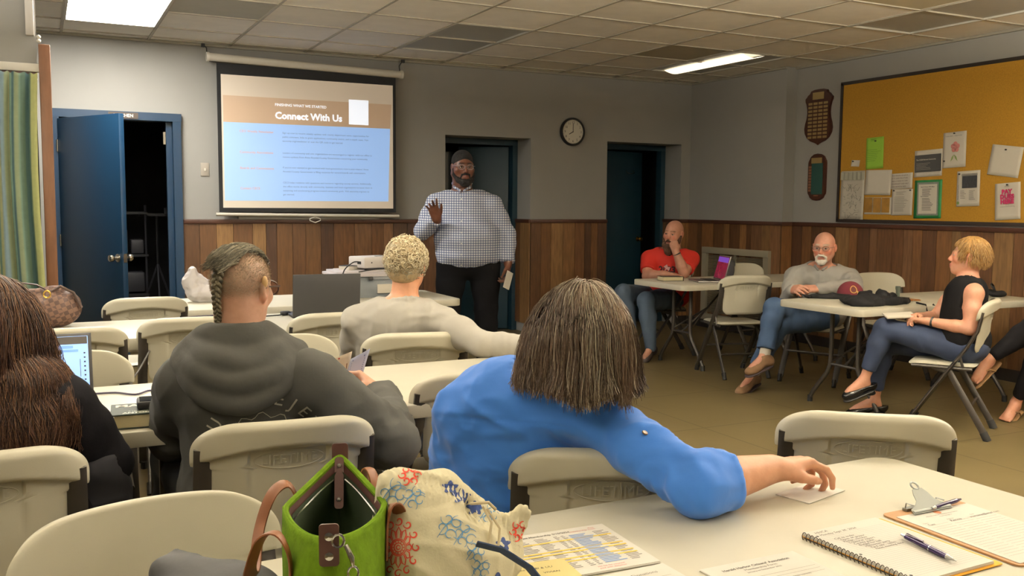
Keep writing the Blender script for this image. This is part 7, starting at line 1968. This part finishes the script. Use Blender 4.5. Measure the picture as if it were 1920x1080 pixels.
g = MB(); put_text(g, 'membership notes', .0075, .055, .086, None, z=z + .0002, shear=.2); put_text(g, 'paid with donation', .0072, .02, -.099, None, z=z + .0002, shear=.2); put_text(g, 'see list for renewal', .0072, .02, -.090, None, z=z + .0002, shear=.2); put_text(g, 'dues', .0075, .098, .094, None, z=z + .0002)
g.build('red_notes', mat('red ink', (198, 92, 96), .8), o, smooth=0)
o, z = flat_sheet('sticky_note', .765, 1.395, .12, .085, -6, mat('pale yellow note', (212, 196, 136), .85), 'pale yellow note lying on the lower left of the roster', z=Z0 + .0062, cat='note')
g = MB(); put_text(g, 'see the BI & UU', .010, -.04, .010, None, z=z, shear=.15); put_text(g, 'VIVIAN', .010, .0, -.012, None, z=z, shear=.15); g.build('handwriting', M_ink, o, smooth=0)
o, z = flat_sheet('form', .885, 1.205, .216, .279, 1, M_sheet, 'white form sheet partly under the roster at the bottom edge of the picture')
g = MB(); put_text(g, 'Donations', .013, .02, .108, None, z=z); flines(g, -.09, .09, .18, 9, .02, z); g.build('printed_text', M_greyink, o, smooth=0)
o, z = flat_sheet('membership_form', 1.135, 1.147, .216, .279, -.5, M_sheet, 'white Membership Form sheets between roster and spiral notebook', n=4)
g = MB(); put_text(g, "Herald Harbor Citizens' Association", .0104, 0, .112, None, z=z, center=True, bold=.0004); put_text(g, 'Membership Form', .0100, 0, .100, None, z=z, center=True); put_text(g, 'January to December 2025', .0072, 0, .090, None, z=z, center=True)
flines(g, -.098, .070, .196, 3, .012, z); flines(g, -.098, .030, .13, 2, .014, z); put_text(g, 'Name', .006, -.098, .078, None, z=z); put_text(g, 'Mailing Address (optional)', .006, .0, .043, None, z=z); flines(g, -.098, -.01, .196, 8, .014, z)
g.build('printed_text', M_greyink, o, smooth=0)
# spiral notebook
nb = empty('spiral_notebook', (1.425, 1.205, Z0), math.radians(1.5), 'spiral notebook with handwriting, lined page and a yellow back divider', 'notebook')
g = MB(); g.prism(rounded(.216, .272, .008, 3, .004, -.002), 0, .0015); g.build('back_cover', mat('dark notebook card', (60, 52, 46), .7), nb)
g = MB(); g.prism(rounded(.225, .278, .006, 3, .010, .0), .0015, .0028); g.build('yellow_divider', mat('yellow orange card', (236, 168, 40), .7), nb)
g = MB()
for k in range(5): g.box((.0003 * math.sin(k * 3), .0004 * math.cos(k * 2), .0036 + k * .0013), (.204, .266, .0012), rotm(0, 0, .002 * math.sin(k * 1.4)))
g.build('pages', M_sheet, nb, smooth=0)
z = .0095; g = MB(); flines(g, -.098, .098, .196, 31, .0071, z, .00045); g.build('ruled_lines', mat('ruled line grey', (150, 150, 160), .8), nb, smooth=0)
g = MB()
for k, (tx, x, y, sz) in enumerate((('HHCA', -.085, .116, .012), ('Monday Sept 30, 2024', -.085, .103, .011), ('Call to order', -.075, .076, .010), ('Open w/ prayer', -.068, .067, .010), ('Pledge, minutes', -.070, .058, .010), ('Treasurer report', -.066, .049, .010), ('County guest', -.062, .040, .010), ('Budget for hall', -.058, .031, .010), ('Halloween party', -.052, .022, .010), ('Yard sale - tables', -.048, .013, .010), ('Next meeting date', -.044, .004, .010))):
    put_text(g, tx, sz, x, y, None, z=z + .0002, shear=.25)
g.build('handwriting', mat('graphite', (96, 90, 88), .8), nb, smooth=0)
g = MB()
for k in range(26): 
    y = .125 - k * .0098; g.tube([(-.1065 + .0060 * math.cos(a), y + .0012 * math.sin(a), .0055 + .0075 * math.sin(a)) for a in np.linspace(-.6, 4.0, 12)], .0009, 5)
g.build('wire_spiral', mat('dark wire', (70, 64, 62), .3, .9), nb)
g = MB()
for y in (.105, 0, -.11): g.lathe([(0, 0), (.0032, 0), (0, .0001)], 12, Matrix.Translation((-.092, y, z + .0002)))
g.build('punch_holes', M_ink, nb)
pn = empty('pen', (1.463, 1.168, Z0 + .0098), math.radians(-99), 'purple click pen with silver tip lying on the spiral notebook', 'pen')
def penpart(nm, prof, mt): 
    q = MB(); q.lathe(prof, 18, Matrix.Translation((0, 0, .0062)) @ Matrix.Rotation(PI / 2, 4, 'Y')); q.build(nm, mt, pn)
M_purple = mat('metallic purple', (46, 30, 72), .25, .3)
penpart('barrel', [(0, -.052), (.0046, -.052), (.0050, -.03), (.0056, .0), (.0060, .012), (.0061, .040), (.0050, .054), (0, .054)], M_purple)
penpart('tip', [(0, .054), (.0050, .054), (.0040, .062), (.0018, .072), (.0009, .077), (0, .078)], mat('chrome', (210, 210, 210), .12, 1.))
penpart('clicker', [(0, -.064), (.0028, -.064), (.0030, -.056), (.0044, -.055), (.0044, -.051), (0, -.051)], MATS['chrome']); penpart('ring', [(.0056, .012), (.0064, .012), (.0064, .0145), (.0056, .0145)], MATS['chrome'])
q = MB(); q.box((-.028, 0, .0135), (.044, .0042, .0014), bev=.0005); q.build('clip', M_purple, pn)
# clipboard
cb = empty('clipboard', (1.68, 1.205, Z0), math.radians(-.5), 'brown hardboard clipboard holding a sign-in sheet under a steel clip', 'clipboard')
g = MB(); g.prism(rounded(.229, .318, .014, 4), 0, .003); g.build('board', mat('tan hardboard', (168, 124, 78), .6, noise=.06, nscale=60), cb)
g = MB(); g.box((.004, -.012, .0038), (.216, .279, .0012)); g.build('sheet', M_sheet, cb, smooth=0)
z = .0048; g = MB(); put_text(g, 'Herald Harbor Citizens Association', .0065, 0, .098, None, z=z, center=True); put_text(g, 'Meeting Sign In', .006, 0, .089, None, z=z, center=True)
for k, (tx, x) in enumerate((('Name', -.09), ('Address', -.02), ('Date', .05))): put_text(g, tx, .006, x, .070, None, z=z)
for k in range(18): 
    for x, w_ in ((-.092, .058), (-.026, .058), (.040, .062)): flines(g, x, .058 - k * .0105, w_, 1, .01, z, .0005)
put_text(g, 'Questions? Contact us', .0055, .05, -.142, None, z=z); g.build('printed_text', M_greyink, cb, smooth=0)
g = MB(); put_text(g, 'Tues', .010, -.088, .059, None, z=z, shear=.3); put_text(g, 'Patricia', .011, -.022, .059, None, z=z, shear=.3); put_text(g, 'yourname@email.com', .010, .036, .059, None, z=z, shear=.3); g.build('handwriting', M_ink, cb, smooth=0)
g = MB(); g.lathe([(0, 0), (.0085, 0), (0, .0001)], 20, Matrix.Translation((0, .112, z))); g.build('round_logo', mat('logo orange', (190, 120, 84), .8), cb)
M_steel = mat('brushed clip steel', (150, 154, 152), .3, .9)
cl = MB()
out = [(-.058, 0), (.058, 0), (.058, .012), (.040, .018), (.026, .030), (.022, .045), (.014, .058), (-.014, .058), (-.022, .045), (-.026, .030), (-.040, .018), (-.058, .012)]
M_c = Matrix.Translation((-.004, .118, .0055)) @ Matrix.Rotation(math.radians(38), 4, 'X'); cl.prism(out, 0, .0016, M_c)
cl.tube([M_c @ Vector((.009 * math.cos(a), .066 + .009 * math.sin(a), .0008)) for a in np.linspace(0, 2 * PI, 18)], .0022, 8, cap=False)
cl.cyl((-.060, .122, .009), (.052, .122, .009), .0038, 10); cl.box((-.004, .150, .006), (.10, .012, .006)); cl.tube([(-.05, .152, .006), (-.05, .150, .020), (-.05, .130, .020)], .0015, 6); cl.tube([(.042, .152, .006), (.042, .150, .020), (.042, .130, .020)], .0015, 6)
cl.build('spring_clip', M_steel, cb)
p2 = empty('pen', (1.735, 1.333, Z0 + .012), math.radians(8), 'dark purple and chrome pen tucked behind the clipboard clip', 'pen')
q = MB(); q.lathe([(0, -.05), (.004, -.05), (.0048, -.02), (.0048, .03), (.002, .05), (0, .052)], 14, Matrix.Rotation(PI / 2, 4, 'Y')); q.build('barrel', M_purple, p2); q = MB(); q.lathe([(0, -.062), (.003, -.062), (.0042, -.05), (0, -.049)], 14, Matrix.Rotation(PI / 2, 4, 'Y')); q.build('cap', MATS['chrome'], p2)
o, z = flat_sheet('index_card', 1.545, 1.545, .15, .085, 14, M_sheet, 'white folded card under the hand of the woman in blue', t=.0008, n=2)
# clear pen held by the woman in blue
hp = empty('pen', (1.500, 1.612, .806), math.radians(-10), 'clear and white ballpoint pen held between the fingers of the woman in blue', 'pen')
q = MB(); q.lathe([(0, -.072), (.0040, -.072), (.0042, -.02), (.0042, .050), (0, .050)], 14, Matrix.Rotation(PI / 2, 4, 'Y')); q.build('barrel', mat('clear pen plastic', (206, 208, 214), .2, alpha=.85), hp)
q = MB(); q.lathe([(.0043, -.056), (.0045, -.056), (.0045, -.034), (.0043, -.034)], 14, Matrix.Rotation(PI / 2, 4, 'Y')); q.build('dark_band', mat('dark pen band', (50, 52, 66), .4), hp)
q = MB(); q.lathe([(0, .050), (.0040, .050), (.0024, .066), (.0008, .074), (0, .075)], 14, Matrix.Rotation(PI / 2, 4, 'Y')); q.build('tip', MATS['chrome'], hp)

# ---------------------------------------------------------------- green felt tote and floral drawstring bag
def tote():
    t = empty('tote_bag', (.385, 1.36, Z0), 0, 'lime green felt tote bag with open zip top and brown leather handles', 'tote bag')
    M_felt = mat('lime green felt', (82, 108, 20), 1., noise=.16, nscale=70, bump=.6, bscale=180, spec=.1, detail=6)
    M_lin = mat('dark green lining', (28, 44, 14), .9); M_lea = mat('dark brown leather tab', (72, 44, 38), .45, bump=.1, bscale=200); M_strap = mat('tan brown leather', (120, 72, 40), .5, noise=.1, nscale=20)
    c = Vector((.385, 1.36, 0)); ax = Vector((.32, .947, 0)); sd = Vector((.947, -.32, 0)); HB = .212
    def ringpt(u, v):
        """u round the bag (0 = near end, .5 = far end), v 0 bottom .. 1 rim"""
        a = 2 * PI * u; 
        # bottom outline: rounded rectangle; rim outline: pointed at both ends, bellied at the sides
        cx, cy = -math.cos(a), math.sin(a)
        k = (abs(cx) ** 4 + abs(cy) ** 4) ** -.25
        bl, bw = cx * k * .155, cy * k * .074
        e = abs(cx); rl = math.copysign(.163 * (e ** .9), cx); rw = math.copysign(.074 * (1 - e ** 1.25) ** .9, cy) if abs(cy) > 1e-6 else 0
        s = sm01(v) * .35 + v * v * .65
        l = bl * (1 - s) + rl * s; w = bw * (1 - s) + rw * s
        w += .006 * math.sin(v * 5 + u * 9) * (1 - v) ; 
        z = HB * v + (.012 * math.cos(2 * a) * s) - .010 * s * abs(cy) ** 2 - .026 * s * max(0, -cx)
        return l, w, z
    def P(u, v, grow_=0.):
        l, w, z = ringpt(u, v); return c + ax * (l * (1 + grow_ * 4)) + sd * (w * max(0, 1 + grow_ / abs(w)) if abs(w) > 1e-4 else w) + Vector((0, 0, z + Z0)) 
    Tm = Matrix.Translation(-Vector(t.location))
    def B(m, nm, mt, par=None, **k): m.xf(Tm); return m.build(nm, mt, par or t, **k)
    m = MB(); m.grid(lambda u, v: P(u, v), 72, 22, closed_u=True); n_ = 72
    m.add([c + Vector((0, 0, Z0))], []); b0 = len(m.v) - 1
    for i in range(n_): m.f.append((b0, (i + 1) % n_, i)); m.mi.append(0)
    o = B(m, 'felt_body', M_felt); s_ = o.modifiers.new('thickness', 'SOLIDIFY'); s_.thickness = .005; s_.offset = 1
    m = MB(); m.grid(lambda u, v: P(u, v * .93, -.0100) , 72, 14, closed_u=True); B(m, 'lining', M_lin)
    m = MB(); pts = [P(u, .985) for u in np.linspace(0, 1, 80)]; m.tube(pts, .0042, 6, cap=False); B(m, 'rim_edge', M_felt)
    # zip tape and teeth inside the rim
    m = MB(); m.grid(lambda u, v: P(.04 + u * .92, .97 - v * .10, -.004 - .006 * v), 60, 3); B(m, 'zip_tape', M_lea)
    m = MB(); m.tube([P(.05 + u * .90, .875, -.010) for u in np.linspace(0, 1, 60)], .0018, 5); B(m, 'zip_teeth', MATS['chrome'])
    # leather tabs with rivets at both ends, one with a swivel clasp
    for (u, sgn) in ((0., -1), (.5, 1)):
        top = P(u, 1.0); dn = P(u, .70); out = ax * sgn * .006
        m = MB(); M_ = plane_m(top * .72 + dn * .28 + out + Vector((0, 0, .008)), sd if sgn < 0 else -sd, top - dn); m.prism(rounded(.027, .060, .005, 3), -.0015, .0015, M_); tb_ = B(m, 'leather_tab', M_lea)
        m = MB()
        for y in (.013, -.015): m.lathe([(0, 0), (.0055, 0), (.0060, .0018), (.003, .003), (0, .0032)], 14, M_ @ Matrix.Translation((0, y, .0015)))
        B(m, 'rivet', MATS['chrome'], tb_)
    m = MB(); a = P(.5, .99) - ax * .012; b_ = a - ax * .03 + Vector((0, 0, -.075))
    M_ = plane_m((a + b_) / 2, sd, a - b_); m.prism(rounded(.015, .085, .005, 3), -.001, .001, M_); tb_ = B(m, 'zip_pull', M_lea)
    m = MB()
    for y in (.028, -.028): m.lathe([(0, 0), (.0045, 0), (.003, .002), (0, .0022)], 12, M_ @ Matrix.Translation((0, y, .001)))
    B(m, 'rivet', MATS['chrome'], tb_)
    m = MB(); q = P(0, .99) - ax * .008 + sd * .012
    m.tube([q + sd * (.008 * math.cos(k)) + Vector((0, 0, .009 * math.sin(k))) for k in np.linspace(0, 2 * PI, 14)], .0018, 6, cap=False)
    m.tube([q + sd * .010 + Vector((0, 0, -.006)), q + sd * .018 - ax * .006 + Vector((0, 0, -.022)), q + sd * .020 - ax * .006 + Vector((0, 0, -.034))], [.003, .004, .002], 8)
    m.tube([q + sd * (.020 + .007 * math.cos(k)) - ax * .006 + Vector((0, 0, -.043 + .009 * math.sin(k))) for k in np.linspace(0, 2 * PI, 14)], .0016, 6, cap=False); B(m, 'swivel_clasp', MATS['chrome'])
    m = MB(); q2 = q + sd * .020 - ax * .008 + Vector((0, 0, -.05)); m.tube([q2, q2 + Vector((0, -.003, -.03)) + sd * .004, q2 + sd * .012 + Vector((0, -.004, -.075)), q2 + sd * .022 + Vector((0, 0, -.125))], [.006, .0075, .0075, .007], 8, sq=(1, .3), up=tuple(ax)); B(m, 'hanging_strap', M_strap)
    # handles: one drooping outward on each long side
    def handle(path, nm):
        m = MB(); Pp = [Vector(p) for p in path]; out_ = []
        for i in range(len(Pp) - 1):
            a_, b1, c1, d1 = Pp[max(i - 1, 0)], Pp[i], Pp[i + 1], Pp[min(i + 2, len(Pp) - 1)]
            for k in range(6):
                tt_ = k / 6; out_.append(.5 * ((2 * b1) + (c1 - a_) * tt_ + (2 * a_ - 5 * b1 + 4 * c1 - d1) * tt_ ** 2 + (3 * b1 - a_ - 3 * c1 + d1) * tt_ ** 3))
        out_.append(Pp[-1]); m.tube(out_, .0125, 8, sq=(1, .22), up=tuple(ax)); return B(m, nm, M_strap, smooth=60)
    A_ = P(.16, .80); B_ = P(.34, .80)
    # u between 0 and .5 has positive sideways offset
    for (ua, ub, sg, q_) in ((.66, .86, -1, 1.), (.40, .24, 1, .45)):
        A1 = P(ua, .72, .004); A2 = P(ub, .72, .004); s3 = sd * sg * q_
        path = [A2 - Vector((0, 0, .03)) + s3 * .004, A2 + s3 * .006 + Vector((0, 0, .02)), A2 + s3 * .022 + Vector((0, 0, .052)), A2 + s3 * .046 + ax * .012 + Vector((0, 0, .040)), A2 + s3 * .064 + ax * .03 + Vector((0, 0, -.01)), (A1 + A2) / 2 + s3 * .066 + Vector((0, 0, -.050)), A1 + s3 * .064 - ax * .03 + Vector((0, 0, -.01)), A1 + s3 * .046 - ax * .012 + Vector((0, 0, .040)), A1 + s3 * .022 + Vector((0, 0, .052)), A1 + s3 * .006 + Vector((0, 0, .02)), A1 - Vector((0, 0, .03)) + s3 * .004]
        handle(path, 'handle')
tote()

def floral_bag():
    t = empty('drawstring_bag', (.585, 1.375, Z0), 0, 'cream cotton drawstring bag with red medallion and blue flower print, beside the green tote', 'drawstring bag')
    F = Field(); F.ell((.575, 1.365, .815), (.100, .098, .088), None, 0); F.ell((.545, 1.375, .885), (.068, .070, .068), None, .05); F.ell((.655, 1.385, .80), (.078, .070, .055), None, .05)
    F.cone((.515, 1.38, .935), (.590, 1.40, .915), .030, .030, .03); F.cone((.590, 1.40, .915), (.690, 1.395, .845), .030, .022, .03); F.cone((.70, 1.38, .82), (.735, 1.375, .865), .030, .014, .02)
    F.ell((.63, 1.345, .895), (.022, .03, .014), None, .02, 's'); F.plane((0, 0, Z0), (0, 0, -1))
    def post(V, Q):
        N = vert_normals(V, Q); V = folds(V, N, .014, [((.4, .1, -.9), 20, 5, .55), ((.8, 0, -.5), 30, 9, .35)], 23)
        a, b = V3(.50, 1.36, .965), V3(.735, 1.36, .845); d = nrm(b - a); s = (V - a) @ d; rr = np.linalg.norm(V - a - np.outer(s, d), axis=1)
        w = np.exp(-(np.maximum(rr - .028, 0) / .012) ** 2) * (s > -.02) * (s < .27); N = vert_normals(V, Q)      # gathers along the drawstring hem
        V = V + N * (w * np.sin(s * 620) * .0022)[:, None]; V[:, 2] = np.maximum(V[:, 2], Z0 + .0003); return V
    V, Q = F.surface(.0042); V = relax(V, Q, 1); V = post(V, Q)
    bd_ = np_mesh('cloth_body', V, Q, mat('cream cotton', (206, 198, 168), .9, bump=.25, bscale=260), t)
    ey = Vector((0, 0, 1.39)); ctr = Vector((.585, 1.36, .85)); dv_ = (ctr - ey).normalized()
    right = dv_.cross(Vector((0, 0, 1))).normalized(); up_ = right.cross(dv_)
    fr = Frame(tuple(ctr), tuple(dv_), tuple(up_))
    # swirls as thin bands, laid on the cloth
    def band(pts, w):
        vs = []; fs = []
        for i, (x, y) in enumerate(pts):
            j = min(i + 1, len(pts) - 1); k = max(i - 1, 0); dx, dy = pts[j][0] - pts[k][0], pts[j][1] - pts[k][1]; L = math.hypot(dx, dy) + 1e-9
            ww = w * (.45 + .55 * math.sin(PI * i / (len(pts) - 1))); vs += [Vector((x - dy / L * ww, y + dx / L * ww, 0)), Vector((x + dy / L * ww, y - dx / L * ww, 0))]
            if i: fs.append((2 * i - 2, 2 * i - 1, 2 * i + 1, 2 * i))
        return vs, fs
    def ringb(cx, cy, r, w, a0=0, a1=2 * PI, n=26): return band([(cx + r * math.cos(a0 + (a1 - a0) * k / n), cy + r * math.sin(a0 + (a1 - a0) * k / n)) for k in range(n + 1)], w)
    def curl(cx, cy, r, a0, dr, w): return band([(cx + (r - dr * k / 16) * math.cos(a0 + k * .42), cy + (r - dr * k / 16) * math.sin(a0 + k * .42)) for k in range(15)], w)
    red = []; mx, my = -.067, -.012
    for r_ in (.003, .0065, .0105, .0125): red.append(ringb(mx, my, r_, .0009))
    for k in range(12):
        a = k * PI / 6; red.append(curl(mx + .0275 * math.cos(a), my + .039 * math.sin(a), .0068, a + 2.2, .0055, .0012)); red.append(band([(mx + .013 * math.cos(a - .2), my + .014 * math.sin(a - .2)), (mx + .018 * math.cos(a - .2), my + .024 * math.sin(a - .2)), (mx + .021 * math.cos(a), my + .030 * math.sin(a)), (mx + .018 * math.cos(a + .2), my + .024 * math.sin(a + .2)), (mx + .013 * math.cos(a + .2), my + .014 * math.sin(a + .2))], .0012))
        red.append(band([(mx + .0072 * math.cos(a), my + .0072 * math.sin(a)), (mx + .0098 * math.cos(a), my + .0098 * math.sin(a))], .0012))
    for (cx, cy) in ((-.052, .098), (.015, -.078), (.128, .010)):
        for k in range(6): a = k * PI / 3; red.append(curl(cx + .011 * math.cos(a), cy + .011 * math.sin(a), .007, a, .006, .0014))
    blue = []
    for (cx, cy, s_) in ((-.078, .070, 1.), (-.045, .062, .8), (.012, .018, .9), (.035, .005, .8), (-.055, -.078, 1.), (.06, -.045, .7), (.075, .040, .8), (.052, -.02, .7)):
        for k in range(4): a = k * 1.4 + cx * 40; blue.append(curl(cx + .014 * s_ * math.cos(a), cy + .014 * s_ * math.sin(a), .012 * s_, a + 1, .009 * s_, .0008))
        blue.append(band([(cx - .022 * s_ + .044 * s_ * q / 8, cy - .018 * s_ + .03 * s_ * math.sin(q / 8 * 2.2)) for q in range(9)], .0008))
    navy = []
    for (cx, cy, rr) in ((.030, .066, .013), (.052, .048, .012), (.012, .080, .011), (.098, -.010, .011), (.088, -.066, .013)):
        pts = [(cx + rr * (1 + .3 * math.sin(5 * a)) * math.cos(a), cy + rr * .8 * (1 + .3 * math.sin(5 * a)) * math.sin(a)) for a in np.linspace(0, 2 * PI, 30, endpoint=False)]
        navy.append(([Vector((x, y, 0)) for x, y in pts], [tuple(range(30))]))
    D = tuple(dv_)
    for nm, geo, col in (('red_print', red, (206, 70, 52)), ('blue_print', blue, (82, 132, 176)), ('navy_print', navy, (36, 56, 108))):
        project_print(nm, geo, fr, D, bd_, mat(nm + ' ink', col, .9), t, .0012)
    m = MB(); m.tube([(.640, 1.325, .905), (.646, 1.305, .885), (.640, 1.30, .862), (.632, 1.298, .84)], .0022, 6); m.tube([(.645, 1.32, .903), (.658, 1.30, .875), (.652, 1.292, .850)], .0022, 6); m.tube([(.62, 1.33, .912), (.645, 1.315, .915), (.66, 1.32, .90)], .0026, 6); m.build('drawstring', mat('cotton cord', (196, 182, 150), .9), t)
    m = MB(); m.tube([(.60, 1.262, .872), (.635, 1.245, .862), (.672, 1.225, .835), (.70, 1.205, .795), (.715, 1.19, .752)], .0150, 8, sq=(1, .18), up=(.2, -.9, .4)); m.build('navy_strap', mat('navy webbing', (34, 52, 84), .8, bump=.3, bscale=200), t)
    adopt(t)
floral_bag()
for o_ in [o for o in COL.objects if o.name == 'drawstring_bag']: o_.location.x -= .022
F = Field(); F.cone((.17, 1.60, .765), (.27, 1.47, .765), .035, .045, 0); F.cone((.19, 1.615, .772), (.185, 1.63, .795), .030, .008, .03); F.cone((.27, 1.47, .765), (.30, 1.36, .765), .045, .04, .03); F.ell((.20, 1.48, .758), (.09, .11, .030), None, .04)
cloth_heap('jacket', F, .007, mat('charcoal jacket', (54, 54, 56), .7, bump=.2, bscale=80), 'charcoal jacket lying on the table edge in front of the nearest chair', 'jacket', .012, [((.5, -.8, .1), 18, 5, .8)], 27)
# things in the dark kitchen
ms = empty('tripod_stand', (1.06, 10.35, 0), 0, 'black tripod stand in the dark kitchen doorway', 'tripod stand')
m = MB(); m.cyl((0, 0, .55), (0, 0, 1.25), .012, 8); m.build('pole', M_black, ms)
for k in range(3):
    a = k * 2.09 + .5; m = MB(); m.cyl((0, 0, .75), (.28 * math.cos(a), .28 * math.sin(a), .01), .010, 8); m.build('leg', mat('dim steel', (90, 90, 96), .3, .8), ms)
m = MB(); m.box((0, 0, 1.26), (.34, .05, .03)); m.box((.12, -.03, 1.30), (.10, .08, .06)); m.build('head', M_black, ms)
rk = empty('kitchen_cart', (.72, 10.3, 0), 0, 'dark metal cart stacked with equipment inside the kitchen doorway', 'cart')
m = MB()
for z in (.45, .85, 1.28): m.box((0, 0, z), (.46, .36, .025))
m.build('shelf', M_black, rk)
for x in (-.21, .21):
    m = MB(); m.cyl((x, -.16, 0), (x, -.16, 1.36), .011, 8); m.build('post', MATS['dim steel'], rk)
m = MB(); m.box((-.06, -.05, .99), (.2, .2, .24), bev=.01); m.box((.13, -.06, .94), (.12, .2, .14), bev=.01); m.box((.02, -.04, .58), (.34, .26, .2), bev=.01); m.build('equipment_case', mat('dark grey case', (44, 44, 48), .5), rk)
